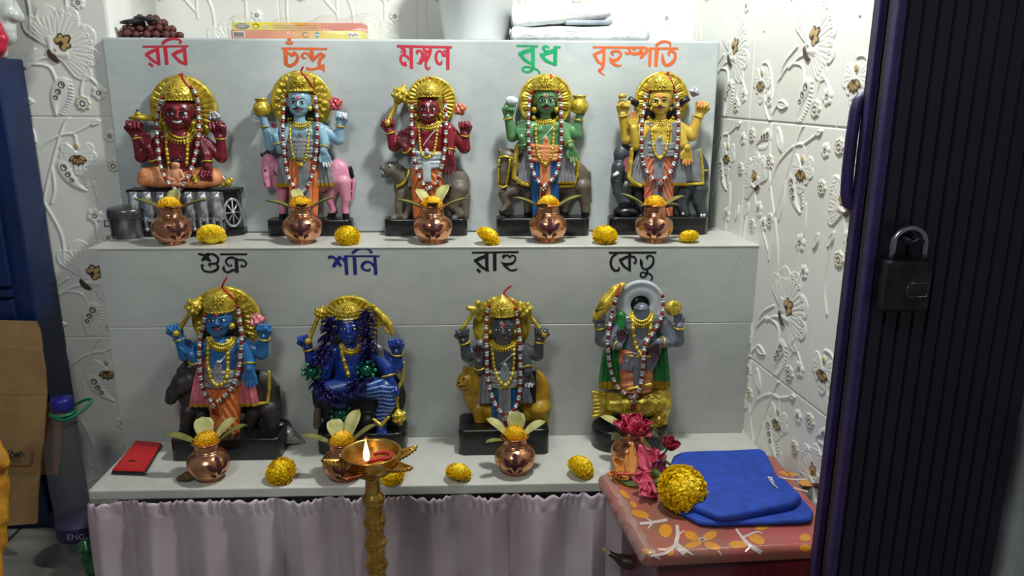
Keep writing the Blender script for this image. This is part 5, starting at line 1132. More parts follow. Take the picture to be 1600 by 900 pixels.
# ---------------------------------------------------------------- 8 dark grey statue with yellow lion
def statue_rahu():
    s = Statue('rahu', 660, 380, KL, ZL, (128, 445, 658, 745), Y2 - .001, 'dark grey four-armed statue standing before a yellow lion')
    q = s.s; M = skin('dark_grey', '#464b52', '#383c42', '#3a2226'); s.base(128, 445, 658, 745, .15)
    s.halo(278, 290, 100, 'plain', n=20)
    hb = Sculpt(.0013); s.doff = 0                                                  # serpent hood arch around the halo
    for k in range(14): t = math.radians(20 + k * 11); s.el(hb, (278 + math.cos(t) * 84, 290 - math.sin(t) * 90, -14), (16, 16, 8), 2)
    s.add(hb, 'halo_rim', GOLD)
    LI = mat('lion_yellow', '#b08a1c', .4, col2='#8f6d12', nscale=40); s.doff = -14; a = Sculpt(.0015)
    s.el(a, (390, 530, -14), (60, 92, 30), 10); s.el(a, (290, 530, -18), (130, 66, 28), 10); s.el(a, (200, 530, -8), (56, 76, 30), 8); s.el(a, (180, 488, 2), (50, 56, 32), 6)
    s.el(a, (156, 484, 16), (34, 34, 26), 5); s.ch(a, [(148, 492, 24, 20), (132, 496, 26, 14)], 4); s.ch(a, [(142, 508, 24, 11), (134, 510, 26, 8)], 2); s.ch(a, [(150, 442, 8, 10)] * 2, 3); s.ch(a, [(180, 446, 14, 9)] * 2, 3)
    for k in range(12): t = math.radians(-80 + k * 16); s.ch(a, [(176 + math.cos(t) * 30, 488 - math.sin(t) * 34, 20, 9), (182 + math.cos(t) * 54, 494 - math.sin(t) * 60, 6, 6)], 2)
    s.ch(a, [(200, 580, 2, 30), (204, 620, 6, 22), (196, 646, 10, 18), (174, 648, 20, 16)], 5); s.ch(a, [(238, 590, 10, 26), (250, 640, 14, 20), (236, 660, 28, 17)], 5)
    s.ch(a, [(412, 580, -6, 42), (420, 630, -4, 26), (424, 656, 0, 20)], 6); s.ch(a, [(372, 600, -18, 32), (360, 656, -16, 20)], 5); s.ch(a, [(440, 500, -16, 7), (444, 580, -16, 7)], 2)
    an = s.add(a, 'lion', [LI, BLACK], [(lambda X, Y, Z: (X > s.P(352, 0, 0).x) & (X < s.P(406, 0, 0).x) & (Z > s.P(0 + 380, 556, 0).z), 1)])
    mb = MB().ball(s.P(146, 476, 40), 4 * q).ball(s.P(128, 490, 36), 5 * q).tube([s.P(130, 504, 40), s.P(150, 502, 44)], 2.4 * q); mb.build('lion_face_lines', EYEB, an)
    s.doff = 14; s.drape('shawl', [(222, 345, 350), (210, 358, 430), (200, 372, 500), (196, 388, 560)], -2, 16, GREY, npl=12, amp=3)
    b = Sculpt(.0014); s.torso(b, 285, 348, 210, 352, 452, 56); s.head(b, 283, 306, 41, 56, 0, 8, 352)
    s.arm(b, [(222, 366, -6, 22), (158, 396, -4, 22), (146, 344, 6, 15)], (98, 58, 'fist', 1)); s.arm(b, [(224, 372, 4, 20), (200, 440, 18, 19), (198, 416, 32, 13)], (90, 62, 'open', 1))
    s.arm(b, [(344, 366, -6, 22), (404, 392, -4, 22), (412, 340, 6, 15)], (82, 58, 'fist', -1)); s.arm(b, [(348, 374, 4, 21), (366, 430, 16, 20), (370, 450, 28, 15)], (-80, 60, 'open', -1))
    s.add(b, 'body', M, [(s.P(197, 372, 44), [16 * q, 16 * q, 34 * q], 1), (s.P(376, 502, 44), [20 * q, 20 * q, 10 * q], 2), (s.P(374, 474, 44), [12 * q, 14 * q, 14 * q], 1)])
    legs(s, 244, 332, 492, 664, BLUEC, center=(GREY, 44)); sash(s, 286, 440, 494, 58, mat('silver_sash', '#8f9194', .4, .2, col2='#75777a'), n=4, pleat=(290, 440, 490))
    MB().tube([s.P(286, 494, 2) + V((math.cos(t) * 58 * q, -math.sin(t) * 36 * q, 0)) for t in [k * PI / 10 for k in range(11)]], 4 * q, 8).build('belt', GOLD, s.root)
    s.crown(280, 252, 44, 178, [(0, 1), (.15, 1.04), (.42, 1.0), (.46, .92), (.7, .62), (.88, .28), (1, .04)], flower=(280, 222), fr=20, nf=9)
    s.face(must=None, lip=mat('lip_dull', '#7a3038', .4), tilak=REDP); s.ball_part('earring', (240, 312, 10), 10, GOLD); s.ball_part('earring', (326, 312, 10), 10, GOLD); s.collar(283, 338, 48, 34, 15, 7)
    s.strand('long_necklace', [(246, 352), (250, 420), (268, 480), (292, 500), (314, 470), (322, 420), (322, 352)], 6.5, bead=True); s.ball_part('pendant', (292, 500, 44), 9, GOLD); s.strand('sacred_thread', [(318, 390), (290, 415), (270, 430)], 2.4, SILVER)
    sh = Sculpt(.0014); s.ch(sh, [(205, 352, 12, 14), (200, 380, 18, 14), (205, 420, 22, 13)], 4); s.add(sh, 'shoulder_shawl', MATS['silver_sash'])
    s.bangle((158, 396, -4), (146, 344, 6), .93, 18); s.bangle((200, 440, 18), (198, 416, 32), .3, 19); s.bangle((404, 392, -4), (412, 340, 6), .93, 18); s.bangle((366, 430, 16), (370, 450, 28), .35, 20)
    ax = Sculpt(.0012); s.ch(ax, [(140, 302, 22, 7), (200, 212, 8, 7)], 1); s.ch(ax, [(178, 232, 12, 12), (162, 228, 14, 9)], 2); s.ch(ax, [(196, 212, 8, 12)] * 2, 2); s.add(ax, 'held_axe', GOLD)
    s.mace((428, 320, 22), (372, 248, 8), 8, hr=28)
    garland(s, [(240, 214), (230, 240), (224, 300), (226, 380), (228, 460), (242, 530), (264, 580), (292, 606)], [(326, 224), (332, 260), (342, 330), (344, 420), (344, 500), (334, 560), (314, 594), (292, 606)], [(314, 150), (300, 158), (286, 178), (306, 196), (324, 214)], 'bead garland hanging on the dark grey statue')
statue_rahu()

# ---------------------------------------------------------------- 9 headless grey statue
def statue_ketu():
    s = Statue('ketu', 860, 380, KL, ZL, (155, 425, 668, 738), Y2 - .001, 'headless grey four-armed statue with a white ring halo on a gold fish')
    q = s.s; M = skin('grey', '#666c76', '#575c66', '#473038'); s.base(155, 425, 668, 738, .5)
    c = s.P(315, 216, -16); mb = MB(); seg = 96                                      # ring halo with an open hole
    WH = mat('halo_white', '#b9bec2', .4, col2='#a3a8ac', nscale=30); q_ = s.s; rows = []
    for r, y in ((33, 6), (33, -5), (36, -8), (58, -9), (72, -8), (76, -11), (84, -11), (87, -7), (87, 6), (33, 6)): rows.append([c + V((math.cos(2 * PI * j / seg) * r, 0, math.sin(2 * PI * j / seg) * r)) * q + V((0, y * q, 0)) for j in range(seg)])
    mb.grid(rows, 0, True); o = mb.build('halo', WH, s.root); s.reg(o)
    bk = MB().lathe([(0, 0), (34, 0), (34, 2), (0, 2)], c + V((0, 7 * q, 0)), 40, axis=(0, 1, 0)); bk.v = [tuple(c + V((0, 7 * q, 0)) + (V(v) - c - V((0, 7 * q, 0))) * q) for v in bk.v]; bk.build('halo_hollow', BLACK, o)
    s.doff = -14; f = Sculpt(.0015)                                                  # gold fish mount: split tail at left, coiled body at right
    s.ch(f, [(215, 565, 4, 30), (270, 565, 8, 42), (330, 560, 10, 48), (384, 555, 4, 44)], 8); s.el(f, (385, 565, 8), (42, 66, 26), 6)
    s.ch(f, [(385, 620, 16, 28), (350, 650, 14, 26), (290, 655, 10, 30), (240, 655, 8, 26)], 8)
    s.add(f, 'fish', GOLD); t_ = MB(); t0 = [(148, 520), (200, 528), (240, 522), (240, 602), (190, 606), (150, 612), (166, 566)]
    tl = Sculpt(.0014); 
    for k in range(7): s.ch(tl, [(236, 562 + (k - 3) * 9, 8, 9), (190, 566 + (k - 3) * 12, 10, 9), (154 + abs(k - 3) * -2, 566 + (k - 3) * 14, 8, 6)], 2.5)
    s.add(tl, 'fish_tail', GOLD)
    sc_ = MB()
    for i in range(5):
        for j in range(6):
            x, y = 262 + j * 24 + (i % 2) * 12, 536 + i * 22; d_ = s.dsurf(x, y)
            if d_: sc_.tube([s.surf(x + math.cos(a) * 11, y + math.sin(a) * 11, .5, 20) for a in [k * PI / 6 for k in range(7)]], 1.8 * q, 5)
    sc_.build('fish_scales', mat('gold_dark', '#7d6413', .4, .4), s.root)
    s.doff = 12; s.drape('shawl', [(225, 400, 262), (205, 405, 330), (182, 412, 400), (172, 418, 480), (170, 420, 510)], -6, 14, GREENC, npl=14, amp=3.4, band=(GOLDTRIM, .11))
    b = Sculpt(.0014); s.torso(b, 318, 256, 236, 398, 386, 58); s.ch(b, [(320, 262, 4, 28), (321, 236, 4, 27)], 4)
    s.arm(b, [(244, 276, -6, 22), (180, 340, -4, 24), (173, 292, 6, 16)], (92, 52, 'fist', 1)); s.arm(b, [(246, 284, 6, 20), (206, 346, 16, 20), (240, 362, 32, 14)], (80, 62, 'open', 1))
    s.arm(b, [(392, 276, -6, 22), (446, 340, -4, 25), (452, 292, 6, 16)], (100, 50, 'open', -1)); s.arm(b, [(392, 284, 6, 22), (420, 346, 18, 20), (380, 348, 34, 15)], (-110, 66, 'open', -1))
    s.add(b, 'body', M, [(s.P(252, 322, 48), [22 * q, 16 * q, 34 * q], 1), (s.P(366, 384, 48), [24 * q, 18 * q, 32 * q], 1)])
    s.el(nk := Sculpt(.0013), (320, 228, 6), (28, 9, 26), 1); s.add(nk, 'neck_stump', mat('stump_grey', '#545963', .4))
    legs(s, 244, 360, 376, 520, mat('peach_band', '#cf8f64', .45, col2='#c4623c', nscale=60), zig=.1, npl=5); s.drape('loin_cloth', [(252, 384, 384), (244, 378, 410), (240, 364, 442)], 10, 30, mat('loin_grey', '#6e7178', .45, col2='#5d6067'), npl=9, amp=2.5, rnd=True)
    s.drape('front_pleat', [(288, 324, 384), (290, 326, 450), (292, 328, 508)], 34, 8, MATS['loin_grey'], npl=6, amp=2); 
    MB().tube([s.P(316, 386, 2) + V((math.cos(t) * 62 * q, -math.sin(t) * 38 * q, 0)) for t in [k * PI / 10 for k in range(11)]], 5 * q, 8).build('belt', GOLD, s.root); s.lotus(322, 392, 16, 40, GOLD, 'belt_clasp', 90, GOLD)
    hm = Sculpt(.0013); s.ch(hm, [(272, 514, 36, 6), (316, 504, 42, 7), (352, 496, 38, 6)], 2); s.add(hm, 'hem_trim', GOLD)
    s.collar(320, 244, 40, 44, 15, 7); s.strand('long_necklace', [(288, 240), (290, 300), (300, 360), (318, 392)], 7.5, bead=True); s.strand('long_necklace', [(354, 240), (352, 300), (342, 350), (324, 392)], 7.5, bead=True); s.strand('sacred_thread', [(340, 330), (300, 372)], 2.4, SILVER)
    sl = Sculpt(.0013); s.ch(sl, [(248, 256, 6, 18), (244, 300, 10, 19)], 3); s.add(sl, 'sleeve', GREENC)
    s.bangle((180, 340, -4), (173, 292, 6), .95, 19); s.bangle((206, 346, 16), (240, 362, 32), .7, 18); s.bangle((446, 340, -4), (452, 292, 6), .95, 19); s.bangle((420, 346, 18), (380, 348, 34), .7, 18)
    fan = Sculpt(.0013); s.ch(fan, [(164, 256, 20, 16), (196, 210, 10, 24), (228, 168, 0, 20), (254, 146, -8, 10)], 4); s.add(fan, 'held_blade', GOLD)
    bl = Sculpt(.0012); s.el(bl, (432, 228, 12), (28, 28, 16), 2)
    for x, y in ((420, 220), (442, 222), (428, 244), (446, 240), (432, 208)): s.ch(bl, [(x, y, 27, 4)] * 2, 1, 's')
    s.add(bl, 'held_shield', GOLD); MB().tube([s.P(158, 240, 34), s.P(176, 206, 30), s.P(194, 226, 32), s.P(158, 240, 34)], 2 * q, 6).build('blade_mark', EYEB, s.root)
    garland(s, [(236, 176), (224, 220), (212, 270), (202, 330), (204, 400), (216, 460), (240, 510), (290, 546)], [(394, 178), (396, 220), (386, 270), (358, 320), (332, 360), (326, 420), (322, 470), (310, 520), (290, 546)], [(246, 144), (240, 160), (236, 178)], 'bead garland hanging on the headless statue')
statue_ketu()
# ================================================================== OFFERINGS
WHO = {'sun': 'the maroon seated statue', 'moon': 'the pale blue statue', 'mars': 'the maroon standing statue', 'mercury': 'the green statue', 'jupiter': 'the yellow statue', 'venus': 'the bright blue statue', 'saturn': 'the dark blue seated statue', 'rahu': 'the dark grey statue', 'ketu': 'the headless statue'}
COPPER = mat('copper', '#dba47c', 0.22, 0.88, col2='#b9805c', nscale=35); VERM = mat('vermilion_smear', '#2e070e', 0.8, col2='#430a12', nscale=150)
POTP = [(0, 0), (.016, 0), (.0182, .0018), (.0172, .004), (.026, .0095), (.0318, .0185), (.0340, .028), (.0325, .037), (.027, .0442), (.0212, .0482), (.0196, .0500), (.0206, .0515), (.0196, .0532), (.0190, .0600), (.0208, .0632), (.0236, .0655), (.0232, .0668), (.0196, .0654), (.0178, .060), (.018, .052), (0, .050)]
def pot_r(z):
    o = [(r, h) for r, h in POTP[3:16]]; return float(np.interp(z, [h for _, h in o], [r for r, _ in o]))
_pot = empty('copper_pot', (0, 0, 0)); 
_q = smooth_path(POTP[2:17], 4); _pb = MB().lathe(POTP[:2] + [(p[0], p[1]) for p in _q] + POTP[17:], seg=48).build('body', COPPER, _pot)
def pot_mark():
    mb = MB()
    for cx, cz, a, b, rot in ((0, .0285, .0052, .0125, 0), (0, .0415, .0058, .0050, 0), (-.0115, .0315, .0042, .0090, 50), (.0115, .0315, .0042, .0090, -50), (-.0085, .0155, .0036, .0062, 55), (.0085, .0155, .0036, .0062, -55)):
        c, s_ = math.cos(math.radians(rot)), math.sin(math.radians(rot)); rows = []
        for i in range(6):
            row = []
            for k in range(18):
                t = k / 18 * 2 * PI; x, z = a * math.cos(t) * i / 5, b * math.sin(t) * i / 5; X_, Z_ = cx + x * c - z * s_, cz + x * s_ + z * c; r = pot_r(Z_) + .0004 + .0003 * (1 - i / 5); an = X_ / .033 - PI / 2
                row.append(V((r * math.cos(an), r * math.sin(an), Z_)))
            rows.append(row)
        mb.grid(rows, 0, True)
    return mb.build('painted_mark', VERM, _pot)
pot_mark()
LEAFA = mat('leaf_pale', '#b9b57a', 0.45, col2='#9a9a58', nscale=60, sss=.1); LEAFD = mat('leaf_dry_shaded', '#4f4a28', 0.45, col2='#3a3820', nscale=60); LEAFO = mat('leaf_olive', '#7d7a42', 0.45, col2='#65642f', nscale=60)  # dark front leaves: shade put into the colour along with a dried tone
def leaf_mesh(name, m, L=.05, W=.0125, bend=.25, tip=.5):
    rows = []
    for i in range(13):
        t = i / 12; w = W * (math.sin(min(t * 1.25 + .12, 1) * PI / 2) if t < .7 else max(0, math.cos((t - .7) / .3 * PI / 2)) ** tip * .98 + .02 * (1 - t))
        row = []
        for j in range(7):
            u = j / 3 - 1; row.append(V((u * w, -bend * L * t * t + abs(u) * w * .35, L * t)))
        rows.append(row)
    mb = MB().grid(rows, 0); mb.tube([r[3] + V((0, -.0003, 0)) for r in rows], [.0008 * (1 - i / 14) for i in range(13)], 5)
    o = mb.build(name, m); md = o.modifiers.new('thickness', 'SOLIDIFY'); md.thickness = .0006; return o
PETY = mat('marigold_yellow', '#ffe01c', .55, col2='#f5cf10', nscale=300, sss=.35); PETO = mat('marigold_orange', '#ffd930', .55, col2='#fbc21c', nscale=300, sss=.35)
def marigold_mesh(m, seed, n=430, low=-.6, flat=.85, pw=.0017):
    """ruffled petals packed on a ball of radius 1 cm (scaled on use)"""
    rn = random.Random(seed); mb = MB(); ga = PI * (3 - math.sqrt(5))
    mb.ball((0, 0, 0), (.0080, .0080, .0070), 14)
    for i in range(n):
        z = 1 - (1 - low) * (i + .5) / n; r = math.sqrt(max(0, 1 - z * z)); a = i * ga + rn.uniform(-.15, .15)
        d = V((r * math.cos(a), r * math.sin(a), z)); b = rn.uniform(.88, 1.06)
        t = d.cross(V((0, 0, 1)) if abs(z) < .95 else V((1, 0, 0))).normalized(); nn = t.cross(d); rot = rn.uniform(-.7, .7); t, nn = t * math.cos(rot) + nn * math.sin(rot), nn * math.cos(rot) - t * math.sin(rot)
        w = pw * rn.uniform(.8, 1.25); rows = []
        for k in range(4):
            e = (.7, .88, 1.0, 1.03)[k] * b; fl = (.35, .85, 1.0, .62)[k]; cu = (0, .0003, .0012, .0026)[k]
            rows.append([V(((d * e * .01 + t * (u * w * fl) + nn * (cu + .0007 * math.sin(u * 5 + i) * (k > 1)) + d * (abs(u) * .0006 * (k > 1))))) for u in (-1, -.5, 0, .5, 1)])
        for row in rows:
            for v in row: v.z *= flat
        mb.grid(rows, 0)
    o = mb.build('marigold', m); return o
_mg = [marigold_mesh(PETY, 1, 520), marigold_mesh(PETY, 2, 460), marigold_mesh(PETO, 3, 460, -.3), marigold_mesh(PETY, 4, 900, -.6, .85, .00125)]
_mgd = [o.data for o in _mg]
def place_marigold(k, x, y, z, r, label, group, rot=(0, 0, 0), sc=None):
    o = bpy.data.objects.new('marigold', _mgd[k]); COL.objects.link(o); o.location = (x, y, z); o.scale = tuple(a * r / .01 for a in (sc or (1, 1, 1))); o.rotation_euler = rot
    return setp(o, label, 'flower', group)
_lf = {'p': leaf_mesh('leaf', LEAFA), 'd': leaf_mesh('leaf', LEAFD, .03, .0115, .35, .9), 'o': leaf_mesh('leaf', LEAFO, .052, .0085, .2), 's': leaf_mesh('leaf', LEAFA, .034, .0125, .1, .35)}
def place_leaf(kind, x, y, z, az, tilt, label, sc=1.0, twist=0.0):
    """az: direction the leaf leans to, seen from above (0 = right, 90 = away); tilt from upright"""
    o = bpy.data.objects.new('leaf', _lf[kind].data); COL.objects.link(o); md = o.modifiers.new('thickness', 'SOLIDIFY'); md.thickness = .0006
    a = math.radians(az); R_ = Matrix.Rotation(a + PI / 2, 4, 'Z') @ Matrix.Rotation(math.radians(tilt), 4, 'X') @ Matrix.Rotation(twist, 4, 'Z')
    # leaf grows from the mouth rim outward
    o.matrix_world = Matrix.Translation((x + math.cos(a) * .012, y + math.sin(a) * .012, z)) @ R_ @ Matrix.Scale(sc, 4)
    return setp(o, label, 'leaf', 'leaves in the copper pots')
POTS = [  # key, u, v of the front foot, shelf, turn, leaves (kind, azimuth, tilt, scale, words)
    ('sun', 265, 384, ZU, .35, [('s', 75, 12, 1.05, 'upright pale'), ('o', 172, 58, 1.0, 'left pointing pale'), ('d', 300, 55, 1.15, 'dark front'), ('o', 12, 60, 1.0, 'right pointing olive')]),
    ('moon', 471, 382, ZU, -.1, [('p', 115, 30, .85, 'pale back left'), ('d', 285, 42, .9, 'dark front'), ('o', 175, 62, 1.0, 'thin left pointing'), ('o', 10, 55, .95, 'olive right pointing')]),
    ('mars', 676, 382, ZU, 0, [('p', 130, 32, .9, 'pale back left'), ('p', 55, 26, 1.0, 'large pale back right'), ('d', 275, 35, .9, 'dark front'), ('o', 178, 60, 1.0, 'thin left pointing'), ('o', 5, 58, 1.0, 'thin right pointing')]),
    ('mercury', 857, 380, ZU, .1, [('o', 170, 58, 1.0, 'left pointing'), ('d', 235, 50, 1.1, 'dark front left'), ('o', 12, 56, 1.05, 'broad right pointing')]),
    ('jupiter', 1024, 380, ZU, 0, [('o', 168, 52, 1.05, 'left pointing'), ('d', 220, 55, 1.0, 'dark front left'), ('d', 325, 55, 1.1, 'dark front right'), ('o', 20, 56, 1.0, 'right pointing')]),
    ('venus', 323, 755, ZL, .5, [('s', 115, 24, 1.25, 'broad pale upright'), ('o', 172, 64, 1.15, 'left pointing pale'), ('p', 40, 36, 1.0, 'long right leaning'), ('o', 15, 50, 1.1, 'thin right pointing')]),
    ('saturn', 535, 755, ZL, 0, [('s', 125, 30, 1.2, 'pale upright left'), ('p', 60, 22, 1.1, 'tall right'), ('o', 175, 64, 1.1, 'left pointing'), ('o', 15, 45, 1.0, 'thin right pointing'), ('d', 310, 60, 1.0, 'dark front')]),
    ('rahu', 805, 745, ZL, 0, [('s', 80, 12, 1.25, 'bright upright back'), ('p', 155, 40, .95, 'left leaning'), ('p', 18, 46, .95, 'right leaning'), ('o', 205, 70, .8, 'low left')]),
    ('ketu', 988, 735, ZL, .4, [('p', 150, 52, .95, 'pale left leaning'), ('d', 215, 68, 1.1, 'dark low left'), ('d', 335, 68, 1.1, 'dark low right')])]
PXY = {}
for i, (key, u, v, zs, turn, lv) in enumerate(POTS):
    p = atz(u, v, zs); x, y = p.x, p.y + .017; PXY[key] = (x, y, zs)
    o = _pot if i == 0 else copy_tree(_pot)
    o.location = (x, y, zs); o.rotation_euler = (0, 0, turn - math.atan2(x, y) * .9); setp(o, 'copper pot with a dark red mark standing before ' + WHO[key], 'pot', 'copper pots before the statues')
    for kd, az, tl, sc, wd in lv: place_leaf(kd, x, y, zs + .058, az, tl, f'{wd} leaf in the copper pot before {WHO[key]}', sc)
    if key != 'ketu':
        rt = random.Random(i); place_marigold(2, x, y, zs + .0655, .0172, 'orange yellow marigold sitting in the pot before ' + WHO[key], 'marigolds in the copper pots', (rt.uniform(-.3, .3), rt.uniform(-.3, .3), rt.uniform(0, 6)))
for o in list(_mg) + list(_lf.values()): bpy.data.objects.remove(o)
for u, v, z, r, k, wd in ((328, 383, ZU, .0215, 0, 'on the top step between the maroon seated and pale blue statues'), (542, 383, ZU, .0195, 0, 'on the top step right of the pale blue statue'), (763, 383, ZU, .020, 1, 'on the top step left of the green statue'), (946, 382, ZU, .0200, 0, 'on the top step between the green and yellow statues'), (1078, 380, ZU, .0160, 1, 'on the top step right of the pot before the yellow statue'),
                          (437, 756, ZL, .0222, 0, 'on the lower shelf right of the bright blue statue'), (613, 757, ZL, .019, 1, 'on the lower shelf, half hidden behind the brass lamp'), (716, 754, ZL, .0195, 1, 'left of the pot before the dark grey statue'), (908, 748, ZL, .0205, 0, 'on the lower shelf left of the headless statue')):
    p = atz(u, v, z); rt = random.Random(u); sq = (1, 1, .8) if k else (1, 1, .95)
    place_marigold(k, p.x, p.y + r * .55, z + r * (.60 if k else .66), r, 'loose yellow marigold ' + wd, 'loose marigolds', (rt.uniform(.15, .6), rt.uniform(-.5, .5), rt.uniform(0, 6)), sq)
# the templates' meshes stay in use

# ------------------------------------------------------------------ brass oil lamp
BRASS = mat('brass', '#cfa552', .25, .85, col2='#a67c34', nscale=40); COPB = mat('brass_reddish', '#b0693e', .3, .9, col2='#8a4a28', nscale=50)
lc = at(580, 705, .95); LX, LY, LZ = lc.x, .95, lc.z
lampo = empty('oil_lamp', (LX, LY, 0), 'tall brass oil lamp with a burning wick, standing before the altar', 'lamp'); LO = (LX, LY, 0)
R0 = .0400; zb = LZ
MB().lathe([(0, zb - .030), (.020, zb - .030), (.031, zb - .024), (.0365, zb - .012), (.0375, zb - .003), (.0400, zb - .001), (.0402, zb), (.0385, zb + .0004), (.0365, zb - .002), (.0352, zb - .012), (.029, zb - .022), (0, zb - .026)], (LX, LY, 0), 64).build('bowl', BRASS, lampo, LO)
for az, L in ((186, .0665), (245, .0655), (332, .0660), (28, .0670), (105, .066)):
    a = math.radians(az); d = V((math.cos(a), math.sin(a), 0)); sd = V((-d.y, d.x, 0)); rows = []
    for i in range(9):
        t = i / 8; r = .026 + (L - .026) * t; w = .0165 * (1 - t) ** .75 + .0006; zc_ = zb - .020 + .009 * t * t
        rows.append([V((LX, LY, zc_)) + d * r + sd * (u * w) + V((0, 0, (u * u) * .0055 * (1 - t * .7) + (.0016 if abs(u) > .9 else 0))) for u in (-1, -.75, -.4, 0, .4, .75, 1)])
    mb = MB().grid(rows, 0)
    for i in range(2, 8): mb.tube([rows[i][1] + V((0, 0, .0004)), rows[i][3] + V((0, 0, .0006)), rows[i][5] + V((0, 0, .0004))], .0005, 5)
    o = mb.build('spout', COPB if az == 245 else BRASS, lampo, LO); md = o.modifiers.new('thickness', 'SOLIDIFY'); md.thickness = .0022
pf = [(.026, zb - .024), (.024, zb - .030), (.012, zb - .036), (.0098, zb - .042), (.0105, zb - .058), (.0102, zb - .060)]; z = zb - .062
while z > .075:
    pf += [(.0112, z), (.0146, z - .004), (.0162, z - .009), (.0146, z - .014), (.0112, z - .018), (.0122, z - .020), (.0114, z - .0215), (.0124, z - .028), (.0112, z - .0335)]; z -= .034
pf += [(.012, .066), (.016, .058), (.013, .050), (.02, .040), (.042, .026), (.058, .014), (.062, .006), (.062, 0), (0, 0)]
MB().lathe(pf, (LX, LY, 0), 40).build('stem', BRASS, lampo, LO)
MB().lathe([(0, -.004), (.0330, -.004), (.0353, 0), (0, 0)], (LX, LY, zb - .011), 48).build('oil', mat('lamp_oil', '#b8762e', .08, col2='#96561c', coat=.4), lampo, LO)
fp = atz(573, 722, zb - .008); wick = MB().tube([fp + V((0, 0, .002)), fp + V((.004, .002, .0005)), V((LX + .012, LY - .004, zb - .009)), V((LX + .023, LY - .006, zb - .008)), V((LX + .025, LY + .006, zb - .008)), V((LX + .013, LY + .015, zb - .009)), V((LX + .002, LY + .010, zb - .009))], .0022, 8, smooth=5).build('wick', REDT, lampo, LO)
fl = bpy.data.materials.new('flame'); fl.use_nodes = True; nt = fl.node_tree; nt.nodes.clear(); em = nt.nodes.new('ShaderNodeEmission'); em.inputs[0].default_value = (1, .60, .20, 1); em.inputs[1].default_value = 6; out = nt.nodes.new('ShaderNodeOutputMaterial'); nt.links.new(em.outputs[0], out.inputs[0])
MB().lathe([(0, 0), (.0030, .002), (.0044, .007), (.0040, .013), (.0026, .020), (.0012, .027), (0, .0335)], fp + V((0, 0, .001)), 20).build('flame', fl, lampo, LO)

# ------------------------------------------------------------------ things lying on the shelves
def poly_slab(sc, poly, z0, z1, rnd, wr=0.0, f1=60, seed=0, bulge=0.0, soft=0.0):
    P_ = [(p[0], p[1]) for p in poly]
    if soft:
        for _ in range(2): P_ = [q for i in range(len(P_)) for q in ((P_[i - 1][0] * (1 - soft) + P_[i][0] * soft, P_[i - 1][1] * (1 - soft) + P_[i][1] * soft), (P_[i - 1][0] * soft + P_[i][0] * (1 - soft), P_[i - 1][1] * soft + P_[i][1] * (1 - soft)))]
    n = len(P_); xs = [p[0] for p in P_]; ys = [p[1] for p in P_]; h = (z1 - z0) / 2; zc = (z0 + z1) / 2
    def f(X, Y, Z):
        d = np.full(np.broadcast(X, Y).shape, 1e9); s_ = np.ones(d.shape)
        for i in range(n):
            (ax, ay), (bx, by) = P_[i], P_[i - 1]; ex, ey = bx - ax, by - ay; wx, wy = X - ax, Y - ay; t = np.clip((wx * ex + wy * ey) / (ex * ex + ey * ey), 0, 1)
            d = np.minimum(d, (wx - ex * t) ** 2 + (wy - ey * t) ** 2); c1 = Y >= ay; c2 = Y < by; c3 = ex * wy > ey * wx
            s_ = np.where((c1 & c2 & c3) | (~c1 & ~c2 & ~c3), -s_, s_)
        d = np.sqrt(d) * s_
        w_ = wr * (np.sin(X * f1 + 2 * np.sin(Y * f1 * .6 + seed)) * .5 + np.sin(Y * f1 * 1.3 + X * f1 * .5 + seed * 2) * .5)
        hh = h + bulge * np.clip(-d / .04, 0, 1) + w_ * (Z > zc)
        a = d + rnd; b = np.abs(Z - zc) - hh + rnd
        return np.sqrt(np.maximum(a, 0) ** 2 + np.maximum(b, 0) ** 2) + np.minimum(np.maximum(a, b), 0) - rnd
    m = bulge + wr
    sc.fn(f, (min(xs), min(ys), z0 - m), (max(xs), max(ys), z1 + m), .0005); return sc
PHZ = ZL + .011
ph = empty('mobile_phone', atz(212, 712, ZL), 'red mobile phone with a black rim on the left end of the lower shelf', 'phone')
pp = [atz(u, v, PHZ) for u, v in ((173, 733), (226, 735), (253, 690), (212, 686))]
def shrink(P_, k): c = sum((V((p[0], p[1], 0)) for p in P_), V()) / len(P_); return [c + (V((p[0], p[1], 0)) - c) * k for p in P_]
def off_build(sc, name, m, par): 
    o = sc.build(name, m, par); o.data.transform(Matrix.Translation(-par.location)); return o
off_build(poly_slab(Sculpt(.0011), pp, ZL, PHZ - .003, .004), 'body', BLACK, ph)
off_build(poly_slab(Sculpt(.0011), shrink(pp, .985), ZL + .005, PHZ, .0045), 'back_cover', mat('phone_red', '#c01f22', .35, col2='#ab181c', nscale=20), ph)
sl = [atz(u, v, PHZ + .0003) for u, v in ((200, 721.5), (212, 720.5), (211, 718.5), (202, 718.8))]; MB().add([p - ph.location for p in sl], [(0, 1, 2, 3)]).build('camera_slot', BLACK, ph)
st = atz(203, 352, ZU + .0); STX, STY = -.640, 1.402
sv = empty('steel_container', (STX, STY, ZU), 'small dark steel container with a lid at the left end of the top step', 'container'); STL = mat('dark_steel', '#7c7e80', .25, .8, col2='#5a5b5d', nscale=30)
MB().lathe([(0, 0), (.028, 0), (.0305, .003), (.031, .038), (.0318, .040), (0, .040)], (0, 0, 0), 40).build('body', STL, sv); MB().lathe([(.033, .036), (.0335, .038), (.0335, .050), (.032, .053), (.029, .0545), (0, .0555)], (0, 0, 0), 40).build('lid', STL, sv)
hd_ = MB().tube([V((-.031, -.002, .030)), V((-.0395, -.004, .030)), V((-.0395, -.004, .020)), V((-.031, -.002, .020))], .0016, 6).build('clip', STL, sv)
FOIL = mat('crumpled_foil', '#b4b7b8', .3, .5, col2='#888b8c', nscale=90, bump=.9, bscale=120)
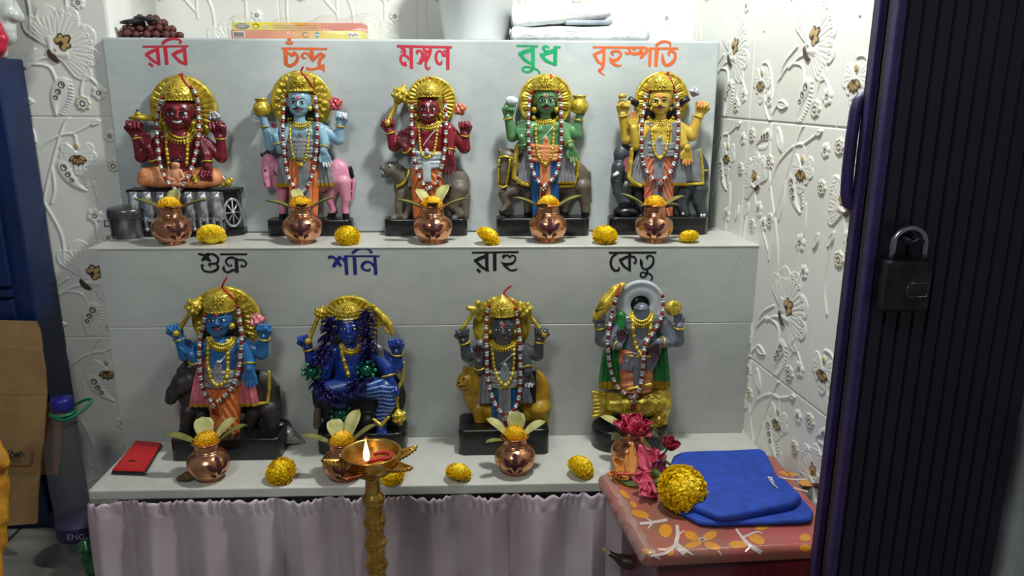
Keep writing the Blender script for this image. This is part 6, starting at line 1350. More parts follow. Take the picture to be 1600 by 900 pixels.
fo = Sculpt(.0012); a_, b_ = at(437, 668, 1.278), atz(474, 690, ZL + .004); fo.chain([a_, a_.lerp(b_, .45) + V((0, -.004, .004)), b_], [.011, .009, .003], .004); fo.cap(a_ + V((.004, -.012, -.018)), b_ + V((-.008, -.004, .001)), .008, .003, .004)
fo.cap(V((a_.x, a_.y, ZL + .006)), V((b_.x - .01, b_.y, ZL + .004)), .006, .004, .006)
setp(fo.build('foil_pouch', FOIL), 'crumpled silver foil pouch beside the base of the bright blue statue', 'pouch')
bd = Sculpt(.001); c = atz(284, 753, ZL); bd.chain([c + V((-.004, 0, .006)), c + V((.008, .002, .008)), c + V((.016, .004, .009))], [.004, .0075, .006], .003); setp(bd.build('dried_flower_bud', mat('dried_brown', '#6b4a1e', .6, col2='#4a3012', nscale=200, bump=.6)), 'small dried brown bud lying left of the pot before the bright blue statue', 'bud')

# ------------------------------------------------------------------ ledge behind the top panel
bp_ = empty('prayer_beads', (-.607, 1.50, ZT), 'heap of reddish brown prayer beads at the left end of the ledge', 'prayer beads'); RUD = mat('seed_bead', '#6a3630', .55, col2='#4a2420', nscale=300, bump=.9, bscale=400)
me_b = MB().ball((0, 0, 0), (.0068, .0068, .0062), 12).build('bead', RUD); bm_ = me_b.data; bpy.data.objects.remove(me_b); rnd = random.Random(3); nb = 0; pos = []
for lvl, (n, rx, ry, z) in enumerate(((17, .050, .030, .0060), (12, .034, .018, .0062), (15, .040, .024, .0165), (8, .022, .012, .0165), (11, .027, .016, .0265), (6, .015, .009, .0345))):
    for i in range(n):
        t = i / n * 2 * PI + lvl * .4; pos.append(V((math.cos(t) * rx + .004 + rnd.gauss(0, .0015), math.sin(t) * ry + rnd.gauss(0, .001), z + rnd.uniform(0, .002))))
pos += [V((.062, -.01, .0062)), V((-.060, -.006, .006)), V((-.055, .01, .006))]
for p in pos:
    o = bpy.data.objects.new('bead', bm_); COL.objects.link(o); o.parent = bp_; o.location = p; o.rotation_euler = (rnd.random() * 3, rnd.random() * 3, 0); o.scale = (rnd.uniform(.9, 1.1),) * 3
MB().tube(pos[:17], .0012, 5, closed=True).build('string', mat('bead_string', '#5a2a24', .8), bp_)
cl = Sculpt(.0012); c = V((-.622, 1.472, ZT + .028)); cl.ell(c, (.022, .008, .0045), Matrix.Rotation(-.1, 3, 'Y'), .002); cl.ell(c + V((.026, 0, .005)), (.022, .008, .0038), Matrix.Rotation(.12, 3, 'Y'), .004); setp(cl.build('leather_pouch', mat('dark_leather', '#3a3b3e', .45, col2='#18181a', nscale=50)), 'flat dark pouch lying on the brown prayer beads', 'pouch')
def grad_mat(name, cols, x0, x1):
    m = mat(name, cols[0], .45); nt = m.node_tree; b = nt.nodes['Principled BSDF']; tc = [x for x in nt.nodes if x.type == 'TEX_COORD'][0]; sx = nt.nodes.new('ShaderNodeSeparateXYZ'); mr = nt.nodes.new('ShaderNodeMapRange'); mr.inputs[1].default_value = x0; mr.inputs[2].default_value = x1; r = nt.nodes.new('ShaderNodeValToRGB')
    e = r.color_ramp.elements; e[0].color = (*lin(cols[0]), 1); e[1].color = (*lin(cols[-1]), 1)
    for i, c in enumerate(cols[1:-1]): k = e.new((i + 1) / (len(cols) - 1)); k.color = (*lin(c), 1)
    nt.links.new(tc.outputs['Object'], sx.inputs[0]); nt.links.new(sx.outputs[0], mr.inputs[0]); nt.links.new(mr.outputs[0], r.inputs[0]); nt.links.new(r.outputs[0], b.inputs['Base Color']); return m
def text_mesh(txt, size, name, m, par, M4):
    cu = bpy.data.curves.new('t', 'FONT'); cu.body = txt; cu.size = size; cu.align_x = 'CENTER'; cu.align_y = 'CENTER'; t = bpy.data.objects.new('t', cu); COL.objects.link(t)
    bpy.context.view_layer.update(); me = bpy.data.meshes.new_from_object(t.evaluated_get(bpy.context.evaluated_depsgraph_get())); bpy.data.objects.remove(t); me.transform(M4); me.materials.clear(); me.materials.append(m); o = bpy.data.objects.new(name, me); COL.objects.link(o); o.parent = par; return o
FRONT = Matrix.Rotation(PI / 2, 4, 'X')
def disc(mb, x, y, z, rx, rz, n=24, hole=0):
    if hole: mb.grid([[V((x + rx * k * math.cos(i / n * 2 * PI), y, z + rz * k * math.sin(i / n * 2 * PI))) for i in range(n)] for k in (hole, 1)], 0, True)
    else: mb.add([V((x + rx * math.cos(i / n * 2 * PI), y, z + rz * math.sin(i / n * 2 * PI))) for i in range(n)], [tuple(range(n))])
YB = 1.47; xl, xr = at(361, 52, YB).x, at(567, 52, YB).x; hw = (xr - xl) / 2; bz = at(460, 47.8, YB).z - ZT
NAVY = mat('print_navy', '#2a2f6a', .5); PWH = mat('print_white', '#dfe0da', .5); PDK = mat('print_dark', '#3a3420', .5); PBLU = mat('print_blue', '#2f7f9a', .5)
for i, (cols, z0, h, wd) in enumerate(((['#d8694a', '#d8704c', '#dc8a48', '#e0c83a', '#d8d23a'], 0, bz, 'lower'), (['#dcd32a', '#e0cf24', '#d99a34', '#cf5a3c', '#c8443c'], bz + .0002, .0135, 'upper'))):
    bx = empty('incense_box', ((xl + xr) / 2 + i * .0015, YB + .03, ZT + z0), f'long thin red and yellow incense box, the {wd} of two on the ledge', 'box', 'incense boxes on the ledge')
    MB().box((0, 0, h / 2), (hw - i * .001, .03, h / 2), bev=.0008).build('carton', grad_mat('carton_print_' + wd, cols, -hw, hw), bx)
    yf = -.0303; S_ = hw / 103                                # metres per photo pixel along the front
    if i == 1:
        mb = MB(); disc(mb, -hw + 17 * S_, yf, h / 2, 11.5 * S_, h * .40); mb.build('offer_badge', NAVY, bx)
        text_mesh('10%', .0088, 'badge_text', mat('print_yellow', '#e3d37a', .5), bx, Matrix.Translation((-hw + 13.5 * S_, yf - .0003, h / 2)) @ FRONT); text_mesh('FREE', .0036, 'badge_text', PWH, bx, Matrix.Translation((-hw + 23.5 * S_, yf - .0003, h * .64)) @ FRONT)
        mb = MB(); disc(mb, -hw + 38 * S_, yf, h / 2, 5.2 * S_, h * .34, hole=.78); mb.build('round_logo', PDK, bx); mb = MB(); disc(mb, -hw + 53 * S_, yf, h / 2, 4.5 * S_, h * .3, hole=.4); mb.build('round_logo', mat('print_pale', '#e8dcb0', .5), bx)
        mb = MB()
        for r_ in range(2):
            for k in range(26): mb.box((-hw + (66 + k * 2.6) * S_, yf, h * (.62 - .3 * r_)), (1.0 * S_, .0001, h * .045))
        mb.build('small_print', mat('print_brown', '#8a5a20', .5), bx)
    else:
        MB().box((-hw + 12 * S_, yf, h * .5), (9.5 * S_, .0001, h * .36)).build('barcode_patch', PWH, bx); mb = MB()
        for k in range(14): mb.box((-hw + (4.6 + k * 1.15) * S_, yf - .0003, h * .5), (.3 * S_ * (1 + k % 3), .0001, h * .26))
        mb.build('barcode', PDK, bx); mb = MB(); disc(mb, -hw + 116 * S_, yf, h * .5, 4.6 * S_, h * .36, hole=.75); mb.build('round_logo', PDK, bx)
        mb = MB(); disc(mb, -hw + 134 * S_, yf, h * .5, 3.6 * S_, h * .38); mb.build('round_logo', PBLU, bx); MB().box((-hw + 134 * S_, yf - .0003, h * .5), (2.6 * S_, .0001, h * .08)).build('logo_bar', PWH, bx)
        MB().box((-hw + 191 * S_, yf, h * .5), (8 * S_, .0001, h * .34)).build('label_patch', PWH, bx); mb = MB()
        for k in range(6): mb.box((-hw + (185 + k * 2.4) * S_, yf - .0003, h * (.5 + .08 * math.sin(k * 2))), (.8 * S_, .0001, h * .1))
        mb.build('small_print', PDK, bx)
# clear plastic wrapper around the boxes
PLAST = mat('clear_plastic', '#e6e4d4', .12, alpha=.22, spec=.8, bump=.5, bscale=50)
rows = []
for i in range(41):
    x = at(352, 50, YB).x + (at(592, 50, YB).x - at(352, 50, YB).x) * i / 40; row = []
    for j in range(17):
        a = PI * j / 16; e = .041 * (1 if 1 < i < 39 else .6); hh = .036 + .006 * math.sin(i * .55) + .010 * math.exp(-((i - 33) / 3.5) ** 2) - .006 * math.exp(-((i - 12) / 6) ** 2); row.append(V((x, YB + .03 - math.cos(a) * e, ZT + .0008 + hh * max(0, math.sin(a)) ** .7 + .0016 * math.sin(i * 1.7 + j * 2.3) * math.sin(a))))
    rows.append(row)
o = MB().grid(rows, 0).build('plastic_wrapper', PLAST); setp(o, 'clear crumpled plastic wrapper over the two incense boxes', 'wrapper')
# white bucket
bk = empty('plastic_bucket', (at(744, 55, 1.56).x, 1.56, ZT), 'plain white plastic bucket standing on the middle of the ledge', 'bucket'); r0 = (at(797, 55, 1.5).x - at(692, 55, 1.5).x) / 2
MB().lathe([(0, 0), (r0 - .004, 0), (r0, .004), (r0 + .020, .17), (r0 + .024, .172), (r0 + .024, .178), (r0 + .019, .178), (r0 + .015, .17), (r0 - .006, .008), (0, .006)], (0, 0, 0), 56).build('body', mat('bucket_white', '#e2e4e4', .35, col2='#d9dcdc', nscale=6), bk)
MB().tube([V((math.cos(t) * (r0 + .022), math.sin(t) * (r0 + .022), .160)) for t in [k * PI / 20 for k in range(40)]], .0025, 6, closed=True).build('rim_band', MATS['bucket_white'], bk)
# newspaper bundles
def news_mat():
    m = mat('newsprint', '#d6d8d4', .8, col2='#c4c8c6', nscale=12); nt = m.node_tree; b = nt.nodes['Principled BSDF']; tc = [x for x in nt.nodes if x.type == 'TEX_COORD'][0]; rp = [x for x in nt.nodes if x.type == 'VALTORGB'][0]
    mp = nt.nodes.new('ShaderNodeMapping'); mp.inputs['Rotation'].default_value = (PI / 2, 0, 0); nt.links.new(tc.outputs['Object'], mp.inputs[0]); br = nt.nodes.new('ShaderNodeTexBrick'); br.inputs['Scale'].default_value = 1; br.inputs['Brick Width'].default_value = .012; br.inputs['Row Height'].default_value = .0024; br.inputs['Mortar Size'].default_value = .0007; br.offset_frequency = 3
    br.inputs['Color1'].default_value = (.30, .31, .33, 1); br.inputs['Color2'].default_value = (.75, .77, .78, 1); br.inputs['Mortar'].default_value = (1, 1, 1, 1); nt.links.new(mp.outputs[0], br.inputs[0])
    ns = nt.nodes.new('ShaderNodeTexNoise'); ns.inputs['Scale'].default_value = 22; nt.links.new(tc.outputs['Object'], ns.inputs[0]); rr = nt.nodes.new('ShaderNodeValToRGB'); rr.color_ramp.elements[0].position = .47; rr.color_ramp.elements[1].position = .53; nt.links.new(ns.outputs[0], rr.inputs[0])
    mx = nt.nodes.new('ShaderNodeMix'); mx.data_type = 'RGBA'; nt.links.new(rr.outputs[0], mx.inputs[0]); mx.inputs[6].default_value = (1, 1, 1, 1); nt.links.new(br.outputs[0], mx.inputs[7]); m2 = nt.nodes.new('ShaderNodeMix'); m2.data_type = 'RGBA'; m2.blend_type = 'MULTIPLY'; m2.inputs[0].default_value = 1; nt.links.new(rp.outputs[0], m2.inputs[6]); nt.links.new(mx.outputs[2], m2.inputs[7]); nt.links.new(m2.outputs[2], b.inputs['Base Color']); return m
NEWS = news_mat()
x0, x1 = at(799, 50, 1.47).x, at(1018, 50, 1.47).x
sc = Sculpt(.0018); poly_slab(sc, [(x0, 1.47), (x1 - .01, 1.465), (x1, 1.48), (x1, 1.60), (x0, 1.61)], ZT, ZT + .023, .009, .0022, 55, 1, .004); setp(sc.build('newspaper_bundle', NEWS), 'long newspaper wrapped bundle lying directly on the ledge', 'bundle', 'newspaper bundles on the ledge')
x2 = at(957, 20, 1.48).x; sc = Sculpt(.0018); h = (x2 - x0) / 2; poly_slab(sc, [(-h, -.06), (h, -.055), (h, .06), (-h, .06)], 0, .028, .010, .002, 50, 4, .004)
o = sc.build('newspaper_bundle', NEWS); o.location = ((x0 + x2) / 2 + .002, 1.545, ZT + .0335); o.rotation_euler = (0, -.105, 0); setp(o, 'shorter tilted newspaper bundle stacked on top of the long one', 'bundle', 'newspaper bundles on the ledge')
sc = Sculpt(.0018); poly_slab(sc, [(x0 + .1, 1.49), (x2 + .002, 1.488), (x2 + .002, 1.6), (x0 + .1, 1.6)], ZT + .029, ZT + .038, .004, .001, 60, 2, .001); setp(sc.build('newspaper_sheet', mat('bluish_print', '#9aa2ac', .7, col2='#7a828c', nscale=30)), 'folded bluish printed sheet wedged between the two newspaper bundles', 'paper')
# ================================================================== CURTAIN, PACKAGES, FLOWERS, LEFT CORNER, DOOR
rn = random.Random(11); fold = []
x = 0
while x < 1.2: fold.append((x, rn.uniform(.5, 1))); x += rn.uniform(.022, .055)
fx = np.array([f[0] for f in fold]); fa = np.array([f[1] for f in fold])
CX0, CX1, NX, NZ = -.628, .300, 420, 36; rows = []
for j in range(NZ + 1):
    t = j / NZ; z = .1925 * (1 - t) + .003 * t; row = []
    for i in range(NX + 1):
        s_ = i / NX; x = CX0 + (CX1 - CX0) * s_; xx = x - CX0
        ph_ = np.interp(xx, fx, np.arange(len(fx)) * PI); am = np.interp(xx, fx, fa)
        y = 1.131 - (.006 + .016 * t ** .7) * am * math.sin(ph_) - .010 * math.sin(xx * 9 + 1) * t - .004 * math.sin(xx * 61 + 3 * t) * (1 - t * .6)
        zz = z
        if t < .10: y += .0035 * math.sin(xx * 420 + math.sin(xx * 90) * 3) * (1 - t * 6); zz = z + .004 * abs(math.sin(xx * 150 + math.sin(xx * 37))) * (.10 - t) * 10 - .002
        row.append(V((x + .004 * math.sin(ph_ * 2) * t, y - .012, zz)))
    rows.append(row)
SAT = mat('satin_lilac', '#bdb0b7', .38, col2='#a5959b', nscale=5, spec=.6)
o = MB().grid(rows, 0).build('curtain', SAT); md = o.modifiers.new('thickness', 'SOLIDIFY'); md.thickness = .0012; setp(o, 'gathered pale lilac satin curtain hanging below the lower shelf', 'curtain')

# ------------------------------------------------------------------ wrapped cloth packages at the right
RED = mat('sheet_red', '#a8524e', .28, col2='#8a5a4a', nscale=14, coat=.5, bump=.25, bscale=25); RDK = mat('sheet_dark_red', '#6a1c26', .35, col2='#561420', nscale=12, coat=.4)
ORA = mat('sheet_orange', '#cf8a2a', .35, coat=.5); BRN = mat('sheet_white', '#c9b8b0', .35, coat=.5)
ZP = .239
C = lambda u, v: atz(u, v, ZP)
pk = empty('bedsheet_package', (.33, 1.0, .21), 'red bedsheet with orange flowers and white twigs in clear plastic, under the blue bag', 'package', 'bedsheet packages at the right')
top = [C(932, 738), C(1004, 866), C(1262, 853)]; top.append(V((.494, top[2].y, ZP))); top.append(V((.490, 1.168, ZP))); top.append(C(1235, 733)); 
off_build(poly_slab(Sculpt(.002), top[:5] + [], ZL + .0015, ZP, .010, .0007, 40, 2, .001, .04), 'cloth', RED, pk)
_pc = [o for o in pk.children][0].data; PKB = BVHTree.FromPolygons([v.co + pk.location for v in _pc.vertices], [tuple(p.vertices) for p in _pc.polygons]); DZ = [0.0004]
def C(u, v):
    h = PKB.ray_cast(CAM, ray(u, v).normalized()); return (h[0] - ray(u, v).normalized() * DZ[0]) if h[0] is not None else atz(u, v, ZP)
def flat(mb, pts, mi, dz=.0012):
    DZ[0] += .00002
    if any(C(*p) is None for p in pts): return
    c = (sum(p[0] for p in pts) / len(pts), sum(p[1] for p in pts) / len(pts)); mb.grid([[C(c[0] + (u - c[0]) * k, c[1] + (v - c[1]) * k) for u, v in pts] for k in (.02, .35, .7, 1)], mi, True, False)
def blob(mb, cx, cy, a, b, rot, mi, dz=.0012):
    r = math.radians(rot); flat(mb, [(cx + a * math.cos(t) * math.cos(r) - b * math.sin(t) * math.sin(r), cy + (a * math.cos(t) * math.sin(r) + b * math.sin(t) * math.cos(r)) * .75) for t in [k * PI / 12 for k in range(24)]], mi, dz)
def twig(mb, pts, w0, w1, dz=.0015):
    DZ[0] += .00003; q = smooth_path(pts, 4); L_, R_ = [], []
    for i, (x, y) in enumerate(q):
        a = q[max(i - 1, 0)]; b = q[min(i + 1, len(q) - 1)]; dx, dy = b[0] - a[0], b[1] - a[1]; l = math.hypot(dx, dy) or 1; w = w0 + (w1 - w0) * i / (len(q) - 1); L_.append((x - dy / l * w, y + dx / l * w)); R_.append((x + dy / l * w, y - dx / l * w))
    rw = [[C(*a), C(*b)] for a, b in zip(L_, R_)]; rw = [r for r in rw if r[0] is not None and r[1] is not None]
    if len(rw) > 1: mb.grid(rw, 1, False, False)
mb = MB()
for a in ((1000, 803, 15, 7, 20), (1040, 829, 10, 14, 0), (1080, 837, 13, 8, 45), (1109, 837, 13, 8, -40), (1113, 853, 14, 7, 25), (1083, 851, 14, 6, -20), (1153, 851, 14, 8, 0), (1182, 842, 15, 9, 40), (1192, 823, 12, 6, -20), (1258, 840, 9, 8, 0), (1258, 856, 9, 8, 0), (1013, 862, 12, 6, 25), (1046, 862, 9, 7, 70), (1235, 741, 11, 4, 0), (1262, 755, 14, 6, 10), (1225, 738, 8, 3, 0), (965, 752, 14, 4, 40), (976, 772, 12, 4, 50), (990, 788, 8, 4, 60), (985, 760, 12, 5, 10)): blob(mb, *a, 0)
for pts, a, b in (([(1058, 820), (1059, 836), (1057, 851), (1070, 866)], 2.5, 4), ([(1057, 850), (1045, 858), (1028, 858)], 3, 1.5), ([(1057, 850), (1072, 860), (1083, 867)], 3, 1), ([(1059, 836), (1070, 828)], 2, .6), ([(1043, 812), (1020, 816), (1000, 818)], 2.5, 2), ([(1020, 816), (1012, 826)], 2, .8), ([(1020, 816), (1008, 808)], 1.5, .6), ([(1150, 826), (1160, 840), (1172, 852), (1190, 864)], 1.5, 4), ([(1160, 840), (1182, 831), (1192, 834)], 2, .6), ([(1172, 852), (1164, 862)], 2, .8), ([(1122, 860), (1128, 868)], 1.5, .5), ([(1212, 745), (1240, 749), (1265, 748)], 1, 1.5), ([(1240, 762), (1262, 768)], 1.2, 1.2), ([(1016, 868), (1040, 864), (1057, 852)], 2.5, 2)): twig(mb, pts, a, b)
blob(mb, 1097, 843, 6, 5, 0, 1, .0020); blob(mb, 1097, 843, 4, 3.4, 0, 2, .0024)
for v in mb.v: pass
o = mb.build('printed_flowers', [ORA, BRN, RED], pk); o.data.transform(Matrix.Translation(-pk.location))
mbw = MB(); wp = [(931, 737), (950, 766), (968, 798), (986, 832), (1006, 868)]; wq = smooth_path(wp, 6); rws = []; rr_ = random.Random(2)
for i, (u, v) in enumerate(wq): rws.append([atz(u - 3 + k * 7, v + k * 1.5, ZP) + V((rr_.uniform(-.002, .002), rr_.uniform(-.002, .002), (.001 + .0035 * math.sin(k * 1.1) + rr_.uniform(0, .003)) - (.012 if k == 0 else 0))) for k in range(5)])
mbw.grid(rws, 0, False, False); o = mbw.build('plastic_edge', mat('shiny_plastic', '#cfcabd', .08, alpha=.24, spec=1.0), pk); o.data.transform(Matrix.Translation(-pk.location))
pk2 = empty('bedsheet_package', (.34, 1.0, 0), 'dark red bedsheet package under the flowered one, lowest at the right', 'package', 'bedsheet packages at the right')
off_build(poly_slab(Sculpt(.003), [(.225, 1.105), (.235, .900), (.475, .900), (.475, 1.105)], 0.001, ZL, .012, .002, 30, 5, 0), 'cloth', RDK, pk2)
mb = MB(); rr_ = random.Random(4)
for k in range(26):
    x, z = rr_.uniform(.245, .47), rr_.uniform(.05, .2); a = rr_.uniform(.005, .011); n = 10; mb.add([V((x + a * math.cos(t), .8985, z + a * .6 * math.sin(t))) for t in [i * 2 * PI / n for i in range(n)]], [tuple(range(n))], k % 2, False)
o = mb.build('printed_flowers', [mat('dull_pink', '#9a4a58', .4), mat('dull_orange', '#9a5a2a', .4)], pk2); o.data.transform(Matrix.Translation(-pk2.location))

# ------------------------------------------------------------------ blue cloth bag
BLUE = mat('bag_blue', '#1440a8', .7, col2='#10368f', nscale=60, bump=.2, bscale=900)
ZB = .246; B = lambda u, v, z=ZB: atz(u, v, z)
bg = empty('cloth_bag', (.38, 1.06, ZP), 'folded blue cloth bag lying on the flowered red package', 'bag')
z1, z2 = ZP + .011, ZP + .024
low = [B(1048, 790, z1), B(1098, 817, z1), B(1268, 812, z1), B(1272, 796, z1), B(1222, 742, z1), B(1060, 735, z1)]; upp = [B(1036, 768, z2), B(1128, 806, z2), B(1240, 786, z2), B(1254, 772, z2), B(1216, 742, z2), B(1196, 703, z2), B(1185, 699, z2), B(1052, 706, z2)]
off_build(poly_slab(Sculpt(.0017), low, ZP + .0022, z1, .005, .0012, 45, 3, .0012, .10), 'lower_fold', BLUE, bg); off_build(poly_slab(Sculpt(.0017), upp, z1 - .001, z2, .006, .0014, 38, 1, .0015, .10), 'upper_fold', BLUE, bg)
tg = [B(1199, 744.5, z2 + .004), B(1206, 745, z2 + .004), B(1210, 755, z2 + .004), B(1216, 764, z2 + .004), B(1207, 757, z2 + .004), B(1202, 750, z2 + .004)]; MB().add([p - bg.location for p in tg], [tuple(range(6))], 0, False).build('woven_label', mat('label_white', '#b9bcc4', .6), bg)
mb = MB()
for k in range(5): mb.add([B(1201.5 + k * 2.2, 747.5 + k * 2.6, z2 + .0043) - bg.location, B(1204.5 + k * 1.9, 747.3 + k * 2.6, z2 + .0043) - bg.location, B(1204.9 + k * 1.9, 748.6 + k * 2.6, z2 + .0043) - bg.location, B(1202 + k * 2.2, 748.8 + k * 2.6, z2 + .0043) - bg.location], [(0, 1, 2, 3)], 0, False)
mb.build('label_lettering', mat('label_ink', '#20242e', .6), bg)

# ------------------------------------------------------------------ flowers on the package
def petal_rows(c, d, n, L, Wd, cur=.25, ruf=.0012, seed=0, cup=.3):
    """a curved petal: grows from c along d, opening towards n"""
    d = V(d).normalized(); n = V(n); n = (n - d * n.dot(d)).normalized(); s_ = d.cross(n); rows = []; rr = random.Random(seed); p0 = rr.uniform(0, 6)
    for i in range(10):
        t = i / 9; w = Wd * max(.02, math.sin(t ** .8 * PI * .80 + .12)); row = []
        for j in range(9):
            u = j / 4 - 1; row.append(V(c) + d * (L * t) + s_ * (w * u) + n * (cur * L * t * t - cup * w * (1 - u * u) + ruf * t * t * math.sin(u * 7 + p0 + t * 3)) + d * (-L * u * u * (.10 * t + .22 * t ** 4)))
        rows.append(row)
    return rows
def flower(name, label, petals, m, c, extra=(), solid=.0005):
    root = empty(name, c, label, 'flower'); c = V(c)
    for k, (p, d, n, L, Wd, cu, cup) in enumerate(petals):
        mb = MB().grid(petal_rows(V(p) - c, d, n, L, Wd, cu, .0014 + L * .02, k, cup), 0); o = mb.build('petal', m[k % len(m)] if isinstance(m, list) else m, root); md = o.modifiers.new('thickness', 'SOLIDIFY'); md.thickness = solid
    for nm, pts, r, mm in extra: MB().tube([V(p) - c for p in pts], r, 8, smooth=4).build(nm, mm, root)
    return root
PINK = mat('petal_crimson', '#b81f42', .5, col2='#9a1636', nscale=60, sss=.1); ROSE = mat('petal_rose', '#cf4a66', .5, col2='#b02f4c', nscale=70, sss=.1); DPINK = mat('petal_dark_red', '#8a1020', .55, col2='#6a0a18', nscale=90); ORP = mat('petal_amber', '#cf8a34', .5, col2='#b8702a', nscale=80, sss=.1); STEM = mat('stem_green', '#4a5a24', .5, col2='#38481a', nscale=60)
kx, ky, kz = PXY['ketu']; c0 = V((kx + .002, ky - .002, kz + .066)); pts_ = []
rr = random.Random(9)
for ring, (n, el, L, Wd) in enumerate(((8, 10, .036, .019), (7, 38, .030, .016), (6, 62, .024, .013))):
    for k in range(n):
        a = k / n * 2 * PI + ring * .5 + rr.uniform(-.15, .15); e = math.radians(el + rr.uniform(-8, 8)); d = V((math.cos(a) * math.cos(e), math.sin(a) * math.cos(e), math.sin(e))); pts_.append((c0 + V((0, 0, .002 * ring)), d, V((-math.cos(a) * .3, -math.sin(a) * .3, 1)), L * rr.uniform(.9, 1.1), Wd, rr.uniform(-.1, .45), .25))
fl_ = flower('hibiscus', 'ruffled crimson pink double flower sitting in the pot before the headless statue', pts_, [PINK, ROSE, PINK], c0)
mb = MB()
for k in range(10): a = k * .63; mb.ball((math.cos(a) * .005, -.010 + math.sin(a) * .004, .018 + .003 * math.sin(k * 2)), .0013, 6)
mb.build('stamens', mat('anther_cream', '#d8b48a', .6), fl_)
T = lambda u, v, z: atz(u, v, z)
z0 = ZP + .010
c1 = T(1022, 736, ZP + .020)       # crimson trumpet with long red stamen
f1 = flower('hibiscus', 'dark pink hibiscus with a long red stamen reaching left across the package', [
    (c1, T(1000, 700, ZP + .05) - c1, V((-.3, -1, .3)), .046, .017, -.12, .35), (c1, T(1022, 692, ZP + .045) - c1, V((.2, -1, .3)), .042, .016, .15, .3), (c1, T(985, 722, ZP + .02) - c1, V((0, -.4, 1)), .040, .013, .1, .35), (c1, T(1040, 702, ZP + .04) - c1, V((.4, -.6, .5)), .036, .014, .2, .3), (c1, T(1030, 722, ZP + .032) - c1, V((.3, -1, .2)), .022, .010, .3, .4)],
    [ROSE, PINK, ROSE, PINK, mat('petal_mauve', '#8a4468', .5, col2='#6e3050', nscale=80)], c1, [('stamen', [c1, T(990, 741, ZP + .018), T(958, 740, ZP + .016)], .0022, mat('stamen_red', '#c03a34', .5)), ('calyx', [c1, T(1036, 748, ZP + .018), T(1046, 752, ZP + .014)], .0055, STEM)])
mb = MB(); rr = random.Random(5)
for k in range(34): t = rr.uniform(0, .62); p = T(955, 740.5, ZP + .016).lerp(T(990, 741, ZP + .018), t); a = rr.uniform(0, 6.28); mb.ball(p - c1 + V((0, math.cos(a) * .005, math.sin(a) * .005)), .0012, 6)
mb.build('anthers', mat('anther_amber', '#c8862c', .6), f1)
c2 = T(985, 745, ZP + .008)
flower('hibiscus', 'amber yellow hibiscus petals curling up at the left end of the package', [(c2, T(988, 702, ZP + .045) - c2, V((-.2, -1, .2)), .054, .011, -.05, .25), (c2, T(960, 722, ZP + .025) - c2, V((0, -.6, 1)), .040, .013, .2, .35), (c2, T(955, 742, ZP + .010) - c2, V((0, -.3, 1)), .036, .010, .15, .3)], ORP, c2, [('calyx', [c2, T(992, 748, ZP + .008)], .004, STEM)])
c3 = T(1022, 757, ZP + .016)
flower('hibiscus', 'light pink drooping hibiscus bloom left of the big marigold', [(c3, T(992, 748, ZP + .026) - c3, V((0, -.6, 1)), .036, .015, .1, .4), (c3, T(996, 775, ZP + .014) - c3, V((-.2, -.8, .6)), .038, .016, .1, .4), (c3, T(1010, 788, ZP + .010) - c3, V((.3, -1, .4)), .034, .014, .15, .4), (c3, T(1018, 775, ZP + .02) - c3, V((.6, -1, .3)), .028, .012, .2, .4)], [ROSE, mat('petal_pink', '#d86a80', .5, col2='#c04a64', nscale=70, sss=.1)], c3, [('calyx', [c3, T(1036, 747, ZP + .02)], .0055, STEM)])
c4 = T(1045, 698, ZP + .034); pts_ = []; rr = random.Random(21)
for k in range(12):
    a = k * 2.4; e = rr.uniform(.1, 1.2); d = V((math.cos(a) * math.cos(e), math.sin(a) * math.cos(e) - .3, math.sin(e))); pts_.append((c4, d, V((0, -.5, 1)), .021 * rr.uniform(.8, 1.1), .009, .3, .3))
flower('carnation', 'small dark red ruffled bloom on a bent green stem, rightmost of the picked flowers', pts_, [DPINK, PINK], c4, [('stem', [c4, T(1036, 716, ZP + .032), T(1058, 732, ZP + .030), T(1072, 742, ZP + .026)], .0022, STEM)])
lf = MB(); L0, L1 = T(966, 752, ZP + .004), T(1000, 757, ZP + .008); lf.grid(petal_rows(L1, L0 - L1, V((0, -.2, 1)), (L0 - L1).length, .007, .05, .0004, 1, .2), 0); o = lf.build('leaf', STEM); md = o.modifiers.new('thickness', 'SOLIDIFY'); md.thickness = .0006; setp(o, 'narrow green leaf under the pink flowers on the package', 'leaf')
gs = MB().tube([T(1028, 752, ZP + .012), T(1046, 745, ZP + .018), T(1056, 738, ZP + .03)], [.004, .0045, .002], 8, smooth=4).build('flower_bud', STEM); setp(gs, 'green bud stalk between the pink flowers and the big marigold', 'bud')
p = T(1070, 800, ZP + .004); place_marigold(3, p.x, p.y + .018, ZP + .030, .0325, 'largest yellow marigold, on the edge of the blue bag', 'loose marigolds', (.75, 0, .3), (1, 1, .92))
bn = Sculpt(.0014); q = [at(944, 858, 1.06), at(955, 866, 1.055), at(975, 877, 1.045), at(1000, 882, 1.035), at(1030, 884, 1.03)]; 
bn.chain(q, [.0035, .0035, .010, .0125, .0125], .004); 
o = bn.build('banana', [mat('banana_dark', '#1c1510', .45, col2='#2a2014', nscale=80), mat('banana_stalk', '#b0a67a', .5)], None, [(q[0], [.009, .02, .009], 1)]); setp(o, 'overripe dark banana with a pale stalk beside the curtain and packages', 'banana')

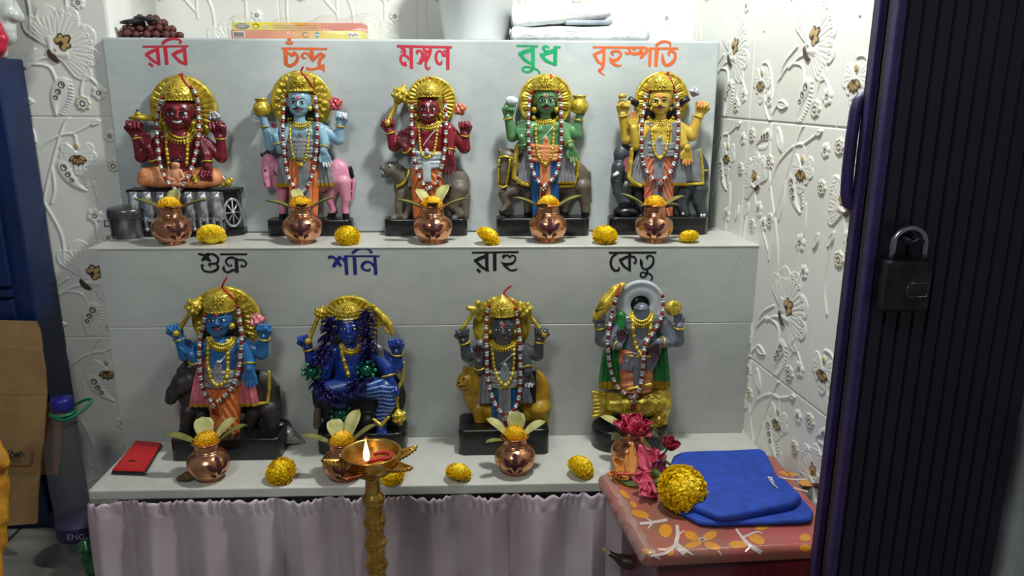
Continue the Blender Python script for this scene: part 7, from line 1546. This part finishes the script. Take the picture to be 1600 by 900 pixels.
# ------------------------------------------------------------------ left corner: cabinet, cartons, bottle
CB = mat('cabinet_blue', '#082252', .4, col2='#061a42', nscale=8); CXR = at(72, 600, 1.365).x
cb = empty('steel_cabinet', (CXR - .25, 1.40, 0), 'tall blue steel cabinet standing at the left edge against the tiled wall', 'cabinet'); off = -cb.location
def part(mb, name, m): o = mb.build(name, m, cb); o.data.transform(Matrix.Translation(off)); return o
ztop = at(20, 90, 1.365).z
part(MB().box((CXR - .25, 1.4075, ztop / 2), (.25, .0405, ztop / 2), bev=.003), 'carcass', CB)
zs = at(20, 458, 1.36).z
part(MB().box((CXR - .262, 1.362, (zs + .012 + ztop - .02) / 2), (.232, .005, (ztop - .02 - zs - .012) / 2), bev=.003), 'door', CB); part(MB().box((CXR - .262, 1.362, (zs - .012 + .03) / 2), (.232, .005, (zs - .012 - .03) / 2), bev=.003), 'door', CB)
part(MB().box((CXR - .262, 1.360, zs), (.234, .006, .006), bev=.002), 'ridge', CB)
part(MB().box((CXR - .25, 1.40, .0), (.24, .036, .0)) if False else MB().box((CXR - .48, 1.358, zs + .2), (.008, .006, .04), bev=.002), 'handle', SILVER)
FW = mat('white_film', '#c9ccc8', .25, col2='#a8aba8', nscale=60, bump=1.0, bscale=60)
sk = Sculpt(.0025); a0 = V((CXR - .12, 1.40, ztop)); 
rr = random.Random(8)
for k in range(34): p = at(rr.uniform(-70, 12), rr.uniform(-30, 70), 1.375 + .03 * rr.random()); sk.cap(p, p + V((rr.gauss(0, .012), rr.gauss(0, .004), rr.gauss(0, .02))), .017, .010, .005)
sk.box((CXR - .10, 1.40, ztop + .012), (.09, .03, .012), None, .008, .01)
setp(sk.build('plastic_sack', FW), 'crumpled white plastic sack on top of the blue cabinet', 'sack')
rd = Sculpt(.002); q = [at(-4, 38, 1.355), at(2, 60, 1.352), at(2, 76, 1.352)]; rd.chain(q, [.006, .009, .007], .006); rd.cap(at(-30, 60, 1.352), at(-4, 72, 1.352), .016, .012, .006); rd.cap(at(-24, 84, 1.362), at(-4, 82, 1.36), .012, .010, .008)
setp(rd.build('red_pouch', mat('red_plastic', '#c02440', .35)), 'red pouch on the blue cabinet in front of the white sack', 'pouch')
CARD = mat('cardboard', '#8f7146', .75, col2='#7d6139', nscale=14, bump=.2, bscale=80); CARD2 = mat('cardboard_brown', '#7a5030', .75, col2='#663f24', nscale=14)
def board(mb, px, y0, y1, th=.005):
    v0, v1 = min(p[1] for p in px), max(p[1] for p in px); P_ = [at(u, v, y0 + (y1 - y0) * (v - v0) / (v1 - v0)) for u, v in px]; mb.prism(P_, (0, 1, 0), th); return P_
ct = empty('cardboard_carton', at(10, 815, 1.27), 'flattened corrugated carton with a black scrawl logo leaning on the blue cabinet', 'carton')
def cpart(px, y0, y1, name, m, th=.005): mb = MB(); board(mb, px, y0, y1, th); o = mb.build(name, m, ct); o.data.transform(Matrix.Translation(-ct.location)); return o
cpart([(-60, 500), (56, 503), (62, 520), (65, 544), (-60, 536)], 1.335, 1.328, 'top_flap', CARD)
cpart([(-60, 537), (64, 545), (70, 580), (72, 617), (-60, 617)], 1.326, 1.315, 'front_panel', CARD); cpart([(-60, 618), (72, 618), (67, 690), (62, 741), (-60, 735)], 1.314, 1.290, 'front_panel', CARD); cpart([(-60, 737), (61, 743), (58, 780), (57, 818), (-60, 827)], 1.288, 1.262, 'lower_panel', CARD)
mb = MB(); Lg = lambda u, v: at(u, v, 1.2885) - ct.location
for pts in ([(10, 716), (13, 706), (17, 704), (19, 708), (15, 712), (20, 714), (14, 716)], [(21, 706), (23, 714), (26, 707), (28, 714), (31, 706), (36, 711)]): mb.tube([Lg(*p) for p in pts], .0011, 6, smooth=4)
mb.tube([Lg(16, 719), Lg(33, 719)], .0005, 5); mb.build('logo_scrawl', BLACK, ct)
MB().tube([Lg(48, 700), Lg(48, 722), Lg(45, 727), Lg(14, 727)], .0008, 6, smooth=2).build('logo_outline', mat('print_rust', '#8a4a2a', .6), ct)
o = MB(); P_ = board(o, [(62, 628), (98, 640), (95, 690), (90, 742), (60, 742)], 1.345, 1.338); o = o.build('cardboard_sheet', CARD2); setp(o, 'brown cardboard sheet tucked between the leaning carton and the blue cabinet', 'carton')
yc = Sculpt(.002); q = [at(-14, 690, 1.10), at(-2, 720, 1.095), at(6, 726, 1.095)]; yc.chain(q, [.012, .012, .006], .01); yc.chain([at(-14, 720, 1.10), at(-6, 760, 1.10), at(-2, 808, 1.09)], [.02, .016, .014], .01); yc.chain([at(-8, 812, 1.09), at(-6, 850, 1.085), at(-8, 866, 1.08)], [.016, .014, .006], .006); yc.cap(at(-16, 860, 1.085), at(-18, 900, 1.05), .014, .02, .01)
yc.cap((at(-18, 900, 1.05).x, 1.05, .02), (at(-18, 900, 1.05).x, 1.05, .06), .02, .02, .01)
setp(yc.build('yellow_cloth', mat('yellow_cloth', '#c8901e', .6, col2='#a86c14', nscale=60)), 'bunched yellow orange cloth at the left edge of the picture', 'cloth')
bc = atz(124, 886, 0); BX, BY = bc.x - .004, bc.y + .03
bo = empty('water_bottle', (BX, BY, 0), 'clear plastic water bottle with a blue cap and green carrying loop beside the curtain', 'bottle')
CLR = mat('bottle_plastic', '#8a8e90', .10, alpha=.13, spec=.6, coat=.2); zc = at(112, 634, BY).z
prof = [(0, .003), (.028, 0), (.037, .006), (.039, .02), (.0375, .05), (.039, .08), (.0375, .11), (.0392, .14), (.0392, .20), (.037, .225), (.030, .25), (.018, zc - .018), (.0145, zc - .008), (.0145, zc)]
MB().lathe(prof, seg=40).build('body', CLR, bo); MB().lathe([(.0393, .052), (.0396, .054), (.0396, .078), (.0393, .080)], seg=40).build('label', mat('bottle_label', '#2a1f4a', .5), bo)
text_mesh('ENG', .016, 'label_text', mat('label_text_white', '#9a98a4', .6), bo, Matrix.Translation((.012, -.0402, .066)) @ FRONT)
MB().lathe([(.0165, zc - .006), (.0175, zc - .004), (.0175, zc + .012), (.016, zc + .015), (0, zc + .015)], seg=32).build('cap', mat('cap_blue', '#1c1a78', .4), bo)
GRN = mat('loop_green', '#0f6a4c', .4); MB().tube([V((math.cos(t) * .019, math.sin(t) * .019, zc - .012)) for t in [k * PI / 12 for k in range(24)]], .003, 8, closed=True).tube([V((-.012, -.016, zc - .013)), V((.015, -.024, zc - .016)), V((.040, -.012, zc - .004)), V((.050, .004, zc + .008)), V((.034, .012, zc + .006)), V((.012, .016, zc - .006))], .0026, 8, smooth=5).build('carrying_loop', GRN, bo)
gp = Sculpt(.002); rr = random.Random(12)
for k in range(9): p = V((BX + .036 + rr.uniform(-.004, .012), BY - .055 + rr.uniform(-.012, .004), .012 + .062 * k / 9)); gp.cap(p, p + V((rr.gauss(0, .007), rr.gauss(0, .004), rr.gauss(0, .006))), .010, .006, .004)
gp.cap((BX + .04, BY - .055, .008), (BX + .045, BY - .06, .04), .008, .01, .004)
setp(gp.build('plastic_bag', mat('green_film', '#1e6a3c', .15, col2='#134a2a', nscale=70, bump=.8, bscale=90, spec=.9)), 'crumpled green plastic bag on the floor between the bottle and the curtain', 'bag')

# ------------------------------------------------------------------ purple metal door at the right
DP = mat('door_purple', '#2e1f55', .5, col2='#241845', nscale=30, bump=.25, bscale=260); DF = mat('door_navy', '#0f0e1e', .45, col2='#0b0b18', nscale=10, bump=.15, bscale=200)
DY = .745; dr = empty('door_1', (at(1400, 450, DY).x, DY, 0)); dr['kind'] = 'structure'; doff = -dr.location
def dpart(mb, name, m): o = mb.build(name, m, dr); o.data.transform(Matrix.Translation(doff)); return o
xe0 = at(1316, 450, DY + .03).x; xr0 = at(1337, 450, DY).x; xr1 = at(1349, 450, DY).x; xR = at(1582, 700, DY).x; ZD = 1.35
dpart(MB().box((xe0 + .0065, DY + .030, ZD / 2 + .002), (.0035, .005, ZD / 2), bev=.001), 'edge_frame', DP)
dpart(MB().box(((xe0 + xr1) / 2 + .008, DY + .036, ZD / 2 + .002), ((xr1 - xe0) / 2 + .004, .004, ZD / 2)), 'rebate', DF)
dpart(MB().box((xr1 + .004, DY + .003, ZD / 2 + .002), (.0045, .006, ZD / 2), bev=.002), 'edge_tube', DP)
pr = []; n = 12; wv = (xR - xr1 - .008) / n; pts = []
for k in range(n):
    x = xr1 + .008 + k * wv; pts += [(x, 0), (x + wv * .12, .003), (x + wv * .24, 0)]
pts.append((xR, 0)); mb = MB(); mb.grid([[V((x, DY - .002 + y, z)) for x, y in pts] for z in (.002, ZD)], 0, False, False); mb.box(((xr1 + xR) / 2, DY + .010, ZD / 2 + .002), ((xR - xr1) / 2, .006, ZD / 2)); dpart(mb, 'ribbed_panel', DF)
hx = at(1333, 240, DY + .035).x; hz0, hz1 = at(1318, 322, DY + .035).z, at(1340, 152, DY + .035).z
dpart(MB().tube([V((hx + .03, DY + .044, hz0 + .004)), V((hx + .014, DY + .044, hz0 - .002)), V((hx + .002, DY + .044, hz0 + .012)), V((hx + .002, DY + .044, hz1 - .014)), V((hx + .010, DY + .044, hz1)), V((hx + .03, DY + .044, hz1 + .002))], .0062, 10, smooth=3), 'pull_handle', DP)
pz1, pz0 = at(1414, 406, DY - .02).z, at(1414, 484, DY - .02).z; pxa, pxb = at(1379, 445, DY - .02).x, at(1449, 445, DY - .02).x; pc = V(((pxa + pxb) / 2, DY - .018, (pz0 + pz1) / 2))
pd = empty('padlock', pc, 'dark steel padlock hanging on the purple door', 'padlock'); LK = mat('lock_steel', '#3c3e42', .38, .8, col2='#2a2b2e', nscale=60)
MB().box((0, 0, 0), ((pxb - pxa) / 2, .010, (pz1 - pz0) / 2), bev=.003).build('body', LK, pd); hw_ = (pxb - pxa) / 2 * .70; hz = (pz1 - pz0) / 2
MB().tube([V((-hw_, 0, hz - .003)), V((-hw_, 0, hz + .012))] + [V((-math.cos(t) * hw_, 0, hz + .016 + math.sin(t) * hw_ * .95)) for t in [k * PI / 12 for k in range(13)]] + [V((hw_, 0, hz + .012)), V((hw_, 0, hz - .003))], .0032, 10).build('shackle', mat('shackle_steel', '#9a9ca0', .25, .95), pd)
MB().tube([V((.000, -.0106, .004)), V((.018, -.0106, .004)), V((.018, -.0106, -.010)), V((.000, -.0106, -.010)), V((-.003, -.0106, -.003)), V((.000, -.0106, .004))], .0005, 5).build('name_plate', mat('plate_steel', '#7a7c80', .3, .9), pd)
hs = MB().tube([V((pc.x - .006, DY - .002, pc.z + hz + hw_ + .006)), V((pc.x - .006, DY - .028, pc.z + hz + hw_ + .004)), V((pc.x + .006, DY - .028, pc.z + hz + hw_ + .004)), V((pc.x + .006, DY - .002, pc.z + hz + hw_ + .006))], .003, 8); dpart(hs, 'staple', DF)
